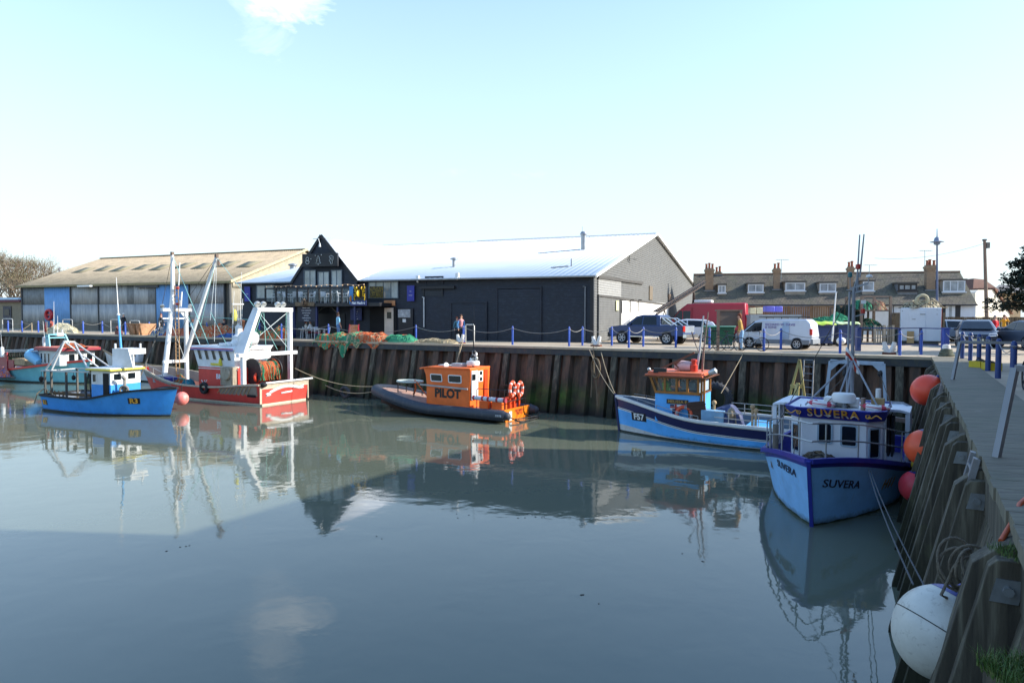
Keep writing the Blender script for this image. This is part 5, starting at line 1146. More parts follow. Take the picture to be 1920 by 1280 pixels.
# foredeck frame, seat boxes, rails, rolled fender
TUBB=mat('black_tube')
a=fr.y(748,713,0);c=fr.y(790,711,0); mx=(a.x+c.x)/2; rx=abs(a.x-c.x)/2; zt2=a.z
b=B(); b.path([(mx+rx*cos(t*pi/10),.55*sin(t*pi/10),zt2) for t in range(20)],.055,7,closed=True); b.build('pulpit_ring',mat('pale_pad','#b9c6bd',.6,dirt='#6d8a7c',da=.4),pl)
for i in range(4):
    t=pi/4+i*pi/2; B().tube((mx+rx*cos(t),.5*sin(t),cz(mx)+.12),(mx+rx*cos(t),.5*sin(t),zt2),.028).build('pulpit_leg',TUBB,pl)
b=B(); q=fr.y(778,712,.3); b.path([q,q+V((-.05,0,-.5)),q+V((.1,0,-.8))],.05,6); b.path([q+V((-.1,0,-.1)),q+V((-1.0,.1,-.9))],.03,6); b.build('orange_line',ROPEO,pl)
for px0,px1 in((898,915),(922,941)):
    a=fr.y(px0,768,.75);c=fr.y(px1,752,.75); B().bb((c.x,.25,zdk+.05),(a.x,.75,c.z)).build('seat_box',OR,pl,bev=.02)
a=fr.y(888,745,1.0);c=fr.y(948,751,1.0); b=B(); b.tube(a,c,.11,n=10,m=0)
for t in(.02,.3,.48,.75,.98): p_=a.lerp(c,t); b.tube(p_-(c-a).normalized()*.06,p_+(c-a).normalized()*.06,.118,n=10,m=1)
b.build('rolled_fender',[mat('roll_white','#c5c9d0',.6),mat('roll_red','#a8373f',.6)],pl)
b=B()
def rail(pts,r=.022): b.path(pts,r,6)
a=fr.y(894,770,1.05);c=fr.y(894,728,1.05); d=fr.y(946,734,1.05)
rail([(a.x,1.05,zdk),(a.x,1.05,c.z-.05),(a.x-.06,1.05,c.z),(d.x,1.05,c.z),(d.x,1.05,zdk)]); rail([(a.x-.8,1.05,zdk),(a.x-.8,1.05,c.z)])
rail([(a.x,-1.05,zdk),(a.x,-1.05,c.z-.05),(a.x-.06,-1.05,c.z),(.15,-1.05,c.z),(.15,-1.05,zdk)]); rail([(a.x,-1.05,c.z-.35),(.15,-1.05,c.z-.35)])
rail([(.12,1.0,zdk),(.12,1.0,c.z),(.12,-1.0,c.z),(.12,-1.0,zdk)]); rail([(.12,1.0,zdk+.5),(.12,-1.0,zdk+.5)])
b.build('hand_rail',TUBB,pl)
b=B(); 
for y in(.35,-.05,-.55): b.bb((.18,y-.05,zdk),(.26,y+.05,zdk+.85))
b.bb((.5,-.75,zdk),(.95,.2,zdk+.55)); b.build('stern_seat',mat('deep_orange'),pl)
for px in(961,975):
    q=fr.x(px,729,.02); lifebuoy(('front' if px==961 else 'rear') and ('orange lifebuoy on the stern rail of the pilot boat, nearer the cabin' if px==961 else 'orange lifebuoy on the stern rail of the pilot boat, farther from the cabin'),fr.w(q),tuple(fr.M.to_3x3()@V((1,0.15,0))),.32,.085,[mat('buoy_orange'),WHITEP],6,.22)
q=fr.y(934,780,1.70); b=B(); b.bb((q.x-.27,1.675,q.z-.07),(q.x+.27,1.69,q.z+.07)); o=b.build('name_label',mat('label_grey','#3b3f48',.5),pl); b=B(); b.text('M978',lambda X,Y,Z:V((q.x-X,1.695+Z,q.z+Y)),.15,.003); b.build('lettering',WT,o)
B().rope(fr.w((LP,.1,.9)),P(610,722,43),.3,.022).build('bow_rope',ROPEM,pl,w=True)
# ---- light blue boat F57
bw=G(1163,807.5,0); d5=V((-.872,.4895,0)).normalized(); LW=10.2; sc=bw-d5*LW; rz=atan2(d5.y,d5.x); fr=Fr(sc,rz)
f5=thing('fishing_boat','light blue fishing boat marked F57 with timber framed wheelhouse','boat',sc,rz)
sh=lambda t:.86+.02*(1-t)+.10*ss(.2,.7,t)+.62*ss(.6,1.04,t)
LB5=hullmat('light_blue_paint','#58aef2','#5d6a70',.42); NVY=mat('navy_paint','#1c2352',.4,var=.08); WHB=mat('white_boot','#c9cac5',.5,dirt='#6a5f4d',da=.3)
h=Hull(LW+.22,3.5,sh,rake=.22,ts=.8,pb=2.1,pw=1.7,wl=.9)
h.build(f5,[BOOT,WHB,LB5,NVY,WHITEP],[lambda t:.0,lambda t:.07,lambda t:.09+.24*ss(.72,1,t),lambda t:sh(t)-.56,lambda t:sh(t)-.525,lambda t:sh(t)-.50,lambda t:sh(t)-.47,lambda t:sh(t)-.11],[0,0,1,2,4,3,4,3,4],dm=DECKM,inner=mat('grey_blue_lining'),bul=.45,nt=48)
b=B(); h.sweep(b,lambda t:sh(t)-.0,.12,.1,.03,stern=True); b.build('gunwale',WHITEP,f5)
b=B(); b.bar(h.P(1,-.2,1)+V((.02,0,0)),h.P(1,sh(1),1)+V((.04,0,.12)),.09,.09); b.build('stem_post',NVY,f5)
plate(h,f5,.888,.80,.74,.36,1,-1,'F57',.36,WHITEP,BOARD,bold=.012,dz=0)
plate(h,f5,.12,.62,.3,.3,1,-1,'F',.26,WHITEP,None,bold=.01)
yS=1.0
x0=fr.y(1311,770,yS).x; x1=fr.y(1228,770,yS).x; zd=.45; zb=fr.y(1270,738,yS).z; zt=fr.y(1270,706,yS).z
b=B(); b.prism([(x0,yS,.72),(x1,yS,.72),(x1,-yS,.72),(x0,-yS,.72)],(0,0,zb-.72)); b.build('wheelhouse_base',LB5,f5,bev=.01)
TIM=mat('varnished_timber','#a66b2a',.45,var=.2,sc=3); TIMD=mat('brown_timber','#6a4228',.6,var=.2,sc=3)
ln=.28
b=B()
def post(x,y,dx=0): b.bar((x,y,zb),(x+dx,y,zt),.09,.09)
for y in(yS,-yS):
    post(x1-.05,y,ln); post(x1-.42,y); 
    for k in(.36,.68): post(x1-.42+(x0+.05-x1+.42)*k,y)
    post(x0+.05,y)
    b.bar((x1,y,zb+.04),(x0,y,zb+.04),.1,.1); b.bar((x1+ln,y,zt-.04),(x0,y,zt-.04),.1,.08)
for y in(-.35,.35): post(x1-.05,y,ln)
b.bar((x0+.05,-yS,zb),(x0+.05,yS,zb),.1,.1)
b.build('window_frame',TIM,f5)
B().bb((x0-.02,-yS-.03,zb-.02),(x1+.03,yS+.03,zb+.05)).build('sill_board',TIMD,f5)
for y in(yS,-yS): B().bb((x0+.1,y-.01,zb+.08),(x1-.1,y+.01,zt-.08)).build('pane',CLEAR,f5)
B().prism([(x1-.03,-yS+.05,zb+.08),(x1-.03,yS-.05,zb+.08),(x1+ln-.02,yS-.05,zt-.08),(x1+ln-.02,-yS+.05,zt-.08)],(.015,0,0)).build('pane',CLEAR,f5)
b=B(); b.bb((x0+.08,-yS+.05,zb+.04),(x0+.12,yS-.3,zt-.04)); b.bb((x0+.5,-.7,zb-.1),(x0+1.1,-.3,zb+.4)); b.build('wheelhouse_interior',mat('interior_pale','#9fb4c4',.6),f5)
q=fr.y(1250,725,.3); b=B(); b.lathe([(.2,-.35),(.17,.0),(.22,.15),(.05,.3)],q,n=8); b.path([q+V((0,0,.1)),q+V((-.2,.1,-.15)),q+V((-.3,.1,-.3))],.06,6); b.build('green_jacket',mat('hi_vis_green','#8fbf2e',.6),f5)
ORF=mat('salmon_roof_paint','#cf6a45',.5,var=.08,dirt='#e0a58c',da=.3)
b=B(); zr=zt; b.prism([(x0-.15,-yS-.15,zr),(x1+ln+.15,-yS-.1,zr),(x1+ln+.15,yS+.1,zr),(x0-.15,yS+.15,zr)],(0,0,.08)); b.prism([(x0-.1,-yS-.05,zr+.08),(x1+ln+.05,-yS,zr+.08),(x1+ln+.05,yS,zr+.08),(x0-.1,yS+.05,zr+.08)],(0,0,.1)); b.build('wheelhouse_roof',ORF,f5,bev=.02)
b=B(); b.bb((x0-.3,-yS-.25,zr-.03),(x1+ln+.2,yS+.2,zr)); b.build('roof_eave',TIMD,f5)
for px in(1315,1320):
    q=fr.y(px,760,yS-.1); B().bar((q.x,yS-.1,zd),(q.x,yS-.1,zr),.08,.08).build('rear_post',TIM,f5)
q=fr.y(1270,753,yS+.02); b=B(); b.bb((q.x-.46,yS+.005,q.z-.095),(q.x+.46,yS+.03,q.z+.095)); o=b.build('name_board',mat('dark_board','#2b2320',.5),f5,bev=.01); b=B(); b.text('MELISSA E',lambda X,Y,Z:V((q.x-X,yS+.034+Z,q.z+Y)),.175,.003,bold=.004,sp=1.05); b.build('lettering',mat('gold_lettering','#b98d4a',.5),o)
# ensign panel
q=fr.y(1267,763.5,yS+.02); b=B(); b.bb((q.x-.24,yS+.004,q.z-.13),(q.x+.24,yS+.016,q.z+.13)); o=b.build('ensign_panel',WHITEP,f5); b=B(); b.bb((q.x-.24,yS+.018,q.z-.03),(q.x+.24,yS+.022,q.z+.03)); b.bb((q.x-.04,yS+.0185,q.z-.13),(q.x+.04,yS+.0225,q.z+.13)); b.build('red_cross',mat('lamp_red'),o); b=B(); b.bb((q.x+.06,yS+.018,q.z+.04),(q.x+.24,yS+.022,q.z+.12)); b.build('blue_canton',NVY,o)
b=B(); b.tube((q.x+.05,yS+.15,.8),(q.x+.05,yS+.15,q.z-.05),.06); b.build('exhaust_pipe',NVY,f5)
q=fr.y(1283,777,yS+.25); lifebuoy('orange lifebuoy standing on the deck beside the F57 wheelhouse',fr.w(q),tuple(fr.M.to_3x3()@V((0,1,.15))),.30,.075,[mat('buoy_orange'),mat('buoy_grey','#8a8c8c',.6)],4,.16)
# hatch board, blue deck boxes, covers, rails
q=fr.y(1307,772,1.25); b=B(); b.box(q,(.75,.05,.85),ry=.15); 
for i in range(4): b.box(q+V((0,.03,-.3+.2*i)),(.72,.03,.03),ry=.15)
b.build('hatch_board',mat('dark_pallet','#4a352b',.8,dirt='#7d6a58',da=.4),f5)
q=fr.y(1338,780,1.1); b=B(); b.box(q,(.9,.5,.5)); b.build('deck_box',mat('deck_box_blue','#7fa9c6',.5,dirt='#c5b25a',da=.2),f5,bev=.02)
q=fr.y(1367,782,.6); tarp=B(); tarp.ell(q+V((0,0,-.3)),(.75,.6,.85),18,12)
tarp.v=[v+V((noise.noise(v*2.3)*.18,noise.noise(v*2.1+V((5,0,0)))*.18,noise.noise(v*2.5+V((0,5,0)))*.15)) for v in tarp.v]; tarp.build('tarpaulin',mat('blue_tarp','#2a3a63',.6,var=.2),f5)
q=fr.y(1371,780,1.2); b=B(); b.ell(q+V((0,0,.1)),(.22,.15,.25)); b.path([q+V((-.2,0,-.4)),q+V((-.15,0,.1)),q+V((0,0,.35)),q+V((.15,0,.1)),q+V((.2,0,-.4))],.03,6); b.build('net_sack',mat('tan_sack','#8a7f6b',.8,var=.2,sc=10),f5)
TUBW=mat('rail_pale','#a9a6a0',.5)
h.rails(f5,.45,[.06+.055*i for i in range(10)],.018,TUBW,lv=(1,.5),name='hand_rail')
h.rails(f5,.18,[.62+.045*i for i in range(8)],.012,TUBW,name='bow_rail')
b=B()
for px,py in((1339,760),(1417,775),(1411,768)):
    q=fr.y(px,py,.9); b.tube((q.x,.9,zd),(q.x,.9,q.z+.1),.05); b.ell((q.x,.9,q.z+.12),(.1,.1,.1))
b.build('bollard_post',mat('tan_gear'),f5)
b=B(); b.bb((fr.y(1440,800,.9).x,-1.2,zd+.1),(fr.y(1395,800,.9).x,1.2,zd+.34)); b.build('aft_hatch',LB5,f5,bev=.02)
clutter(f5,[(x1+.5,.1,zd+.3),(x1+.6,-.2,zd+.3)],[WHITEP,mat('navy_gear','#2b3152',.6),mat('tan_gear')],n=7,s=.16)
# roof gear
q=fr.y(1281,692,.1); b=B(); b.lathe([(.02,-.38),(.2,-.34),(.23,0),(.2,.34),(.02,.38)],(q.x,.1,zr+.4),(1,0,.05),14); b.build('float_drum',mat('pale_pink_drum','#d9b8b4',.5,var=.08),f5)
q=fr.y(1301,693,.2); b=B(); b.lathe([(.15,0),(.155,.28),(.10,.32),(.10,.42),(.125,.43),(.125,.52),(.02,.55)],(q.x,.2,zr+.17),n=14); b.build('red_can',mat('red_can','#c23a26',.45,dirt='#6d3a3a',da=.3),f5)
q=fr.y(1239,697,.85); b=B(); b.box((q.x,.95,zr+.22),(.55,.12,.2)); b.build('black_box',mat('black_tube'),f5)
BRW=mat('brown_sail','#7d5440',.8,var=.2)
a=fr.y(1235,693,.3);c=fr.y(1302,661,.3); b=B(); b.bar(a,c,.06,.08); b.prism([c,c+V((.5,0,-.32)),fr.y(1265,684,.3),fr.y(1262,681,.3)],(0,.06,0)); b.bar(fr.y(1264,680,.3),fr.y(1272,689,.3),.06,.06); b.build('folded_sail',BRW,f5)
b=B(); b.tube(fr.y(1306,700,0),fr.y(1311,664,0),.05); b.tube(fr.y(1311,664,0),fr.y(1319,592,0),.045,.03); b.build('mast',mat('white_tube','#b9bfc2',.45),f5)
b=B(); b.tube(fr.y(1317,700,-.1),fr.y(1319,660,-.1),.05); b.tube(fr.y(1319,660,-.1),fr.y(1328,585,-.1),.04,.02); b.build('mast',mat('weathered_mast','#8a7466',.6,dirt='#c5c3bd',da=.4),f5)
b=B()
for i in range(9): 
    a=fr.y(1316.5+i*.45,660-i*7.2,0); b.tube(a,a+V((-.32,0,0)),.012,n=5)
b.tube(fr.y(1311,662,.1),fr.y(1302,640,.1),.02); b.tube(fr.y(1302,640,.1),fr.y(1297,622,.1),.03); b.build('mast_fittings',mat('weathered_mast'),f5)
q=fr.y(1336,697,.7); b=B(); b.bar((x0-.15,.7,zr),(q.x,.7,q.z-.08),.1,.1); b.build('lamp_bracket',TIM,f5); B().lathe([(.02,-.2),(.1,-.15),(.13,.15),(.02,.2)],q,(-.8,0,.35),10).build('stern_lamp',mat('lamp_shell'),f5)
b=B(); q=fr.y(1217,692,.4); b.tube((x1+ln,.4,zr+.1),q,.025); b.ell(q,(.08,.08,.08)); b.build('horn',mat('lamp_shell'),f5)
# pale yellow A-frame at the stern
YF=mat('pale_yellow_frame','#b3a365',.5,var=.12,dirt='#8a7a4d',da=.3); yq=.2
ap_=fr.y(1499,674,yq)
b=B()
for px in(1474,1511): q=fr.y(px,765,yq); b.bar(q,ap_,.09,.09)
for px in(1486,1494): q=fr.y(px,762,yq+.5); b.bar(q,ap_+V((0,.3,-.9)),.1,.1)
a=fr.y(1482,724,yq);c=fr.y(1504,724,yq); b.bar(a,c,.16,.14); b.build('a_frame',YF,f5)
for a,c in(((1160,748),(1105,655)),((1160,750),(1127,660)),):
    B().rope(P(a[0],a[1],31),P(c[0],c[1],35.3),.25,.018).build('bow_rope',ROPEM,f5,w=True)
B().rope(P(1352,737,30.5),P(1395,660,32),.02,.02).build('stern_rope',ROPEM,f5,w=True)
# ---- SUVERA
stm=G(1523,985,0); hd=V((-.53,-.848,0)).normalized(); LW=8.8; sc=stm-hd*LW; rz=atan2(hd.y,hd.x); fr=Fr(sc,rz)
sv=thing('fishing_boat','pale blue fishing boat named SUVERA with white wheelhouse and purple brow, bow towards the camera','boat',sc,rz)
sh=lambda t:.98+.08*(1-t)+.80*ss(.45,1.03,t)
PB=hullmat('pale_blue_hull','#88bfee','#8a6a48',.5,True,.45,'#c9dbe4'); PUR=mat('purple_blue_paint','#28308f',.4,var=.08,dirt='#6a3f96',da=.2); WEED=mat('weed_growth','#2c3a22',.9,var=.4,sc=6,dirt='#141a10',da=.6)
h=Hull(LW+.75,4.05,sh,rake=.75,ts=.85,pb=2.1,pw=1.75,wl=.88,tm=.45)
h.build(sv,[WEED,PB,PUR],[lambda t:.0,lambda t:.05+.012*sin(t*131)+.012*sin(t*57),lambda t:.5,lambda t:sh(t)-.21],[0,0,1,1,2],dm=mat('sv_deck','#5b5a63',.8),inner=PUR,bul=.55,nt=60)
b=B(); b.bar(h.P(1,-.2,1)+V((.01,0,0)),h.P(1,sh(1)-.02,1)+V((.03,0,0)),.09,.07); b.build('stem_post',PUR,sv)
b=B(); h.sweep(b,lambda t:sh(t)-.03,.13,.12,.03,stern=True); b.build('gunwale',PUR,sv)
DKL=mat('dark_blue_lettering','#1c2440',.5)
for side,fwd,t0,z0,sz in((-1,-1,.895,1.24,.28),(1,-1,.915,1.02,.30)):
    b=B(); h.text(b,'SUVERA',t0 if side<0 else t0,z0,sz,side,1 if side<0 else -1,off=.02,shear=.15,bold=.002,dz=(0 if side<0 else .20)); b.build('name_lettering',DKL,sv)
b=B(); h.text(b,'H11',.71,.74,.36,1,-1,off=.02,shear=.3,bold=.01); b.build('number_lettering',mat('dull_gold','#7a6238',.5),sv)
b=B(); h.text(b,'A',.765,1.0,.3,-1,1,off=.02,shear=.15); b.build('number_lettering',mat('dull_gold'),sv)
# wheelhouse
zd=sh(.6)-.5
xw=fr.g(1580,787,2.36).x
def sx(px,py,x=None): return fr.x(px,py,xw if x is None else x)
yL=sx(1500,830).y; yRr=sx(1628,840).y; zv0=sx(1575,784).z; zv1=sx(1575,765).z
bx=xw-2.3
sid=.45
def ring(z,o,f): # plan outline of the wheelhouse
    return [(bx,yL-.30-o,z),(xw-sid+f,yL-.30-o,z),(xw+f,yL+.05-o,z),(xw+f,yRr-.05+o,z),(xw-sid+f,yRr+.30+o,z),(bx,yRr+.30+o,z)]
lo=ring(zd,0,0); hi=ring(zv0,.0,.10)
b=B(); k=6; b.add(lo+hi,[(i,(i+1)%k,k+(i+1)%k,k+i) for i in range(k)]+[tuple(range(k,2*k))]); wh=b.build('wheelhouse',mat('bluish_white_paint','#d3d9de',.4,var=.04),sv,flat=True)
lo=ring(zv0-.01,.05,.16); hi=ring(zv1,.12,.38)
b=B(); b.add(lo+hi,[(i,(i+1)%k,k+(i+1)%k,k+i) for i in range(k)]+[tuple(reversed(range(k)))]); b.build('brow_board',PUR,sv,flat=True,solid=.04)
b=B(); r_=ring(zv1-.10,.06,.28); b.prism(r_,(0,0,.06)); b.build('wheelhouse_roof',mat('bluish_white_paint'),sv)
# brow lettering
fx=lambda z:xw+.16+(.22)*((z-zv0)/(zv1-zv0))+.03
cyv=(yL+yRr)/2; zc=(zv0+zv1)/2
for nm,mt_,o,dy,dz in(('brow_lettering_shadow',mat('dark_red_shadow','#8c2438',.5),.012,.012,-.012),('brow_lettering',mat('gold_leaf','#d9a23c',.45),.022,0,0)):
    b=B(); b.text('SUVERA',lambda X,Y,Z:V((fx(zc+Y)+o+Z,cyv+X+dy,zc+Y+dz)),.33,.004,bold=.006,sp=1.15); b.build(nm,mt_,sv)
b=B(); b.text('SUVERA',lambda X,Y,Z:V((fx(zc+Y)+.030+Z,cyv+X,zc+(Y if Y<-.02 else -.02))),.33,.002,bold=.002,sp=1.15); b.build('brow_lettering_lower',WHITEP,sv)
b=B()
for s_ in(-1,1):
    c0_=cyv+s_*.98; b.path([V((fx(zc)+.02,c0_+s_*(t/10*.32-.12),zc+.04*sin(t*.75)*s_*-1)) for t in range(11)],.016,5); b.torus((fx(zc)+.02,c0_-s_*.12,zc),.05,.014,(1,0,0),12,5)
b.build('brow_scroll',mat('gold_leaf'),sv)
# windows
Wf=zv0-zd; FR=mat('grey_seal','#8fa5b5',.5)
lean=V((.10,0,Wf)).normalized()
O=V((xw,0,zd)); 
def fz(px,py): q=sx(px,py,xw+.07); return q
for a_,c_ in(((1532,830),(1562,792)),((1575,836),(1609,797))):
    a=fz(*a_);c=fz(*c_); port(wh,(xw,0,zd),(0,1,0),lean,(1,0,-.1),a.y,a.z-zd,c.y,c.z-zd,.07,.045,fm=FR)
Us=(V((xw,yL+.05,0))-V((xw-sid,yL-.30,0))); Ns=V((Us.y,-Us.x,0)); Ns=Ns if Ns.y<0 else -Ns
port(wh,(xw-sid,yL-.30,zd),Us,lean,Ns,.1,Wf*.40,Us.length-.08,Wf*.86,.06,.04,fm=FR)
Us=(V((xw-sid,yRr+.30,0))-V((xw,yRr-.05,0))); Ns=V((Us.y,-Us.x,0)); Ns=Ns if Ns.y>0 else -Ns
port(wh,(xw,yRr-.05,zd),Us,lean,Ns,.08,Wf*.40,Us.length-.1,Wf*.88,.06,.04,fm=FR)
# shelter behind the wheelhouse
ys0=-1.93; xs1=fr.y(1448,800,ys0).x; xs0=xs1-1.7; zs=fr.y(1449,756,ys0).z; ys1=fr.x(1706,800,xs1).y; ys1=min(ys1,1.95)
SHW=mat('bluish_white_paint')
b=B(); b.prism([(xs1,ys0,zs),(xs0,ys0,zs),(xs0,ys0+.25,zs+.12),(xs0,ys1-.25,zs+.12),(xs0,ys1,zs),(xs1,ys1,zs),(xs1,ys1-.25,zs+.06),(xs1,ys0+.25,zs+.06)],(0,0,-.07)); b.build('shelter_roof',SHW,sv)
b=B(); b.bb((xs0,ys0,sh(.3)),(xs1,ys0+.04,sh(.3)+.1)) ; b.bb((xs1-.1,ys0,sh(.3)-.1),(xs1,ys0+.12,zs-.07)); b.bb((xs0,ys0,sh(.3)-.1),(xs0+.75,ys0+.05,zs-.07)); b.prism([(xs1,ys0,sh(.3)+.05),(xs0,ys0,sh(.3)+.35),(xs0,ys0,sh(.3)+.22),(xs1,ys0,sh(.3)-.08)],(0,.05,0)); b.build('shelter_side',SHW,sv)
b=B(); b.bb((xs1-.1,ys1-.12,sh(.3)-.1),(xs1,ys1,zs-.07)); b.bb((xs0,ys1-.05,sh(.3)-.1),(xs0+.1,ys1,zs-.07)); b.build('shelter_post',SHW,sv)
b=B(); b.box((xs1-.05,ys0+.45,zs-.02),(.1,.22,.16)); b.build('deck_lamp',mat('black_tube'),sv,bev=.02)
b=B(); 
for i in range(5):
    b.bb((xs0+.2,ys1-.9+.1*i,.95),(xs0+1.2,ys1-.84+.1*i,zs-.2))
b.build('stacked_doors',mat('dark_navy_gear','#181c2c',.7),sv)
# rails round the bow
RB=mat('steel_rail','#9aa0a3',.35,.5,dirt='#7a5a40',da=.3)
ts=[.47,.56,.65,.74,.83,.90,.955,.985]
b=B()
for lv in(.86,.43):
    L_=[h.P(t,sh(t),-1,-.10)+V((0,0,lv)) for t in ts]+[h.P(.995,sh(1),1,-.0)+V((-.02,0,lv))]+[h.P(t,sh(t),1,-.10)+V((0,0,lv)) for t in reversed(ts)]
    b.path(L_,.020,7)
for s_ in(-1,1):
    for t in(.47,.50,.62,.74,.86,.955): p=h.P(t,sh(t),s_,-.10); b.tube(p,p+V((0,0,.86)),.020,n=7)
b.build('bow_rail',RB,sv)
# roof gear
b=B(); q=fr.x(1582,745,xw-.45); b.tube((q.x,q.y,zv1-.05),(q.x,q.y,q.z-.1),.05,n=10); b.build('radar_post',RB,sv)
b=B(); b.lathe([(.02,-.13),(.26,-.13),(.30,-.08),(.31,.06),(.27,.12),(.02,.14)],q,n=24); b.build('radar_dome',WHITEP,sv)
for i,(px,py) in enumerate(((1540,765),(1640,776))):
    q=fr.x(px,py,xw-.35); o=lifebuoy(['white and red lifebuoy on the SUVERA wheelhouse roof, left of the radar','white and red lifebuoy on the SUVERA wheelhouse roof, right of the radar'][i],fr.w((q.x,q.y,zv1+.06)),(.1,0,1),.29,.07,[mat('buoy_pink','#c2394f',.5),WHITEP],4,.72)
b=B(); b.bb((xw-1.0,cyv-.35,zv1-.02),(xw-.6,cyv+.55,zv1+.22)); b.build('roof_locker',WHITEP,sv,bev=.03)
q=fr.x(1646,758,xw-.7); b=B(); b.box((q.x,q.y,zv1+.13),(.25,.32,.26)); b.build('cardboard_box',mat('brown_card','#a4875a',.8),sv)
q=fr.x(1618,765,xw-.2); b=B(); b.tube((q.x,q.y,zv1-.05),(q.x,q.y,zv1+.3),.06,n=10); b.build('exhaust_pipe',mat('weathered_mast'),sv)
q=fr.x(1647,735,xw-1.2); b=B(); b.tube((q.x,q.y,zv1-.05),(q.x,q.y,q.z+.1),.07,n=10); b.build('white_can',WHITEP,sv)
b=B(); 
for i in range(3): b.path([V((xw-.5+.12*i,cyv-.3,zv1)),V((xw-.45,cyv,zv1+.35)),V((xw-.5+.1*i,cyv+.35,zv1))],.012,5)
b.build('cable_loop',ROPED,sv)
xm=xw-1.5; mb=fr.x(1597,740,xm); zmt=fr.x(1602,560,xm); 
MST=mat('mast_grey','#8b9096',.5,.2,dirt='#5f6468',da=.3)
ym=mb.y
zz=fr.x(1598,540,xm).z
b=B(); b.tube((xm,ym,zv1-.1),(xm,ym,zz),.055,.045,n=10); b.tube((xm+.12,ym-.12,zv1-.1),(xm+.1,ym-.1,zz-.1),.03,n=8); b.build('mast',MST,sv)
b=B(); 
for p0_,p1_ in(((1606,545),(1612,440)),((1612,520),(1620,439))): b.tube(fr.x(*p0_,xm),fr.x(*p1_,xm),.028,.018,n=6)
b.tube(fr.x(1600,545,xm),fr.x(1609,515,xm),.02); b.build('whip_aerial',MST,sv)
b=B(); a=fr.x(1594,541,xm);c=fr.x(1624,528,xm); b.bar(fr.x(1594,541,xm),fr.x(1628,531,xm),.05,.05); b.bar(fr.x(1596,550,xm),fr.x(1616,545,xm),.05,.05); b.bar(fr.x(1600,594,xm),fr.x(1622,588,xm),.03,.03); b.tube(fr.x(1600,545,xm),fr.x(1609,545,xm),.015); b.tube(fr.x(1609,500,xm),fr.x(1609,545,xm),.012); b.tube(fr.x(1594,515,xm),fr.x(1594,543,xm),.012); b.tube(fr.x(1630,518,xm),fr.x(1627,533,xm),.012); b.tube(fr.x(1619,566,xm),fr.x(1618,590,xm),.012); b.build('mast_bracket',MST,sv)
B().lathe([(.02,-.08),(.07,-.06),(.07,.06),(.02,.08)],fr.x(1609,500,xm),n=12).build('red_lamp',mat('lamp_red'),sv); B().lathe([(.02,-.08),(.06,-.06),(.06,.06),(.02,.08)],fr.x(1594,515,xm),n=12).build('green_lamp',mat('lamp_teal','#1f6b70',.4),sv)
B().lathe([(.02,-.08),(.06,-.06),(.06,.06),(.02,.08)],fr.x(1618,583,xm),n=12).build('red_lamp',mat('lamp_red'),sv)
B().lathe([(.02,-.03),(.09,-.02),(.07,.04),(.02,.05)],fr.x(1630,518,xm),n=12).build('aerial_puck',WHITEP,sv); b=B(); b.box(fr.x(1619,566,xm),(.12,.12,.1)); b.build('lamp_box',WHITEP,sv)
b=B(); tp=fr.x(1597,672,xm); tpp=V((xm,ym,tp.z))
for px,py in((1510,757),(1648,776),(1566,750),(1585,752)):
    q=fr.x(px,py,xw-.3); b.tube(tpp,(q.x,q.y,zv1),.028,.024,n=7)
b.build('mast_stay_tube',MST,sv)
# flag
fg=B(); a=fr.x(1586,650,xm+.1);c=fr.x(1611,690,xm+.1)
def flag(u,v):
    x=a.y+(c.y-a.y)*u*1.0; return V((xm+.1+.05*sin(u*6+v*2),a.y+(c.y-a.y)*(u),a.z+(c.z-a.z)*(u*.75)-.36*v+.03*sin(u*7)))
fg.grid(flag,10,6,mf=lambda i,j:1 if (j in(2,3) or i in(6,7)) else 0); fg.build('flag',[WHITEP,mat('lamp_red')],sv,solid=.006)
# stern gantry
xg=fr.g(1600,677,3.35).x; xg=max(xg,.4)
ga_=fr.x(1557,677,xg);gb=fr.x(1657,682,xg); GT=mat('blue_white_frame','#a9bccb',.5,dirt='#8a5a40',da=.35)
b=B(); b.bar(ga_,gb,.12,.12); b.bar(ga_,V((xg,ga_.y-.25,.9)),.1,.12); b.bar(gb,V((xg,gb.y+.15,.9)),.1,.12); b.prism([gb+V((0,0,-.05)),gb+V((0,-.35,-.05)),gb+V((0,0,-.4))],(.05,0,0)); b.prism([ga_+V((0,0,-.05)),ga_+V((0,.3,-.05)),ga_+V((0,0,-.35))],(.05,0,0)); b.build('stern_gantry',GT,sv)
b=B(); b.bar((xg+.6,-1.7,1.9),(xg+.6,1.9,1.75),.12,.14); b.bar((xg+.6,-1.9,1.95),(xg+.6,-1.5,1.95),.2,.2); b.bar((xg+.9,-1.2,1.95),(xg+.9,.0,2.05),.07,.09); b.build('net_beam',mat('weathered_mast'),sv)
b=B(); b.tube((xg,-.2,gb.z),(xg,-.2,gb.z-.3),.05); b.ell((xg,-.2,gb.z-.38),(.1,.08,.14)); b.tube((xg,.9,gb.z),(xg,.9,gb.z-.25),.05);b.ell((xg,.9,gb.z-.33),(.1,.08,.14)); b.build('hanging_block',mat('drum_black'),sv)
rg(sv,ROPED,'wire_rigging',[(V((xm,ym,tp.z)),ga_),(V((xm,ym,zz)),h.P(.5,1.1,-1)),(V((xg,.9,gb.z-.4)),V((xw-1,1.5,zv1))),(V((xm,ym,tp.z-.3)),V((xg,-1.2,1.9))),(V((xw-.3,cyv-.9,zv1)),h.P(.93,sh(.93),-1,-.1))],.012)
netpile('rope_coil','tangled dark rope lying on the foredeck of the SUVERA','rope',fr.w((xw+1.0,-.1,sh(.85)-.45)),(1.6,1.2),.62,[ROPED,mat('rope_brown','#6a5b45',.9)],11,rz,strands=70)
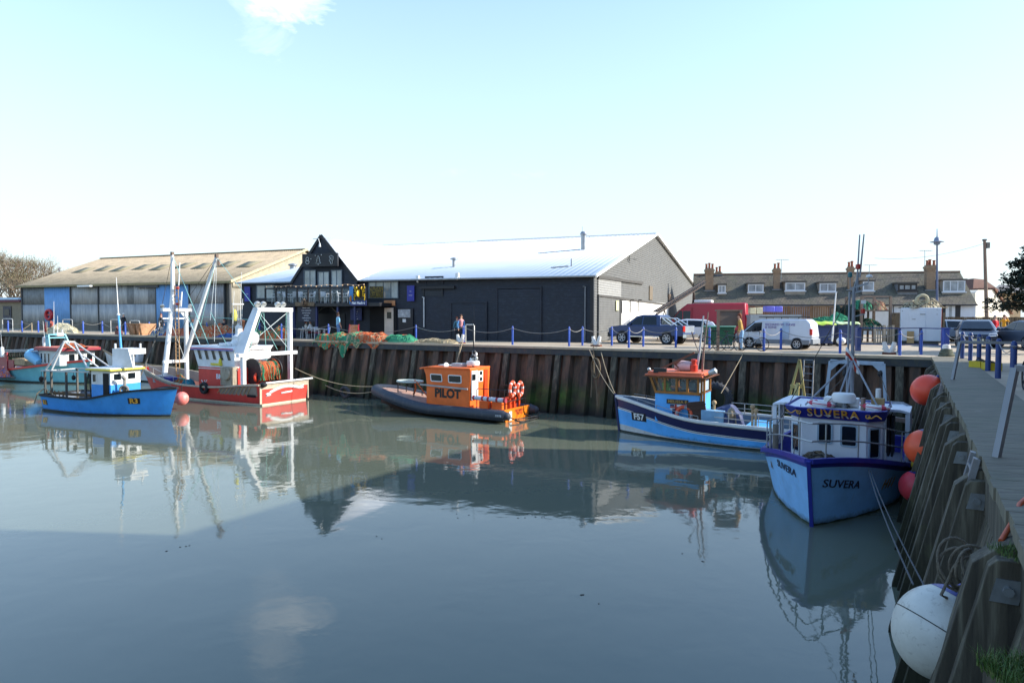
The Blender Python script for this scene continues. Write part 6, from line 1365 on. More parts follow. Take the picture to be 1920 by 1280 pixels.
b=B(); b.tube(h.P(.5,sh(.5)-.1,-1,-.25),h.P(.5,sh(.5)-.1,-1,-.25)+V((0,0,.85)),.09,n=10); b.build('mooring_post',mat('old_post','#6d655c',.8,var=.3),sv)
B().bb((xw-.9,yL-.72,zd+.1),(xw-.3,yL-.36,zd+.4)).build('red_mat',mat('dark_red_cover','#5b1f28',.7),sv,bev=.05)
for a,c in(((1628,880),(1712,1095)),((1632,882),(1745,1120))):
    B().rope(P(*a,16.9),P(*c,6.3),.10,.009,16).build('bow_rope',mat('grey_rope','#4f5256',.85),sv,w=True)
# fenders between the boat and the wall
def fender(px,py,rpx,D,mt,label,sq=1.05,ax=(0.15,0,1),cap=True,nm='buoy'):
    c=P(px,py,D); r=rpx*D/1280; ax=V(ax).normalized()
    b=B(); b.ell((0,0,0),(r*.97,r*.97,r*sq),26,16,0,ax)
    o=b.build(nm,mt); o.location=c; tag(o,label,'buoy')
    if cap:
        q=B(); q.lathe([(r*.62,r*sq*.78),(r*.45,r*sq*.92),(r*.2,r*sq*1.08),(r*.16,r*sq*1.25),(.001,r*sq*1.27)],(0,0,0),ax,18); q.build('blue_cap',mat('fender_cap','#1d2a6b',.45),o)
    return o
fender(1739,731,29,20.0,mat('orange_buoy_a','#ff5436',.42,dirt='#8a3a30',da=.25),'round orange buoy, topmost of those hanging on the right quay wall',ax=(.8,.3,.7))
fender(1730,838,32,17.2,mat('orange_buoy_b','#ff6238',.42,dirt='#9a4a35',da=.25),'round orange buoy in the middle of the right quay wall beside the boat',ax=(.5,0,1))
fender(1715,911,28,17.0,mat('red_buoy','#d8404a',.42,dirt='#7a3036',da=.25),'reddish buoy hanging lowest beside the bow of the SUVERA',ax=(.3,0,1))
fender(1720,870,11,17.6,mat('yellow_buoy','#a58f23',.5),'small dull yellow buoy between the orange buoys',cap=False)
fender(1713,822,10,18.2,mat('olive_buoy','#7d7a3c',.5),'small olive buoy partly behind the middle orange buoy',cap=False)
# ------------------------------------------------------------ terrace of cottages
KO=P(1830,593,62); KO.z=QZ; krz=radians(-13); fk=Fr(KO,krz)
EK=fk.y(1800,566,0).z; RY=3.7; RK=fk.y(1750,510.5,RY).z
m,n,p=newmat('old_roof_tiles'); v=n.coord('Object'); f=n.noise(v,1.2,5,.6); g=n.noise(v,.35,4,.6)
br=n.new('ShaderNodeTexBrick'); br.inputs['Scale'].default_value=1; br.inputs['Brick Width'].default_value=.28; br.inputs['Row Height'].default_value=.2; br.inputs['Mortar Size'].default_value=.018; br.inputs['Color1'].default_value=lin('#565049'); br.inputs['Color2'].default_value=lin('#6e645a'); br.inputs['Mortar'].default_value=lin('#3a342d')
mp=n.new('ShaderNodeMapping'); mp.inputs['Rotation'].default_value=(radians(90),0,0); n.lk(n.new('ShaderNodeTexCoord').outputs['Object'],mp.inputs[0]); n.lk(mp.outputs[0],br.inputs[0])
c=n.mix(br.outputs[0],'#7a7256',n.ramp(f,[(.45,0.0),(.7,.6)])); c=n.mix(c,'#4e5348',n.ramp(g,[(.4,.5),(.6,0.0)]))
n.lk(c,p.inputs['Base Color']); p.inputs['Roughness'].default_value=.9; n.bump(br.outputs['Fac'],.5,-.03,p); TILES=m
m,n,p=newmat('old_brick'); br=n.new('ShaderNodeTexBrick'); br.inputs['Scale'].default_value=1; br.inputs['Brick Width'].default_value=.22; br.inputs['Row Height'].default_value=.075; br.inputs['Mortar Size'].default_value=.01
br.inputs['Color1'].default_value=lin('#806853'); br.inputs['Color2'].default_value=lin('#96795c'); br.inputs['Mortar'].default_value=lin('#8c8272')
mp=n.new('ShaderNodeMapping'); mp.inputs['Rotation'].default_value=(radians(90),0,0); n.lk(n.new('ShaderNodeTexCoord').outputs['Object'],mp.inputs[0]); n.lk(mp.outputs[0],br.inputs[0]); n.lk(br.outputs[0],p.inputs['Base Color']); p.inputs['Roughness'].default_value=.9; BRICK=m
POT=mat('clay_pot','#8f5640',.8,var=.15); LEAD=mat('lead_grey','#6f757b',.6); KW=mat('cottage_white','#c9cfd4',.8,var=.04); CURT=mat('curtained_pane','#8d959a',.2,var=.3,sc=2)
def cott(px0,px1,wc,label,dorm,chim,extra=None):
    x0=fk.y(px0,570,0).x; x1=fk.y(px1,570,0).x; w_=x1-x0; o=fk.w((x0,0,0))
    t=thing('cottage',label,'cottage',o,krz,'terrace of cottages behind the harbour')
    B().bb((0,.0,0),(w_-.01,2*RY,EK)).build('wall',mat('wall_'+wc[0],wc[1],.85,var=.05,dirt='#8a8780',da=.2),t)
    b=B(); s=(RK-EK)/RY
    b.prism([(0,-.3,EK-.3*s),(0,RY,RK),(0,2*RY+.3,EK-.3*s),(0,2*RY+.3,EK-.3*s-.12),(0,RY,RK-.12),(0,-.3,EK-.3*s-.12)],(w_-.01,0,0)); rf=b.build('roof',TILES,t)
    b=B(); b.tube((0,-.36,EK-.35*s),(w_,-.36,EK-.35*s),.06); b.tube((.12,-.1,EK-.1),(.12,-.1,0),.04); b.build('gutter',mat('gutter_black','#22252a',.5),t)
    b=B(); b.tube((0,RY,RK+.03),(w_,RY,RK+.03),.1,n=8); b.build('ridge_tiles',mat('ridge_clay','#7d6656',.9),rf)
    for (d0,d1,y0,y1,nx,kind) in dorm:
        yd=.95; a=fk.y(d0,y1,yd);c=fk.y(d1,y0,yd); xx0=a.x-x0;xx1=c.x-x0; z0=max(a.z,EK+yd*s-.05); z1=c.z
        yb=(z1-EK)/s+.1
        dm=B(); cm={'w':KW,'d':mat('dormer_dark','#2e2c2b',.7)}[kind]
        dm.bb((xx0,yd,EK+yd*s-.1),(xx1,max(yb,yd+.6),z1)); dd=dm.build('dormer',LEAD if kind=='d' else mat('dormer_cheek','#8f8a80',.8),t)
        B().bb((xx0-.12,yd-.15,z1),(xx1+.12,max(yb,yd+.7)+.3,z1+.12)).build('dormer_roof',mat('felt_grey','#55534f',.9) if nx!=2.5 else KW,dd)
        window(dd,xx0+.02,xx1-.02,z0+.05,z1-.04,yd-.01,int(nx),.09 if kind=='w' else .14,cm,CURT)
        B().bb((xx0-.08,yd-.14,z0-.05),(xx1+.08,yd,z0+.05)).build('sill',cm,dd)
    for (c0,c1,ytop,ybot,yy,pots) in chim:
        a=fk.y(c0,ytop,yy);c=fk.y(c1,ytop,yy); q0=a.x-x0;q1=c.x-x0; z1=a.z; zb=EK+yy*s-.3; dy=(q1-q0)*.75
        b=B(); b.bb((q0+.06,yy,zb),(q1-.06,yy+dy,z1-.5)); b.bb((q0,yy-.06,z1-.5),(q1,yy+dy+.06,z1-.3)); b.bb((q0-.06,yy-.12,z1-.3),(q1+.06,yy+dy+.12,z1-.12)); b.bb((q0+.03,yy-.03,z1-.12),(q1-.03,yy+dy+.03,z1)); ch=b.build('chimney',BRICK,t)
        for k in range(pots):
            x=q0+(q1-q0)*(k+.5)/pots; B().lathe([(.13,0),(.12,.1),(.10,.35+.1*(k%2)),(.14,.38+.1*(k%2)),(.14,.46+.1*(k%2)),(.001,.46+.1*(k%2))],(x,yy+dy*(.35+.3*(k%2)),z1),n=10).build('chimney_pot',POT,ch)
        B().bb((q0-.1,yy-.14,zb+.25),(q1+.1,yy,zb+.36)).build('flashing',LEAD,ch)
    if extra: extra(t,x0)
    return t
def wn(t,x0,px0,px1,py0,py1,nx=1,y=0):
    a=fk.y(px0,py1,y);c=fk.y(px1,py0,y); window(t,a.x-x0,c.x-x0,a.z,c.z,y-.01,nx,.07,KW,CURT)
cott(1302,1383,('grey','#b9b6bd'),'left end cottage of the terrace with a small narrow dormer and two chimneys',[(1346,1361,534,550,2,'w')],[(1322,1339,503,545,1.5,3),(1341,1353,509,520,3.6,2)])
cott(1383,1449,('pink','#c5a3ab'),'pink walled cottage with a white framed dormer, next to the blue cottage',[(1402,1432,532,549,2,'w')],[(1449-1,1463,503,543,1.6,2)] if False else [],lambda t,x0:wn(t,x0,1415,1427,569,575,1))
cott(1449,1520,('blue','#8fb3d9'),'blue walled cottage with a wide white dormer and brick chimney',[(1472,1510,529,546,2,'w')],[(1450,1464,503,543,1.6,2)],lambda t,x0:(wn(t,x0,1467,1472,569,574),wn(t,x0,1475,1482,569,574),wn(t,x0,1484,1490,569,574)))
cott(1520,1590,('cream','#c9c7bd'),'cream walled cottage with a dormer of three white framed panes',[(1536,1568,530,548,2,'w')],[])
cott(1590,1672,('ivory','#cfcdc8'),'ivory cottage with a square white dormer, behind the mast of the purple trimmed boat',[(1617,1639,527,546,1,'w')],[(1589.5,1602,500,543,1.5,2)])
cott(1672,1745,('pale','#c4cbd3'),'white cottage with a black framed dormer of three panes',[(1683,1720,531,546,3,'d')],[(1737,1756,497,546,1.4,3)])
def dr(t,x0):
    for p0,p1 in((1766,1773),(1791,1801)):
        a=fk.y(p0,590,-.01);c=fk.y(p1,567,-.01); B().bb((a.x-x0,-.05,0),(c.x-x0,-.01,c.z)).build('door_jamb',mat('jamb_black','#1d2126',.6),t)
    a=fk.y(1773,590,-.01);c=fk.y(1791,567,-.01); d=B().bb((a.x-x0,-.04,0),(c.x-x0,-.01,c.z)).build('door',KW,t); w_=(c.x-a.x)
    B().bb((a.x-x0+w_*.35,-.055,1.0),(a.x-x0+w_*.65,-.042,c.z-.3)).build('pane',CURT,d)
cott(1745,1830,('end','#c4ccd6'),'right end cottage of the terrace with a big white framed dormer and door',[(1767,1810,525,548,3,'w')],[],dr)
# aerials on the ridge
for i,(px,py0,py1) in enumerate(((1465,517,487),(1734,512,470),(1630,514,497))):
    p0=P(px,py0,66); p1=P(px,py1,66); a=thing('tv_aerial',['thin tv aerial beside the chimney of the blue cottage','tall tv aerial beside the chimney of the white cottage with black dormer','small tv aerial on the ridge above the ivory cottage'][i],'aerial',p0)
    b=B(); b.tube(p0-V((0,0,.4)),p1,.025,n=5); b.build('pole',mat('aerial_grey','#8d9296',.5),a,w=True); b=B(); b.tube(p1-V((.5,0,0)),p1+V((.7,0,0)),.018,n=5)
    for k in range(7): b.tube(p1+V((-.45+k*.18,-.25,0)),p1+V((-.45+k*.18,.25,0)),.012,n=4)
    b.build('antenna',mat('aerial_grey'),a,w=True)
# white rendered house facing the sun, and roofs behind it
HO=P(1829,593,66); HO.z=QZ; hz_=radians(32); fh=Fr(HO,hz_)
wh_=thing('white_house','sunlit white rendered house end with brown tiled roof, right of the terrace','house',HO,hz_)
def hp(px,py): q=fh.y(px,py,0); return V((q.x,0,q.z))
a0=hp(1829,600);a0.z=0; pts=[a0,V((hp(1893,600).x,0,0)),hp(1893,588),hp(1862,543.5),hp(1834,543.5),hp(1829,549)]
B().prism(pts,(0,7,0)).build('wall',mat('white_sunlit_render','#dcd5c2',.85,var=.08,sc=.7,dirt='#b5a87c',da=.35),wh_)
b=B(); q1=hp(1862,543);q2=hp(1895,589); b.bar(q1+V((0,3.5,.12)),q2+V((.1,3.5,.05)),7.4,.15); b.build('roof',mat('brown_tiles','#6d4c3c',.9,var=.15),wh_)
hb=thing('brown_roofed_house','house with brown hipped roof just behind the right end of the terrace','house',P(1840,593,74)); o=P(1826,543,72)
b=B(); b.prism([P(1824,545,71),P(1876,545,71),P(1846,524,73),P(1826,522,73)],V((1,7,0))); b.build('roof',mat('brown_tiles'),hb,w=True); q=P(1824,545,71.2);r_=P(1874,545,71.2); b=B(); b.bb((q.x,71.5,QZ),(r_.x,78,q.z-.02)); b.build('wall',mat('old_wall','#9a8a72',.9),hb,w=True)
hc=thing('distant_house','distant house with slate roof seen beside the dark conifer','house',P(1885,593,95)); q=P(1868,548,95);r_=P(1925,548,95)
b=B(); b.bb((q.x,96,QZ),(r_.x,103,q.z)); b.build('wall',mat('tan_wall','#b39a78',.9),hc,w=True); b=B(); b.prism([q+V((-.5,0,0)),r_+V((.5,0,0)),P(1915,535,98.5),P(1876,535,98.5)],(0,.3,.1)); b.build('roof',mat('slate_roof','#6d6a68',.8),hc,w=True)
# ------------------------------------------------------------ poles
up=thing('utility_pole','tall wooden utility pole in front of the sunlit white house','utility pole',G(1851,630))
b=B(); p0=P(1851,629,60); p0.z=QZ; p1=P(1846,450,60); b.tube(p0,p1,.17,.12,n=10); b.build('pole',mat('pole_wood','#7d6a5c',.85,dirt='#4d423a',da=.4),up,w=True)
b=B(); b.box(P(1851,460,60),(.3,.3,.5)); b.box(p1,(.25,.25,.15)); b.build('junction_box',mat('dark_steel'),up,w=True)
B().rope(P(1844,457,60),P(1640,484,68),.5,.015,14).build('overhead_wire',mat('wire_grey','#7c8288',.6),up,w=True)
lp=thing('lamp_post','tall dark blue lamp post with round lantern behind the white container','lamp post',P(1757,593,48))
b=B(); p0=P(1757,640,46); p0.z=QZ; p1=P(1757,448,46); b.tube(p0,p1,.09,.05,n=10); b.tube(p1,P(1757,429,46),.04,.02,n=8); b.build('pole',mat('post_blue_grey','#4c5a78',.5),lp,w=True)
b=B(); c=P(1757,452,46); b.lathe([(.02,.32),(.16,.2),(.2,0),(.42,-.04),(.42,-.07),(.2,-.09),(.2,-.2),(.12,-.26),(.02,-.27)],c,n=16); b.build('lantern',mat('lantern_grey','#7b8699',.5),lp,w=True)
# wooden fences
def fence(name,label,A,Bp,h,mt,n,gap=.0,cap=True):
    t=thing(name,label,'fence',A); b=B(); d=(Bp-A); L=d.length; u=d.normalized(); k=int(L/.15)
    for i in range(k):
        p=A+u*(i*.15); hh=h+ru(-.02,.02); b.bar(p+u*.065,p+u*.065+V((0,0,hh)),.02,.138-gap,up=u)
    b.build('boards',mt,t,w=True)
    b=B()
    for i in range(n+1): p=A+u*(L*i/n)+V((0,-.06,0)); b.bar(p,p+V((0,0,h+.06)),.12,.12,up=u)
    if cap: b.bar(A+V((0,0,h+.02)),Bp+V((0,0,h+.02)),.1,.05)
    b.build('fence_post',mt,t,w=True); return t
FEN=mat('fence_brown','#8d6e50',.85,var=.2,sc=3); FEN2=mat('fence_dark','#5a4d3c',.85,var=.2,sc=3,dirt='#6a6a3d',da=.3); FENG=mat('fence_grey','#8f897b',.85,var=.2,sc=4)
a=P(1398,593,51);a.z=QZ;c=P(1606,593,48);c.z=QZ
fence('timber_fence','tall brown boarded fence below the pink and blue cottages',a,c,1.7+17*50/1280,FEN,5)
a=P(1765,593,56);a.z=QZ;c=P(1925,593,54);c.z=QZ
fence('timber_fence','dark brown fence behind the parked cars on the right',a,c,1.62,FEN2,8)
a=P(1668,593,45);a.z=QZ;c=P(1768,593,45);c.z=QZ; fence('timber_fence','brown fence partly hidden behind the white container',a,c,1.9,FEN2,3)
a=P(1640,593,41);a.z=QZ;c=P(1674,593,41);c.z=QZ; fence('pallet_fence','short grey slatted pallet fence beside the white container',a,c,1.12,FENG,2,gap=.05,cap=False)
gb_=G(1768,655); b=B()
# rope store frame with net heaps
rk=thing('net_store','timber rack holding green and pink nets behind the blue railing','rack',P(1640,593,44)); 
b=B(); pp=[P(1614,640,44),P(1668,640,44)]
for p in pp+[q+V((0,2,0)) for q in pp]: b.bar((p.x,p.y,QZ),(p.x,p.y,P(1640,555,44).z),.14,.14)
z1=P(1640,581,44).z
b.bb((pp[0].x,44,z1-.08),(pp[1].x,46,z1)); b.bb((pp[0].x,44,z1-1.35),(pp[1].x,46,z1-1.25)); b.bar((pp[0].x,44,P(1640,556,44).z),(pp[1].x,44,P(1640,556,44).z),.1,.1); b.build('frame',mat('pole_wood'),rk,w=True)
x_=(pp[0].x+pp[1].x)/2
netpile('net_heap','dark green net heap on the upper shelf of the timber rack','net',(x_-.45,45,z1),(1.4,1.5),.8,[ND,NG],21)
netpile('net_heap','pinkish net heap on the upper shelf of the timber rack','net',(x_+.5,45,z1),(1.1,1.5),.85,[NP,NT_],22)
netpile('net_heap','green and grey nets on the lower shelf of the timber rack','net',(x_,45,z1-1.25),(1.8,1.8),.95,[ND,NG,NT_],23)
netpile('net_heap','dark net dumped on the ground between rack and white container','net',P(1681,648,43.5),(1.4,1.3),1.6,[ND,ROPED],24)
dk=B(); 
for k,(px0,px1,D) in enumerate(((1566,1584,46),(1588,1600,45),(1600,1622,45))):
    a=P(px0,575,D);c=P(px1,575,D); 
    dk.grid(lambda u,v,a=a,c=c:V((a.x+(c.x-a.x)*u,a.y+.25*sin(u*14+v),QZ+.1+(a.z-QZ-.1)*(1-v)+.15*sin(u*9)*(1-v))),14,8)
o=dk.build('hanging_nets',ND,solid=.02); tag(o,'dark nets and curtains hanging from lines behind the blue bins','net')
b=B(); a=P(1557,577,46.3);c=P(1628,577,45.3); b.bar(a,c,.08,.08)
for q in(a,c): b.bar((q.x,q.y,QZ),q,.1,.1)
tag(b.build('drying_line',mat('pole_wood')),'timber drying line that the dark nets hang from','frame')
netpile('net_heap','bright green net heap behind the blue bins, nearer the fence','net',P(1548,606,43)+V((0,0,-.0)),(2.2,1.5),.6,[NG],25)
netpile('net_heap','small bright green net heap beside the hanging dark nets','net',P(1573,600,43.5),(1.1,1.0),.6,[NG],26)
# blue bins with lime covers
BINB=mat('bin_blue','#34466f',.6,var=.1,dirt='#5d6a80',da=.3); LIME=mat('lime_cover','#a8c93f',.6,var=.1,dirt='#c9d3a0',da=.3)
def skip(px0,px1,D,label,cov,cc):
    a=P(px0,640,D);c=P(px1,640,D); w_=c.x-a.x; t=thing('net_bin',label,'bin',((a.x+c.x)/2,D,QZ))
    b=B(); h_=1.1; b.add([(-w_/2+.08,-.55,.12),(w_/2-.08,-.55,.12),(w_/2,-.62,h_),(-w_/2,-.62,h_),(-w_/2+.08,.55,.12),(w_/2-.08,.55,.12),(w_/2,.62,h_),(-w_/2,.62,h_)],[(0,1,2,3),(5,4,7,6),(1,5,6,2),(4,0,3,7),(0,4,5,1)]); b.bb((-w_/2-.04,-.68,h_),(w_/2+.04,-.62,h_+.08)); b.build('body',BINB,t,bev=.02)
    b=B()
    for sx in(-1,1):
        for sy in(-1,1): b.box((sx*(w_/2-.2),sy*.45,.06),(.2,.2,.12))
    b.build('foot',BLACKR,t)
    b=B(); b.grid(lambda u,v:V(((u-.5)*w_*1.08,(v-.5)*1.4,h_+.12+.16*sin(pi*v)+.09*noise.noise(V((u*4,v*3,px0))))),12,6); b.build('cover',cc,t,solid=.03)
skip(1517,1556,40,'blue bin with bright lime cover, right behind the white van',0,LIME); skip(1561,1600,40.5,'blue bin with lime and white cover, left of the blue railing',0,mat('lime_white_cover','#b9c9a0',.6,var=.2,sc=3,dirt='#a8c93f',da=.6))
# boat trailer with a tall white pole
tl=thing('boat_trailer','low galvanised boat trailer with a tall white pole','trailer',P(1570,645,37)); b=B(); a=G(1555,648);c=G(1598,650); z=V((0,0,.4))
b.bar(a+z,c+z,.08,.1); b.bar(a+z+V((0,.9,0)),c+z+V((0,.9,0)),.08,.1); b.bar(a+z,a+z+V((0,.9,0)),.08,.1); b.bar(c+z,c+z+V((0,.9,0)),.08,.1); b.build('frame',GALV,tl,w=True)
for t_ in(.35,): 
    q=a.lerp(c,t_); B().lathe([(.1,-.08),(.26,-.09),(.28,0),(.26,.09),(.1,.08)],q+V((0,-.1,.28)),(0,1,0),14).build('wheel',BLACKR,tl,w=True)
B().ell(P(1577,639,36.5),(.3,.22,.2)).build('white_bundle',WHITEP,tl,w=True)
b=B(); b.tube(P(1560,640,37),P(1567.5,549,37),.05,.035,n=8); b.build('pole',WHITEP,tl,w=True)
# white refrigerated container
ca=P(1688,647,41.5);cb=P(1764,647,40.5);ca.z=cb.z=QZ; u=(cb-ca).normalized(); crz=atan2(u.y,u.x); fc=Fr(ca,crz); Lc=(cb-ca).length; Hc=fc.y(1725,577,0).z
ct=thing('container','white insulated container with brown board leaning on its door','container',ca,crz)
CW=mat('container_white','#cdd4dc',.55,var=.04,sc=1,dirt='#8d8f92',da=.2)
b=B(); b.bb((0,0,.22),(Lc,3.2,Hc)); b.build('body',CW,ct,bev=.03)
b=B(); b.bb((.1,.1,0),(Lc-.1,3,.2)); b.build('skid',mat('dark_steel'),ct); b=B(); b.bb((Lc+.0,.0,.3),(Lc+.03,.12,Hc-.05)); b.build('red_edge',mat('lamp_red'),ct)
a=fc.y(1704,640,0);c=fc.y(1736,581,0); d=B().bb((a.x,-.03,.3),(c.x,0,c.z)).build('door',CW,ct,bev=.01)
b=B(); q=fc.y(1728,589,0); b.bb((q.x-.08,-.06,q.z-.015),(q.x+.2,-.03,q.z+.015)); b.bb((q.x-.5,-.05,q.z-.31),(q.x-.3,-.03,q.z-.285)); b.build('handle',mat('dark_steel'),d)
b=B(); 
for px,py in((1692,583),(1757,580),(1757,589)): q=fc.y(px,py,0); b.ell((q.x,-.0,q.z),(.03,.015,.03),8,5)
b.build('rivets',mat('dark_steel'),ct)
b=B(); a=fc.y(1700,643,-.2);c=fc.y(1714,621,-.2); b.bar((( a.x+c.x)/2,-.3,a.z),((a.x+c.x)/2,-.1,c.z),c.x-a.x,.03,up=(0,1,0)); tag(b.build('brown_board',mat('brown_card'),w=False),'brown board leaning against the white container','board'); bpy.data.objects['brown_board'].matrix_world=fc.M
netpile('rope_heap','pale rope heap on top of the white container','rope',fc.w((Lc*.55,1.0,Hc)),(2.2,1.6),.75,[NC,ROPED,ROPEM],31,strands=60)
b=B(); b.torus((0,0,0),.32,.09,(.2,1,.2),20,7); b.torus((.1,.1,.05),.26,.07,(.3,1,-.1),20,7); o=b.build('rope_coil',NC); o.location=fc.w((Lc*.52,.3,Hc+.45)); tag(o,'pale rope coil standing on the container roof','rope')
# ------------------------------------------------------------ vehicles
TYRE=mat('tyre','#15161a',.8); RIM=mat('alloy_rim','#b4b7ba',.35,.3); CARG=mat('car_glass','#141b21',.12,var=.3,spec=.4); LAMPW=mat('headlamp','#c9ced2',.1,spec=.9); LAMPR=mat('tail_lamp','#c0281f',.2); BUMP=mat('bumper_black','#25272b',.6); PLY=mat('plate_pale','#d9d6b5',.5)
def wheel(t,x,y,r=.33,w=.22):
    s=1 if y>0 else -1
    wh=B(); wh.lathe([(r*.62,-w/2),(r*.93,-w/2),(r,-w*.3),(r,w*.3),(r*.93,w/2),(r*.62,w/2)],(x,y,r),(0,s,0),22)
    wo=wh.build('wheel',TYRE,t)
    b=B(); b.lathe([(r*.63,w*.34),(r*.66,w*.53),(r*.58,w*.5),(r*.5,w*.4)],(x,y,r),(0,s,0),20); b.lathe([(.001,w*.5),(r*.16,w*.5),(r*.16,w*.4),(r*.62,w*.30)],(x,y,r),(0,s,0),20)
    for k in range(6):
        a=k*pi/3; c=V((x,y+s*w*.46,r)); b.bar(c,c+V((cos(a)*r*.6,0,sin(a)*r*.6)),.05,.04,up=(0,1,0))
    b.build('rim',RIM,wo); return wo
def carbody(t,prof,W,belt,top,tuck,mt,nm='body',bev=.05,flare=.0):
    def hw(z):
        if z<=belt: return W/2-.04*max(0,(.5-z)/.5)
        return W/2-tuck*(z-belt)/(top-belt)
    n_=len(prof); vs=[V((x,hw(z),z)) for x,z in prof]+[V((x,-hw(z),z)) for x,z in prof]
    b=B(); b.add(vs,[tuple(range(n_)),tuple(reversed(range(n_,2*n_)))]+[(i,(i+1)%n_,n_+(i+1)%n_,n_+i) for i in range(n_)]); o=b.build(nm,mt,t,bev=bev)
    return o,hw
def sidewin(t,hw,quads,mt=CARG,o=.008,nm='window',sides=(1,-1)):
    for s in sides:
        for q in quads:
            b=B(); v0=[V((x,s*(hw(z)+o),z)) for x,z in q]; b.prism(v0,V((0,-s*.012,0))); b.build(nm,mt,t,flat=True)
def arch(t,hw,xs,r):
    for x in xs:
        for s in(1,-1):
            B().lathe([(.001,0),(r*1.14,0),(r*1.14,.03),(.001,.03)],(x,s*(hw(.4)-.024),r*1.02),(0,s,0),22).build('wheel_arch',BUMP,t)
# pickup
pf=V((6.85,42.3,QZ)); pr=V((9.18,40.4,QZ)); u=(pf-pr).normalized(); nl=V((-u.y,u.x,0)); pc=(pf+pr)/2-nl*.82
pk=thing('pickup_truck','dark blue double cab pickup with chrome roll bar facing left','pickup truck',pc,atan2(u.y,u.x))
PKB=mat('pickup_blue','#263b63',.35,var=.06,dirt='#5a5f66',da=.25)
o,hw=carbody(pk,[(-2.45,.5),(2.35,.45),(2.5,.65),(2.45,.95),(2.2,1.04),(1.25,1.14),(-2.48,1.12),(-2.52,.6)],1.75,1.1,1.78,.22,PKB)
o,hw2=carbody(pk,[(1.3,1.10),(.55,1.68),(.2,1.76),(-.75,1.76),(-.98,1.68),(-1.05,1.10)],1.72,1.1,1.78,.22,PKB,'cab')
sidewin(pk,hw2,[[(1.02,1.16),(.5,1.6),(.18,1.66),(.18,1.16)],[(.10,1.16),(.10,1.66),(-.72,1.66),(-.82,1.16)]])
b=B(); b.prism([(1.27,.72,1.16),(1.27,-.72,1.16),(.6,-.6,1.66),(.6,.6,1.66)],(.03,0,.02)); b.build('windscreen',CARG,pk)
b=B(); b.prism([(-1.06,.66,1.2),(-1.06,-.66,1.2),(-1.0,-.58,1.62),(-1.0,.58,1.62)],(-.02,0,0)); b.build('rear_window',CARG,pk)
b=B(); b.bb((-2.42,-.75,1.121),(-1.1,.75,1.135)); b.build('load_bed',BUMP,pk)
b=B()
for x0_,x1_ in((-1.15,-1.75),(-1.4,-2.1)): b.path([(x1_,.74,1.13),(x0_,.7,1.55),(x0_,-.7,1.55),(x1_,-.74,1.13)],.035,8)
b.build('roll_bar',mat('chrome','#d5d8da',.12,.9),pk)
b=B(); b.bb((-2.56,.62,.78),(-2.5,.85,1.1)); b.build('tail_light',LAMPR,pk); b=B(); b.bb((-2.72,-.8,.42),(-2.5,.8,.62)); b.build('rear_bumper',mat('chrome'),pk); b=B(); b.bb((2.38,.5,.78),(2.5,.84,.95)); b.build('headlight',LAMPW,pk); b=B(); b.bb((2.38,-.84,.78),(2.5,-.5,.95)); b.build('headlight',LAMPW,pk)
b=B(); b.bb((2.4,-.85,.4),(2.56,.85,.68)); b.build('front_bumper',BUMP,pk); b=B(); b.bb((-1.0,.80,.42),(1.1,.88,.47)); b.build('side_step',mat('chrome'),pk)
b=B(); b.box((.95,.92,1.2),(.14,.18,.14)); b.build('mirror',PKB,pk,bev=.03); b=B(); b.bb((-2.53,-.7,.7),(-2.51,.6,1.1)); b.build('tailgate',mat('silver_tailgate','#9ba3aa',.3,.4),pk)
arch(pk,hw,(1.5,-1.5),.37)
for x in(1.5,-1.5):
    for y in(.80,-.80): wheel(pk,x,y,.37,.24)
# tall red van
rv=thing('red_van','tall long red van parked behind the blue pickup','van',V((13.6,48.5,QZ)),atan2(.42,-.907))
RVM=mat('van_red','#a82236',.35,var=.06)
o,hw=carbody(rv,[(-2.95,.45),(2.75,.4),(2.95,.6),(2.9,.95),(2.1,1.35),(1.45,2.2),(1.0,2.55),(-2.9,2.6),(-3.0,1.2)],1.98,1.2,2.6,.14,RVM,bev=.08)
sidewin(rv,hw,[[(2.0,1.42),(1.5,2.05),(1.32,2.05),(1.32,1.38)],[(1.26,1.38),(1.26,2.05),(.75,2.05),(.75,1.38)]])
b=B(); b.prism([(2.12,.78,1.42),(2.12,-.78,1.42),(1.55,-.7,2.1),(1.55,.7,2.1)],(.04,0,.03)); b.build('windscreen',CARG,rv); b=B(); b.bb((-2.6,.99,.5),(2.6,1.0,.75)); b.bb((-2.7,.99,1.15),(.6,1.005,1.2)); b.build('side_trim',mat('van_trim','#7a1a24',.5),rv)
b=B(); b.bb((-.6,-.5,2.62),(.6,.5,2.82)); b.build('roof_box',WHITEP,rv,bev=.05); b=B(); b.bb((2.75,.55,.8),(2.93,.9,1.1)); b.build('headlight',LAMPW,rv); b=B(); b.box((1.75,1.08,1.5),(.12,.2,.35)); b.build('mirror',BUMP,rv,bev=.03); b=B(); b.bb((-3.03,.8,1.0),(-2.97,.97,1.6)); b.build('tail_light',LAMPR,rv)
b=B(); b.bb((-3.06,-.9,.4),(-2.95,.95,.7)); b.build('bumper',BUMP,rv); b=B(); b.bb((.62,1.0,1.1),(.66,1.005,2.3)); b.bb((1.3,.99,.9),(1.32,1.0,1.4)); b.build('door_gap',mat('van_trim'),rv)
arch(rv,hw,(1.9,-1.8),.36)
for x in(1.9,-1.8):
    for y in(.9,-.9): wheel(rv,x,y,.36,.24)
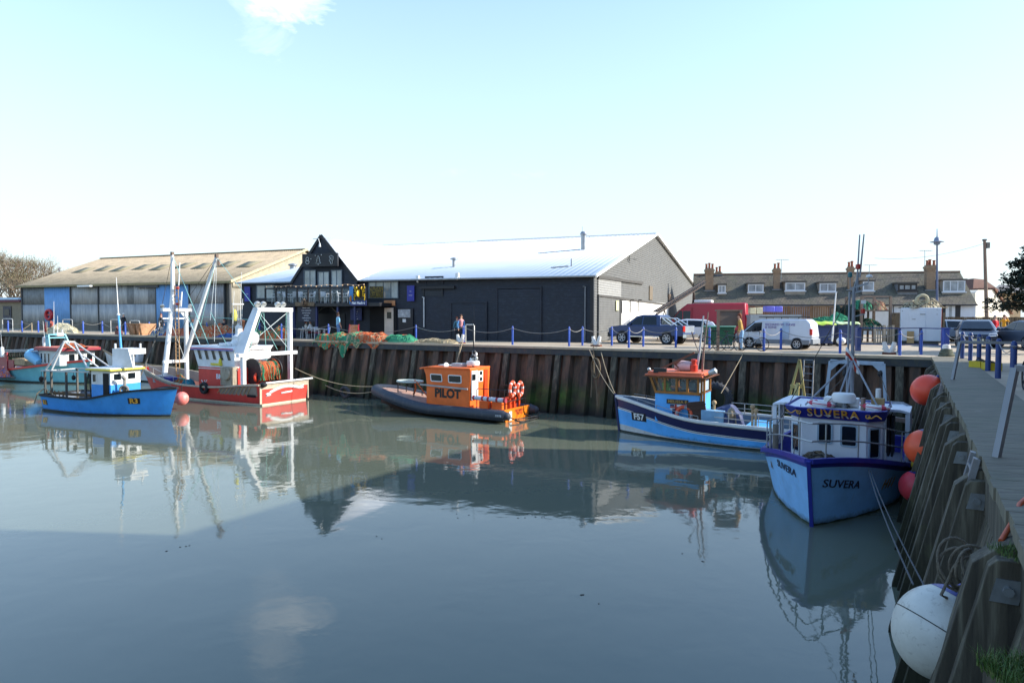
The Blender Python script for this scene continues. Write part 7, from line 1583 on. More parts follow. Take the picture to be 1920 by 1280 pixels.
# white van
uv=V((-.80,.60,0)); vc=P(1456,593,36.0); vc.z=QZ
wv=thing('white_van','small white trade van with lettering and roof rack facing left','van',vc,atan2(uv.y,uv.x))
VW=mat('van_white','#cdd2da',.3,var=.03,coat=.5,dirt='#9ea5ac',da=.15)
o,hw=carbody(wv,[(-2.25,.35),(2.15,.3),(2.3,.5),(2.25,.85),(1.75,1.02),(1.05,1.62),(.7,1.74),(-1.95,1.76),(-2.2,1.5),(-2.3,.8)],1.86,.95,1.78,.13,VW,bev=.08)
sidewin(wv,hw,[[(1.62,1.04),(1.08,1.52),(.62,1.56),(.62,1.02)]])
b=B(); b.prism([(1.75,.74,1.06),(1.75,-.74,1.06),(1.1,-.66,1.6),(1.1,.66,1.6)],(.04,0,.03)); b.build('windscreen',CARG,wv)
b=B(); b.bb((-2.15,hw(.5)-.0,.3),(2.1,hw(.5)+.02,.56)); b.build('sill_trim',mat('van_grey_trim','#7c8288',.6),wv)
b=B(); b.bb((-2.36,-.9,.32),(-2.2,.9,.62)); b.build('rear_bumper',mat('van_grey_trim'),wv,bev=.03); b=B(); b.bb((-2.3,.76,.85),(-2.16,.935,1.2)); b.build('tail_light',LAMPR,wv,bev=.02)
sidewin(wv,hw,[[(-1.0,.6),(-.6,.6),(-.6,.95),(-1.0,.95)],[(-1.0,.95),(-.6,.95),(-.6,1.6),(-1.0,1.6)]],mt=mat('faded_panel','#a9bccf',.4),o=.004,nm='grey_band',sides=(1,))
for i,(tx,zz,sz) in enumerate((('RICHARD W. DAVIS',1.43,.185),('& SONS',1.27,.185))):
    b=B(); b.text(tx,lambda X,Y,Z,zz=zz:V((.42-X,hw(zz)+.014+Z,zz+Y)),sz,.003,align='LEFT',bold=.004,sp=1.08); b.build('lettering',mat('van_lettering','#7d6fa5',.5),wv)
b=B()
for x in(.4,-.5,-1.5): b.bar((x,-.75,1.84),(x,.75,1.84),.05,.04); b.tube((x,.72,1.76),(x,.72,1.84),.02); b.tube((x,-.72,1.76),(x,-.72,1.84),.02)
b.bar((.9,.55,1.88),(-1.9,.55,1.88),.05,.05); b.bar((.9,-.3,1.88),(-1.9,-.3,1.88),.05,.05); b.build('roof_rack',BUMP,wv)
b=B(); b.box((1.1,1.0,1.12),(.14,.2,.22)); b.build('mirror',BUMP,wv,bev=.03); b=B(); b.bb((2.1,.5,.62),(2.27,.88,.85)); b.build('headlight',LAMPW,wv)
wv.scale=(.85,.85,.88)
arch(wv,hw,(1.35,-1.45),.32)
for x in(1.35,-1.45):
    for y in(.86,-.86): wheel(wv,x,y,.32,.2)
tag(B().box((0,0,.15),(.5,.4,.3)).box((.5,.1,.15),(.4,.4,.3)).build('blue_crates',mat('lilac_crate','#6f6fc9',.5),bev=.03),'two blue plastic tubs carried on the van roof rack','tub'); bpy.data.objects['blue_crates'].location=vc+uv*.4+V((0,0,1.92))
# hatchback cars
def hatch(label,mt,loc,rz,name='parked_car'):
    t=thing(name,label,'car',loc,rz)
    o,hw=carbody(t,[(-2.0,.35),(2.0,.3),(2.12,.5),(2.05,.75),(1.2,.95),(-1.9,.98),(-2.1,.85),(-2.1,.45)],1.76,.9,1.5,.24,mt)
    o,hw2=carbody(t,[(1.25,.93),(.4,1.42),(-.1,1.5),(-1.3,1.46),(-1.75,1.3),(-2.02,.95)],1.74,.9,1.5,.24,mt,'cabin')
    sidewin(t,hw2,[[(.95,.98),(.35,1.36),(-.1,1.4),(-.1,.98)],[(-.18,.98),(-.18,1.4),(-1.15,1.38),(-1.45,.98)]])
    b=B(); b.prism([(1.2,.72,1.0),(1.2,-.72,1.0),(.42,-.58,1.40),(.42,.58,1.40)],(.035,0,.03)); b.build('windscreen',CARG,t)
    b=B(); b.prism([(-1.97,.66,1.05),(-1.97,-.66,1.05),(-1.72,-.58,1.33),(-1.72,.58,1.33)],(-.03,0,.02)); b.build('rear_window',CARG,t)
    for s in(1,-1):
        b=B(); b.prism([(2.1,s*.45,.62),(2.1,s*.8,.64),(1.85,s*.86,.8),(1.95,s*.5,.76)],(.03,0,.03)); b.build('headlight',LAMPW,t)
        b=B(); b.bb((-2.13,s*.6,.8),(-2.02,s*.86,1.02)); b.build('tail_light',LAMPR,t); b=B(); b.box((.85,s*.98,1.0),(.13,.18,.13)); b.build('mirror',mt,t,bev=.03)
    b=B(); b.bb((2.06,-.55,.35),(2.15,.55,.55)); b.build('grille',BUMP,t); b=B(); b.bb((2.15,-.26,.4),(2.165,.26,.5)); b.build('number_plate',PLY,t); b=B(); b.bb((-2.13,-.26,.6),(-2.115,.26,.7)); b.build('number_plate',PLY,t)
    arch(t,hw,(1.3,-1.25),.31)
    for x in(1.3,-1.25):
        for y in(.81,-.81): wheel(t,x,y,.31,.2)
    return t
def gz(px,D): p=P(px,593,D); p.z=QZ; return p
hatch('dark blue-grey car parked facing the camera behind the blue bollards',mat('car_slate','#2c3545',.35,var=.04),gz(1830,38.5),radians(-121))
hatch('silver-blue car parked behind the dark car, only its roof showing',mat('car_silver_blue','#6c8296',.35,var=.04),gz(1834,43.5),radians(-118))
hatch('pale silver car with its tail just right of the white container',mat('car_silver','#98a6b4',.35,var=.04),gz(1762,46.5),radians(170))
hatch('grey car at the right edge with an oval sign on its tail',mat('car_grey','#525c6c',.35,var=.04),gz(1932,37),radians(80))
hatch('red car at the right edge behind the grey car',mat('car_red','#b52a33',.35,var=.04),gz(1935,45),radians(175))
hatch('white car mostly hidden behind the blue pickup',mat('car_white','#c9ced4',.25,coat=.6,var=.03),gz(1285,45.5),radians(165))
# ------------------------------------------------------------ people
SKIN=mat('skin','#c99a7f',.6,var=.05); HAIRB=mat('hair_brown','#4a3226',.8); HAIRG=mat('hair_grey','#a8a29a',.8); HAIRR=mat('hair_red','#7d3f25',.8); HAIRK=mat('hair_dark','#1f1916',.8); SHOE=mat('shoe','#2a2624',.7)
def person(label,loc,rz,top,legs,hair,sc=1.0,pose='stand',armup=False,hat=None,group=None,sleeve=None,lean=0):
    """one continuous skinned body; x forward"""
    import bmesh
    if pose=='sit': hip=.47; 
    else: hip=.92
    J={}; E_=[]
    def j(n,p,r,par=None,mi=0):
        J[n]=(V(p),r,mi); 
        if par: E_.append((par,n))
    L=lean
    j('pelvis',(0,0,hip),(.15,.12)); j('waist',(L*.3,0,hip+.16),(.135,.11),'pelvis',1); j('chest',(L*.75,0,hip+.38),(.165,.12),'waist',1); j('collar',(L,0,hip+.52),(.10,.09),'chest',1); j('neck',(L*1.05+.01,0,hip+.60),(.052,.052),'collar',0); j('head',(L*1.1+.02,0,hip+.70),(.078,.085),'neck',0); j('crown',(L*1.1+.015,0,hip+.80),(.07,.075),'head',0)
    for s,sn in((1,'l'),(-1,'r')):
        j('sh'+sn,(L,s*.18,hip+.47),(.062,.062),'collar',1)
        if armup: el=(L+.16,s*.24,hip+.40); wr=(L+.26,s*.09,hip+.66)
        elif pose=='sit': el=(L+.10,s*.22,hip+.22); wr=(L+.33,s*.13,hip+.22)
        else: el=(L*.7+.0,s*.25,hip+.20); wr=(L*.6+.08,s*.24,hip-.04)
        j('el'+sn,el,(.045,.045),'sh'+sn,3); j('wr'+sn,wr,(.032,.028),'el'+sn,3 if sleeve else 0)
        d=(V(wr)-V(el)).normalized(); side=V((0,1,0)) if abs(d.y)<.8 else V((1,0,0)); pal=V(wr)+d*.07
        j('pm'+sn,pal,(.034,.02),'wr'+sn,0)
        for k,(o,ln) in enumerate(((-.026,.07),(-.009,.08),(.009,.076),(.026,.06))):
            j('f%d%s'%(k,sn),pal+d*ln*.55+side*o+V((0,0,.0)),(.009,.009),'pm'+sn,0); j('g%d%s'%(k,sn),pal+d*ln+side*o*1.1+V((.015,0,-.005)),(.008,.008),'f%d%s'%(k,sn),0)
        j('th'+sn,V(wr)+d*.05+V((.04,0,.01)),(.011,.011),'wr'+sn,0)
        if pose=='sit': kn=(.42,s*.11,hip+.02); an=(.45,s*.11,.09)
        elif pose=='walk': kn=(.16*s,s*.09,.5); an=(.22*s-.06,s*.09,.09)
        else: kn=(.03,s*.10,.50); an=(.0,s*.10,.09)
        j('hp'+sn,(0,s*.09,hip-.04),(.105,.095),'pelvis',2); j('kn'+sn,kn,(.062,.062),'hp'+sn,2); j('an'+sn,an,(.042,.042),'kn'+sn,2); j('ft'+sn,(an[0]+.13,an[1],.045),(.04,.03),'an'+sn,4)
    names=list(J); idx={n:i for i,n in enumerate(names)}
    me=bpy.data.meshes.new('body'); me.from_pydata([tuple(J[n][0]) for n in names],[(idx[a],idx[c]) for a,c in E_],[]); ob=bpy.data.objects.new('tmp',me); COL.objects.link(ob)
    sk=ob.modifiers.new('sk','SKIN'); sk.use_smooth_shade=True
    for i,n in enumerate(names): me.skin_vertices[0].data[i].radius=J[n][1]; me.skin_vertices[0].data[i].use_root=(n=='pelvis')
    su=ob.modifiers.new('su','SUBSURF'); su.levels=1; su.render_levels=1
    dg=bpy.context.evaluated_depsgraph_get(); m2=bpy.data.meshes.new_from_object(ob.evaluated_get(dg)); bpy.data.objects.remove(ob)
    mats_=[SKIN,top,legs,sleeve or top,SHOE]
    m2.materials.clear()
    for q in mats_: m2.materials.append(q)
    segs=[(J[a][0],J[c][0],J[c][2]) for a,c in E_]
    for f in m2.polygons:
        c=f.center; best=9;bm_=0
        for a,b_,mi in segs:
            ab=b_-a; t=max(0,min(1,(c-a).dot(ab)/max(1e-9,ab.length_squared))); dd=(c-(a+ab*t)).length
            if dd<best: best=dd;bm_=mi
        if c.z<hip-.0 and bm_==1: bm_=2
        f.material_index=bm_; f.use_smooth=True
    o=bpy.data.objects.new('person',m2); COL.objects.link(o); o.location=loc; o.rotation_euler=(0,0,rz); o.scale=(sc,sc,sc)
    MW[o.name]=Matrix.Identity(4); tag(o,label,'person',group)
    hc=J['crown'][0]; hd=J['head'][0]
    b=B(); b.ell(hc+V((-.02,0,-.0)),(.098,.09,.085),12,8)
    if hair is HAIRR or hair is HAIRB: b.ell(hc+V((-.055,0,-.09)),(.06,.085,.11),10,7)
    b.build('hair',hair,o)
    b=B(); b.ell(hd+V((.088,0,.005)),(.018,.012,.02),8,5)
    for s in(1,-1): b.ell(hd+V((.0,s*.085,.0)),(.02,.012,.028),8,5)
    b.build('face_features',SKIN,o)
    b=B()
    for s in(1,-1): b.ell(hd+V((.076,s*.03,.03)),(.01,.012,.008),6,4)
    b.bar(hd+V((.08,-.022,-.04)),hd+V((.08,.022,-.04)),.008,.006); b.build('eyes_and_mouth',HAIRK,o)
    if hat: B().lathe([(.11,0),(.1,.06),(.02,.1)],hc+V((0,0,.03)),n=12).build('hat',hat,o)
    return o
def cl(n,c): return mat('cloth_'+n,c,.85,var=.1,sc=8)
JEAN=cl('jeans','#5f83ad'); DARK=cl('dark','#22242b'); WHC=cl('cream','#d9d2c6')
def gl(px,py): return G(px,py)
person('person in dark coat with white cap walking on the quay beside the grey shed',gl(232,621.5),radians(80),DARK,DARK,HAIRG,1.0,'walk',hat=WHITEP,sleeve=DARK)
person('person in light blue shirt standing behind the net pile by the market',gz(634,47.5),radians(35),cl('light_blue','#8fc4dc'),JEAN,HAIRB,1.06,'stand')
person('person with red and white vest and blue sleeves walking by the black hall',gl(864.5,640.5),radians(-60),cl('red_white','#c98a8d'),DARK,HAIRB,.98,'walk',sleeve=cl('mid_blue','#5a93c9'))
person('shorter person half hidden behind the one in the red and white vest',gz(857,46.2),radians(-70),cl('teal_coat','#51808f'),DARK,HAIRR,.9,'stand',sleeve=cl('teal_coat','#51808f'))
person('person in yellow top and pale jeans leaning beside the notice board',gl(1390,657),radians(170),cl('mustard','#b8914a'),cl('pale_jeans','#86b0d6'),HAIRR,1.02,'stand',lean=.10,sleeve=cl('mustard','#b8914a'))
person('person in bright red shirt and beige trousers between the parked cars',gz(1866,44),radians(-80),cl('bright_red','#d6303a'),cl('beige','#b3a184'),HAIRG,1.0,'stand')
person('person in yellow jacket holding up a camera between the parked cars',gz(1883,48),radians(-110),cl('yellow_jacket','#d39a24'),cl('denim_grey','#7c8ca3'),HAIRK,1.02,'stand',armup=True,sleeve=cl('yellow_jacket','#d39a24'))
person('person in dark clothes behind the masts of the red trawler',gz(302,61),radians(-20),DARK,DARK,HAIRR,1.0,'stand',sleeve=DARK)
person('person in turquoise top behind the orange nets on the quay',gz(361,59),radians(-60),cl('turquoise','#4fb9cc'),DARK,HAIRR,.95,'sit')
# cafe on the quay
def seat(px,D,rz,label,top,hair,k):
    p=gz(px,D); person(label,p,rz,top,DARK,hair,1.0,'sit',sleeve=top)
    c=dup(rc0,p-V((cos(rz),sin(rz),0))*.02,rz-pi/2+pi,'white cafe chair with red seat under '+k); return c
rc0=make_chair('white cafe chair with red seat, empty, left of the white table','red seated chairs of the quayside cafe',True); rc0['label']='white cafe chair with red seat under the left of two cream dressed people'
def redchair(loc,rz,label,f=[True]):
    if f[0]: f[0]=False; put(rc0,loc,rz); rc0['label']=label; return rc0
    return dup(rc0,loc,rz,label)
for px,D,rz,lb,top,hr,cl_ in ((574,50,radians(20),'person in cream top with red hair sitting at the cafe, left of a pair',WHC,HAIRR,'white cafe chair with red seat used by the cream dressed person with red hair'),
    (582,49.6,radians(170),'person in white top with grey hair sitting at the cafe, right of a pair',cl('white','#e2ded8'),HAIRG,'white cafe chair with red seat used by the white dressed person with grey hair'),
    (420,57,radians(-60),'person in black top sitting at the cafe behind the white wheelhouse',DARK,HAIRR,'cafe chair with red seat of the person in black behind the wheelhouse'),
    (448,56,radians(-120),'bald person in white sitting at the cafe behind the trawler aerials',WHC,HAIRG,'cafe chair with red seat of the bald person in white'),
    (461,55.5,radians(-100),'person in navy top sitting at the cafe beside the gantry',cl('navy','#1f2742'),HAIRB,'cafe chair with red seat of the person in navy'),
    (493,54,radians(-100),'person in pink top sitting seen through the white gantry',cl('pink','#b5607a'),HAIRB,'cafe chair with red seat of the person in pink')):
    p=gz(px,D); person(lb,p,rz,top,DARK,hr,1.0,'sit',sleeve=top); redchair(p,rz+pi/2,cl_)
for px,D,rz,lb in((597,48.5,1.2,'empty white cafe chair with red seat, left of the small white table'),(612,48.2,-1.2,'empty white cafe chair with red seat, right of the small white table')): redchair(gz(px,D),rz,lb)
ct0=make_table('white round cafe table between the two empty chairs','white tables of the quayside cafe'); put(ct0,gz(604,48.4))
dup(ct0,gz(570,49.2),0,'white round cafe table at the pair in cream clothes'); dup(ct0,gz(430,56.3),0,'white round cafe table behind the trawler wheelhouse'); dup(ct0,gz(478,54.5),0,'white round cafe table seen through the white gantry')
# A-board
ab=thing('a_board','red framed sandwich board with an orange poster beside the nets','sign',gz(664,45.6),radians(-15)); RF_=mat('a_board_red','#b5303a',.5)
b=B(); b.bar((0,-.3,0),(0,0,1.05),.62,.03,up=(0,1,0)); b.build('front_panel',mat('orange_poster','#cf7a35',.5,var=.4,sc=5,dirt='#5577a8',da=.6,ds=(1,1,1)),ab); b=B(); b.bar((0,.3,0),(0,0,1.05),.62,.03,up=(0,1,0)); b.build('rear_panel',RF_,ab)
b=B(); b.bar((-.33,-.3,0),(-.33,0,1.08),.05,.05); b.bar((.33,-.3,0),(.33,0,1.08),.05,.05); b.prism([(-.36,-.3,0),(-.36,.3,0),(-.36,0,1.05)],(.02,0,0)); b.build('frame',RF_,ab)
# ------------------------------------------------------------ bollards and chains along the far quay
BB=mat('bollard_blue','#2a50a8',.45,var=.08,dirt='#1d2a63',da=.2); CHN=mat('chain_grey','#8d8b86',.6,.3)
bol=thing('bollard','blue steel bollard on the far quay edge','bollard',(0,0,0),0,'blue bollards along the far quay')
B().lathe([(.06,0),(.06,1.0),(.045,1.04),(.03,1.09),(.001,1.10)],n=10).build('post',BB,bol); B().torus((0,0,.95),.075,.014,(0,0,1),12,5).build('ring',CHN,bol)
bases=[(3,622.3,1),(41,622.8,1),(72,623,1),(156,625,1),(192,624,1),(235,627,0),(280,627.5,0),(388,630,0),(487,633,0),(527,636,1),(616,637,1),(780,641,1),(869,643.5,1),(961,646.5,1),(1067,649,1),(1092,647.5,0),(1147,647.5,1),(1179,652,1),(1206,649.5,1),(1267,651,1),(1330,653,1),(1432,658.5,1),(1464,655,0),(1575,663,1),(1687,667,1),(1727,665,1)]
def edge_y(px): return 592+ (px+970)*.0274+ 3.2
lab=['leftmost','second from the left','third from the left']
pv=None
for i,(px,py,c) in enumerate(bases):
    p=G(px,py); 
    # keep every post on the deck
    d=(p-CQ).dot(-NF); 
    if d<.35: p=p-NF*(.35-d)
    lb='blue steel bollard on the far quay edge'
    if i==0: put(bol,p); bol.scale=(1.25,1.25,1); 
    else: dup(bol,p,0,lb,scale=(1.25,1.25,1) if i<6 else (1,1,1))
    if pv is not None and (p-pv).length<14 and px not in(388,487,1330,1432):
        o=B().rope(pv+V((0,0,.97)),p+V((0,0,.97)),.09*(p-pv).length/2+.12,.016,12).build('chain',CHN); tag(o,'grey chain hanging between two blue bollards on the far quay','chain','chains between the far bollards')
    pv=p
for o in list(bpy.data.objects):
    pass
# tubular hoops
HP=mat('hoop_grey','#b5b5b0',.5,.2)
for i,(px0,px1,py,yt) in enumerate(((5,24,622,599),(118,136,622,600),(208,226,624,600),(244,262,626,602),(299,318,628,603),(873,889,642,608))):
    a=G(px0,py);c=G(px1,py+.6); d0=(a-CQ).dot(-NF); 
    h_=(py-yt)/(py-592)*1.7*.97
    b=B(); b.path([a,a+V((0,0,h_-.08)),a.lerp(c,.08)+V((0,0,h_)),a.lerp(c,.92)+V((0,0,h_)),c+V((0,0,h_-.08)),c],.04,8); o=b.build('ladder_hoop',HP)
    tag(o,['pale tube hoop beside the leftmost bollard','pale tube hoop in front of the blue shed door','pale tube hoop right of the dark coated person','pale tube hoop left of the rusty skips','pale tube hoop behind the tall trawler mast','pale tube hoop next to the walkers by the black hall'][i],'handrail')
# white staghorn bollards
SG=mat('staghorn_white','#d6d6d2',.5,dirt='#8a7d6a',da=.3)
for i,(px,py) in enumerate(((863,644),(1118,649),(1667,664))):
    p=G(px,py); t=thing('mooring_horn',['white twin horn mooring post with pale rope near the walkers','white twin horn mooring post below the corner of the black hall','white twin horn mooring post in front of the white container'][i],'mooring post',p,radians(-29))
    b=B(); b.box((0,0,.04),(.55,.35,.08)); b.build('base_plate',mat('rust'),t)
    b=B()
    for s in(-1,1): b.path([(0,0,.05),(s*.1,0,.15),(s*.18,0,.42),(s*.2,0,.55)],[.14,.12,.1,.085],10); b.path([(s*.14,0,.3),(s*.28,0,.22)],[.05,.04],8)
    b.build('horns',SG,t)
for px,py in((1116,650),(1111,652)):
    pass
B().rope(G(868,646)+V((0,0,.2)),G(868,646)+NF*.9+V((0,0,-1.4)),.02,.03).rope(G(864,646)+V((0,0,.2)),G(864,646)+NF*.8+V((0,0,-2.4)),.05,.02).build('x',ROPEM)
tag(bpy.data.objects['x'],'pale ropes hanging down the wall from the horn near the walkers','rope'); bpy.data.objects['x'].name='hanging_rope'
b=B()
for px,py1,D in ((1108,745,34.2),(1114,700,34.5),(1120,760,34)): b.rope(P(1113,650,35.8),P(px,py1,D),-.05,.03)
b.torus(P(1117,690,34.6),.5,.05,(1,.3,0),20,6); tag(b.build('hanging_rope',mat('rope_brown','#6a5b45',.9)),'heavy brown rope looped down the wall beside the light blue boat','rope')
# nets along the edge
def ng(px,py,off=.55):
    p=G(px,py); d=(p-CQ).dot(-NF); return p-NF*(off-d)
ERZ=atan2(-DF.y,-DF.x)
netpile('net_heap','cream coloured net heap on the quay in front of the grey shed','net',ng(171,623,1.0),(4.6,1.8),1.15,[NC],41,ERZ,strands=60)
netpile('net_heap','green and orange net hanging over the quay edge, left end of the long pile','net',ng(598,640,.45),(3.2,2.0),.7,[NG,NO,NG],42,ERZ,drape=(-.55,1.6),strands=80)
netpile('net_heap','green net bag bulging over the edge in the middle of the long pile','net',ng(640,641,.4),(2.0,2.0),.8,[NG,NT_,NG],43,ERZ,drape=(-.52,1.6),strands=70)
netpile('net_heap','orange net heap, highest part of the long pile on the quay edge','net',ng(676,641,.7),(3.6,2.2),.9,[NO,NO,NT_],44,ERZ,drape=(-.8,1.4),strands=120)
netpile('net_heap','low tan and orange net strip right of the orange heap','net',ng(712,642,.6),(2.6,1.2),.35,[NT_,NO],45,ERZ,strands=60)
netpile('net_heap','smooth bright green net mound on the quay edge','net',ng(741,642,.7),(2.6,1.4),.72,[NG],46,ERZ,strands=40)
netpile('net_heap','small orange net behind the bright green mound','net',ng(766,640,1.6),(1.9,1.1),.55,[NO],47,ERZ,strands=40)
netpile('rope_heap','tan ropes and coils between the green mound and the white horn','rope',ng(808,644,.6),(3.2,1.1),.38,[ROPEM,NT_],48,ERZ,strands=80)
netpile('net_heap','salmon net heap behind the trawler masts','net',ng(322,630,1.2),(2.4,1.6),1.05,[NP,NO],49,ERZ)
netpile('net_heap','brown and orange net heap behind the leaning boom','net',ng(382,632,1.3),(4.2,1.9),1.3,[NO,NT_,NO],50,ERZ,strands=90)
netpile('net_heap','low blue net strip along the edge behind the wheelhouse','net',ng(418,634,.7),(4.2,1.0),.42,[NB],51,ERZ,strands=60)
netpile('net_heap','bright orange net heap seen between the gantry and the wheelhouse','net',ng(482,636,1.1),(2.7,1.7),1.1,[NO,NO,NG],52,ERZ,strands=90)
netpile('net_heap','green net heap low beside the radar of the trawler','net',ng(455,635,1.0),(2.4,1.3),.8,[NG,NT_],53,ERZ)
netpile('net_heap','pale tarpaulin bundle with ropes left of the salmon nets','net',ng(300,629,1.0),(1.5,1.2),.8,[NC,NB],54,ERZ)
for i,(px,lbl) in enumerate(((262,'rusty open steel skip, left of a pair on the quay'),(280,'rusty open steel skip, right of a pair on the quay'))):
    p=ng(px,628,1.0); t=thing('rusty_skip',lbl,'skip',p,ERZ); b=B(); w_=.62; h_=.95; T=mat('rusty_tan','#b08560',.8,var=.2,sc=2,dirt='#7a4128',da=.6,ds=(1,1,1))
    b.add([(-w_*.75,-.45,0),(w_*.75,-.45,0),(w_,-.7,h_),(-w_,-.7,h_),(-w_*.75,.45,0),(w_*.75,.45,0),(w_,.7,h_),(-w_,.7,h_)],[(0,1,2,3),(5,4,7,6),(1,5,6,2),(4,0,3,7),(0,4,5,1)]); b.build('body',T,t,solid=.05)
    b=B(); b.bar((-w_,-.72,h_),(w_,-.72,h_),.08,.08); b.bar((-w_*.5,-.6,.05),(-w_*.7,-.72,h_),.07,.06); b.bar((w_*.5,-.6,.05),(w_*.7,-.72,h_),.07,.06); b.build('rib',T,t)
for i,(px,py,c,lb) in enumerate(((147,623,'#9a4a3c','small reddish machine beside the cream net heap'),(236,627,'#6a3a34','small dark red winch at the quay edge'))):
    p=ng(px,py,.7); t=thing('winch',lb,'winch',p,ERZ); b=B(); b.bb((-.25,-.2,0),(.25,.2,.35)); b.bb((-.18,-.1,.35),(-.1,.1,1.1 if i==0 else .6)); b.bb((.1,-.1,.35),(.18,.1,1.0 if i==0 else .6)); b.build('frame',mat('winch%d'%i,c,.7),t,bev=.02); B().lathe([(.18,-.12),(.1,-.1),(.1,.1),(.18,.12)],(0,0,.55),(1,0,0),14).build('drum',mat('winch%d'%i),t)
for i,(px,lb) in enumerate(((16,'sagging rope from the bollard to a short post'),)):
    a=G(35,622)+V((0,0,.1));c=G(60,622)+V((0,0,.85)); b=B(); b.rope(a,c,.1,.035); b.tube(G(60,622),c,.04); tag(b.build('short_post',ROPEM),'pale rope rising to a short pale post left of the shed','rope post')
# notice board, bikes and dumpster
nb=thing('notice_board','brown notice board on two posts seen from behind near the white van','notice board',G(1363,657)); a=P(1342,658,34.3);c=P(1387,659,34.0); z0=P(1363,611,34).z;z1=P(1363,583,34).z
b=B(); b.bb((a.x,34.0,z0),(c.x,34.06,z1)); b.build('board',mat('board_brown','#6d6258',.7),nb,w=True); b=B(); b.bb((a.x-.1,33.96,z1),(c.x+.1,34.2,z1+.07)); b.build('board_cap',mat('pole_wood'),nb,w=True)
for q in(a,c): b=B(); b.bb((q.x-.06,33.9,QZ),(q.x+.06,34.02,z1)); b.build('post',mat('pole_wood'),nb,w=True)
def bicycle(label,loc,rz,col):
    t=thing('bicycle',label,'bicycle',loc,rz,'parked bicycles'); M_=mat('bike_'+col[0],col[1],.35); BK=mat('black_tube')
    for x in(-.52,.52):
        b=B(); b.torus((x,0,.34),.32,.018,(0,1,0),28,6); w_=b.build('wheel',TYRE,t)
        b=B(); 
        for k in range(12): a=k*pi/6; b.tube((x,0,.34),(x+.31*cos(a),0,.34+.31*sin(a)),.003,n=3)
        b.build('spokes',GALV,w_)
    b=B(); f=[(.42,0,.72),(-.12,0,.80),(-.05,0,.30),(.38,0,.62)]; b.path(f+[f[0]],.018,6); b.tube((-.12,0,.8),(-.52,0,.34),.012,n=5); b.tube((-.05,0,.3),(-.52,0,.34),.012,n=5); b.path([(.40,0,.78),(.42,0,.66),(.52,0,.34)],.015,6); b.tube((-.12,0,.8),(-.15,0,.95),.014,n=5); b.build('frame',M_,t)
    b=B(); b.bar((-.28,0,.97),(-.02,0,.97),.12,.05); b.build('saddle',BK,t); b=B(); b.path([(.33,-.24,.98),(.42,-.2,.96),(.40,0,.92),(.42,.2,.96),(.33,.24,.98)],.014,6); b.tube((.4,0,.92),(.4,0,.78),.014); b.build('handlebar',BK,t)
    b=B(); b.torus((-.05,0,.3),.1,.01,(0,1,0),16,4); b.bar((-.05,.06,.3),(.05,.08,.16),.02,.02); b.bar((-.05,-.06,.3),(-.15,-.08,.44),.02,.02); b.build('crank',BK,t)
    return t
b1=bicycle('black bicycle left of the notice board posts',G(1345,657.5),radians(-5),('black','#1c1f26'))
bicycle('dark bicycle leaning between the notice board posts',G(1368,658.5),radians(8),('dark','#2c3550'))
bicycle('grey bicycle parked right of the leaning person in yellow',G(1408,658.5),radians(-4),('grey','#9aa0a6'))
bk5=bicycle('dark blue bicycle cut by the right edge of the picture',G(1926,735),radians(60),('navy','#24345f'))
dp_=thing('dumpster','dark green wheeled dumpster behind the notice board','dumpster',gz(1348,36.5)); b=B(); b.add([(-.6,-.45,.15),(.6,-.45,.15),(.7,-.55,1.1),(-.7,-.55,1.1),(-.6,.45,.15),(.6,.45,.15),(.7,.55,1.1),(-.7,.55,1.1)],[(0,1,2,3),(5,4,7,6),(1,5,6,2),(4,0,3,7),(0,4,5,1),(3,2,6,7)]); b.build('body',mat('dumpster_green','#1f5a42',.6),dp_,bev=.03); b=B(); b.bb((-.74,-.6,1.1),(.74,.6,1.18)); b.build('lid',mat('dumpster_lid','#5f9a8a',.6),dp_,bev=.03)
cbx=thing('stacked_boxes','pale boxes stacked behind the white van','box',gz(1416,46)); b=B(); b.box((-.22,0,2.04),(.4,.4,.4)); b.build('box',mat('pale_box','#cfc3a0',.7),cbx,bev=.02); b=B(); b.box((.22,0,2.06),(.4,.4,.44)); b.build('box',mat('pale_box'),cbx,bev=.02); b=B(); b.bb((-.45,-.4,0),(2.95,.5,1.80)); b.build('grey_crate_wall',mat('crate_grey','#8f979c',.6,dirt='#62686c',da=.3),cbx)
# ------------------------------------------------------------ blue railing and right quay bollards
rl=thing('blue_railing','dark blue steel railing in front of the rack and white container','railing',G(1610,660)); BD=mat('rail_navy','#243c70',.45)
pts=[P(1610,593,33.6),P(1687,593,32.3),P(1727,593,33.0),P(1768,593,31.6)]
for p in pts: p.z=QZ
b=B(); zt=.03+ (5.2-(616-593)*33/1280)-QZ
for p,q in zip(pts[:-1],pts[1:]): b.bar(p+V((0,0,zt)),q+V((0,0,zt)),.05,.05); b.bar(p+V((0,0,.35)),q+V((0,0,.35)),.05,.05)
b.build('rail',BD,rl,w=True)
for k,p in enumerate(pts[:3]): b=B(); b.bar(p,p+V((0,0,zt+.02)),.1 if k!=0 else .2,.1 if k!=0 else .2); b.build('post',BD,rl,w=True)
bp2=thing('blue_pillar','thick square blue pillar at the corner of the quays','pillar',gz(1773.5,30.4)); b=B(); b.bb((-.12,-.12,0),(.12,.12,1.15)); b.build('shaft',mat('pillar_blue','#27489c',.5,dirt='#1d2a6b',da=.3),bp2,bev=.02); b=B(); b.bb((-.14,-.14,1.15),(.14,.14,1.2)); b.build('cap',mat('pillar_blue'),bp2)
cp=thing('white_bollard','short grey-white mooring bollard wrapped in old rope at the corner','bollard',G(1774,668)); b=B(); b.lathe([(.2,0),(.17,.25),(.16,.42),(.13,.5),(.001,.52)],n=16); b.build('post',SG,cp)
b=B()
for k in range(6): b.torus((.03*(k%2),0,.04+.05*k),.27-.02*k,.04,(.05*(k%3),.03,1),18,6)
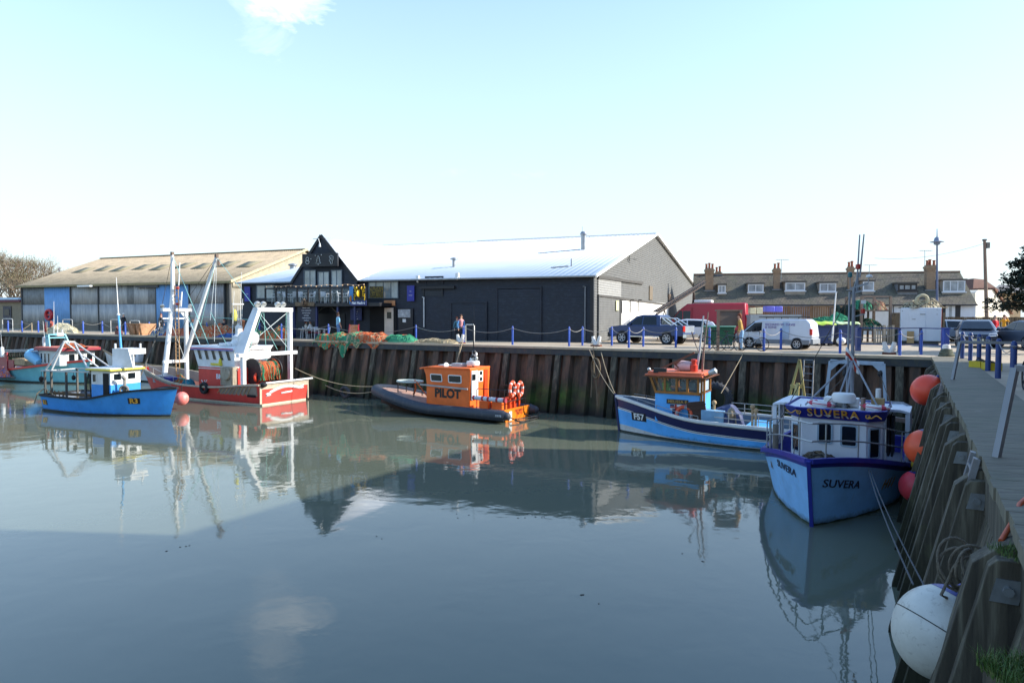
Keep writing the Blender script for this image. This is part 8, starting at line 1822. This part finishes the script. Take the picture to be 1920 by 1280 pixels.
b.build('wrapped_rope',mat('mossy_rope','#5c6152',.9,var=.3,sc=8),cp)
rb=[(1804,673.5,'grey'),(1819,678,'blue'),(1835,684,'blue'),(1852,695,'blue'),(1871,709,'blue'),(1899,722,'blue')]
big=thing('bollard','blue bollard on the right quay',  'bollard',(0,0,0),0,'blue bollards along the right quay'); B().lathe([(.072,0),(.072,1.0),(.065,1.05),(.04,1.09),(.001,1.10)],n=14).build('post',mat('bollard_navy','#1f3d78',.45,dirt='#1a2455',da=.3),big); B().torus((0,0,.97),.08,.014,(0,0,1),14,5).build('ring',CHN,big)
nms=['bollard on the right quay, farthest of the row, beside the ladder rail','blue bollard, second farthest on the right quay','blue bollard behind the left yellow crate on the right quay','blue bollard between the two yellow crates','blue bollard right of the yellow crates, in the right quay row','nearest blue bollard of the right quay row, beside the bicycle']
pv=gz(1773.5,30.4)
for i,(px,py,c) in enumerate(rb):
    p=G(px,py)
    if i==0: put(big,p); big['label']=nms[0]
    else: dup(big,p,0,nms[i])
    o=B().rope(pv+V((0,0,.98)),p+V((0,0,.98)),.22,.013,12).build('chain',CHN); tag(o,'grey chain hanging between bollards of the right quay','chain','chains along the right quay'); pv=p
for i,(px,py) in enumerate(((1838,690),(1859,694))):
    p=G(px,py); t=thing('yellow_crate',['yellow plastic crate on the right quay, left of a pair','yellow plastic crate on the right quay, right of a pair'][i],'crate',p,.3+i); b=B(); Yc=mat('crate_yellow','#c9b21f',.5,dirt='#8a7a2a',da=.3)
    b.bb((-.26,-.2,0),(.26,.2,.04)); b.bb((-.26,-.2,.04),(-.23,.2,.24)); b.bb((.23,-.2,.04),(.26,.2,.24)); b.bb((-.23,-.2,.04),(.23,-.17,.24)); b.bb((-.23,.17,.04),(.23,.2,.24)); b.build('body',Yc,t); b=B(); b.path([(-.2,0,.24),(0,.1,.34),(.2,0,.24)],.02,6); b.ell((.05,0,.2),(.14,.1,.1)); b.build('contents',mat('dark_gear'),t)
# ladders on the right quay
LT=mat('ladder_tube','#86888a',.5,.4,dirt='#6d5848',da=.4)
def rladder(label,base,topw,acr):
    A=G(*base); T=P(topw[0],topw[1],A.y+.15); t=thing('quay_ladder',label,'ladder',A)
    out=-NR
    b=B(); b.bar(A+V((0,0,-.05)),T,.07,.07); b.bar(T,T+out*acr,.08,.07); b.bar(T+out*acr,T+out*acr-V((0,0,T.z-QZ)),.07,.07); b.build('hand_rail',LT,t,w=True)
    b=B(); bot=A+NR*.95-V((0,0,3.6)); b.bar(A+NR*.18+V((0,0,.0)),bot,.14,.07); b.bar(A+NR*.18+DR*-.45,bot+DR*-.45,.14,.07)
    for k in range(12): q=(A+NR*.2).lerp(bot,k/12+.04); b.tube(q,q+DR*-.45,.02,n=6)
    b.build('stringers',LT,t,w=True); return t
rladder('grey tube ladder rail leaning over the right quay beside the far bollards',(1785,714),(1800,641),1.5)
rladder('nearest grey tube ladder rail on the right quay',(1866,862),(1903,690),1.6)
# ladder on far wall
q=G(1520,664); a=thing('quay_ladder','steel ladder on the far quay wall left of the blue and white gantry','ladder',q); b=B(); P0=G(1509,665)+NF*.25;P1=G(1527,666)+NF*.25; P0.z=P1.z=QZ-.2
for p_ in(P0,P1): b.tube(p_,p_+NF*.75+V((0,0,-3.2)),.03,n=6)
for k in range(11): o_=NF*.75*(k/11)+V((0,0,-3.2*k/11)); b.tube(P0+o_,P1+o_,.018,n=5)
b.build('rungs',LT,a,w=True)
# tyre on the far wall and smaller tyre
t=thing('tyre','huge old tractor tyre hanging on the quay wall behind the light blue boat','tyre',P(1341,747,31.4)); t.rotation_euler=(0,0,0); b=B(); b.torus((0,0,0),.62,.17,(.47,.87,.2),32,10)
for k in range(26):
    ax,ay=B().frame(V((.47,.87,.2)).normalized()); a_=2*pi*k/26; c=(ax*cos(a_)+ay*sin(a_)); b.bar(c*.70-V((.08,.14,.03)),c*.78+V((.08,.14,.03)),.07,.05)
b.build('tread',mat('old_tyre','#3a3c40',.8,var=.2,sc=5,dirt='#5d5f60',da=.4),t)
t=B().torus((0,0,0),.3,.1,(.47,.87,.2),20,8).build('tyre',mat('old_tyre')); t.location=P(647,735,42.2); tag(t,'small tyre low on the quay wall between the trawler and the pilot boat','tyre')
# near fender, rope coil, orange pipe, grass
c=P(1766,1184,6.15); ax=V((.55,.1,.83)).normalized(); r=.405
m,n,p=newmat('scuffed_white_vinyl'); v=n.coord('Object'); f=n.noise(v,3,7,.65); g=n.noise(v,11,6,.75,.5)
cc=n.ramp(f,[(.3,'#c2bfb2'),(.7,'#d8d5c9')]); cc=n.mix(cc,'#6f6552',n.ramp(g,[(.56,0.0),(.72,.55)])); n.lk(cc,p.inputs['Base Color']); p.inputs['Roughness'].default_value=.45
wf=thing('mooring_buoy','big scuffed white buoy with blue cap at the bottom right','buoy',c)
b=B(); b.lathe([(max(.001,sin(pi*i/26)*r*(1-.10*ss(.6,1,i/26))),-cos(pi*i/26)*r*1.07) for i in range(27)],(0,0,0),ax,40); b.build('float',m,wf)
b=B(); b.lathe([(sin(pi*i/26)*r*(1-.10*ss(.6,1,i/26))+.004,-cos(pi*i/26)*r*1.07) for i in range(20,25)]+[(.07,r*1.15),(.06,r*1.3),(.001,r*1.32)],(0,0,0),ax,40); b.build('blue_cap',mat('cap_blue','#1c2c86',.4),wf)
b=B(); b.torus((0,0,0),r*1.0,.005,ax,60,5); b.build('seam',mat('seam_dark','#3d3c38',.7),wf)
cr=thing('rope_coil','weathered grey rope coiled on top of the near fender posts','rope',P(1800,1055,5.9)); GRP=mat('weathered_rope','#6b6355',.95,var=.25,sc=30,bump=.6,bsc=90)
b=B(); ce=P(1806,1052,5.95)
for k in range(7):
    b.path([ce+V((cos(t*pi/9)*(.09+.012*k)+.04*sin(k*2),-.05+.06*sin(t*pi/9+k)+.03*k-.08,sin(t*pi/9)*(.13+.012*k)+.04*cos(k*3)-.05)) for t in range(18)],.013,7,closed=True)
b.path([ce+V((-.1,0,-.1)),ce+V((-.22,-.05,-.28)),P(1775,1120,6.0)],.013,7); b.path([ce+V((.0,0,-.1)),ce+V((.02,.0,-.25)),ce+V((.08,.1,-.35))],.013,7); b.build('coil',GRP,cr,w=True)
b=B(); b.path([P(1877,1014,5.6),P(1900,975,5.8),P(1912,945,6.0),P(1935,925,6.2)],.022,10); tag(b.build('orange_hose',mat('hose_orange','#b5502a',.5,var=.15,sc=8,dirt='#5a3a2c',da=.3)),'orange pipe bending over the quay edge at the right','pipe')
m,n,p=newmat('grass_blades'); oi=n.new('ShaderNodeObjectInfo'); v=n.coord('World'); f=n.noise(v,30,3,.6); n.lk(n.ramp(f,[(.3,'#2b3f16'),(.5,'#456523'),(.75,'#8a8a55')]),p.inputs['Base Color']); p.inputs['Roughness'].default_value=.6; GRASS=m
def grass(label,base,n_,rad,h0,h1,seed,dens=None):
    random.seed(seed); b=B()
    for k in range(n_):
        c=base+V((ru(-rad[0],rad[0]),ru(-rad[1],rad[1]),ru(-.01,.01))); a=ru(0,6.28); h_=ru(h0,h1); l=ru(.2,.9)*h_; d=V((cos(a),sin(a),0)); s_=V((-d.y,d.x,0))*ru(.0015,.003)
        p0=c;p1=c+d*l*.3+V((0,0,h_*.6));p2=c+d*l+V((0,0,h_)); b.add([p0-s_,p0+s_,p1+s_*.8,p1-s_*.8,p2],[(0,1,2,3),(3,2,4)])
    o=b.build('grass',GRASS,flat=True); tag(o,label,'grass',None,'stuff')
gc=P(1900,1262,3.3); grass('green grass tuft on the near bank at the bottom right corner',V((gc.x+.09,gc.y,gc.z-.06)),1300,(.15,.2),.04,.12,3)
grass('mossy grass growing on the capping behind the near post',P(1905,1036,5.2)+V((.12,0,-.03)),900,(.22,.2),.02,.07,4)
# earth block carrying the grass corner
b=B(); q=V((gc.x+.05,gc.y,gc.z-.06)); b.bb((q.x-.06,q.y-.6,-.5),(q.x+.8,q.y+.2,q.z)); o=b.build('bank_corner',TIMBER); struct(o)
# near planking behind the posts
b=B(); q=P(1905,1040,5.2); 
# ------------------------------------------------------------ trees
BARK=mat('bark','#5a4a3c',.9,var=.3,sc=8); m,n,p=newmat('conifer_needles'); f=n.noise(n.coord('World'),3,4,.7); n.lk(n.ramp(f,[(.3,'#0f1a14'),(.6,'#1c2e20'),(.85,'#2f4a30')]),p.inputs['Base Color']); p.inputs['Roughness'].default_value=.8; NEED=m
random.seed(12)
cp_=V((25.0,31,QZ)); tr_=thing('conifer','dark conifer with drooping branches at the right edge','tree',cp_)
b=B(); b.path([(0,0,0),(.1,0,2),(0,.1,4),(.05,0,6.2)],[.3,.22,.14,.05],10); b.build('trunk',BARK,tr_)
b=B(); br=B()
for k in range(180):
    z=ru(1.8,6.5); a=ru(0,2*pi); R_l=(3.1*(1-(z/7.0)**1.2)+.35)*ru(.75,1.08); d=V((cos(a),sin(a),0)); st=V((0,0,z)); pts=[st+d*R_l*t+V((0,0,.35*t*R_l*.6-.15*t*t*R_l)) for t in(0,.35,.7,1)]
    br.path(pts,[.05,.035,.02,.01],5)
    for j in range(int(26+R_l*26)):
        t=ru(.15,1.03); c=st+d*R_l*t+V((0,0,.35*t*R_l*.6-.15*t*t*R_l))+V((ru(-.22,.22),ru(-.22,.22),ru(-.12,.16)))
        for q in range(4):
            u=V((ru(-1,1),ru(-1,1),ru(-.5,.9))).normalized()*ru(.10,.2); w_=u.cross(V((ru(-1,1),ru(-1,1),ru(-1,1)))).normalized()*ru(.025,.045); b.add([c,c+u*.5+w_,c+u,c+u*.5-w_],[(0,1,2,3)])
b.build('crown',NEED,tr_,flat=True); br.build('branches',BARK,tr_)
TWIG=mat('bare_twigs','#7d6c58',.9,var=.3,sc=3); 
def bare(label,loc,R,H,seed,leafc):
    random.seed(seed); t=thing('bare_tree',label,'tree',loc,0,'bare trees left of the shed'); b=B(); lv=B()
    def grow(p,d,l,r,dep):
        q=p+d*l; b.path([p,p.lerp(q,.5)+V((ru(-.05,.05),ru(-.05,.05),0))*l,q],[r,r*.85,r*.65],5 if dep<3 else 3)
        if dep>=5:
            for k in range(3):
                u=V((ru(-1,1),ru(-1,1),ru(-.4,1))).normalized()*ru(.08,.2); w_=u.cross(V((0,0,1)))*.3; lv.add([q,q+u*.5+w_,q+u,q+u*.5-w_],[(0,1,2,3)])
            return
        for k in range(3 if dep<4 else 4):
            nd=(d+V((ru(-.8,.8),ru(-.8,.8),ru(-.2,.55)))).normalized(); grow(q,nd,l*ru(.68,.85),r*.62,dep+1)
    for k in range(5): a=k*1.26+ru(-.3,.3); grow(V((cos(a)*.15,sin(a)*.15,0)),V((cos(a)*.45,sin(a)*.45,1)).normalized(),H*.26,.16,0)
    b.build('trunk',TWIG,t); lv.build('twig_tips',mat('twig_tips','#8a8560',.9,var=.3,sc=4),t,flat=True)
bare('bare brown bushy tree behind the office, nearer the shed',gz(46,96),4,12,3,0)
bare('bare brown bushy tree behind the office at the left edge',gz(-2,94),4,11,4,0)
bare('small bare bush low behind the office roof',gz(22,92),3,8.5,6,0)
lp2=thing('sign_post','thin blue post with a small cross arm behind the shed','post',gz(113,100)); b=B(); b.tube((0,0,0),(0,0,8.6),.06); b.tube((0,0,8.0),(1.2,0,8.0),.04); b.tube((1.1,0,8.0),(1.1,0,7.7),.04); b.build('pole',mat('post_blue_grey'),lp2)
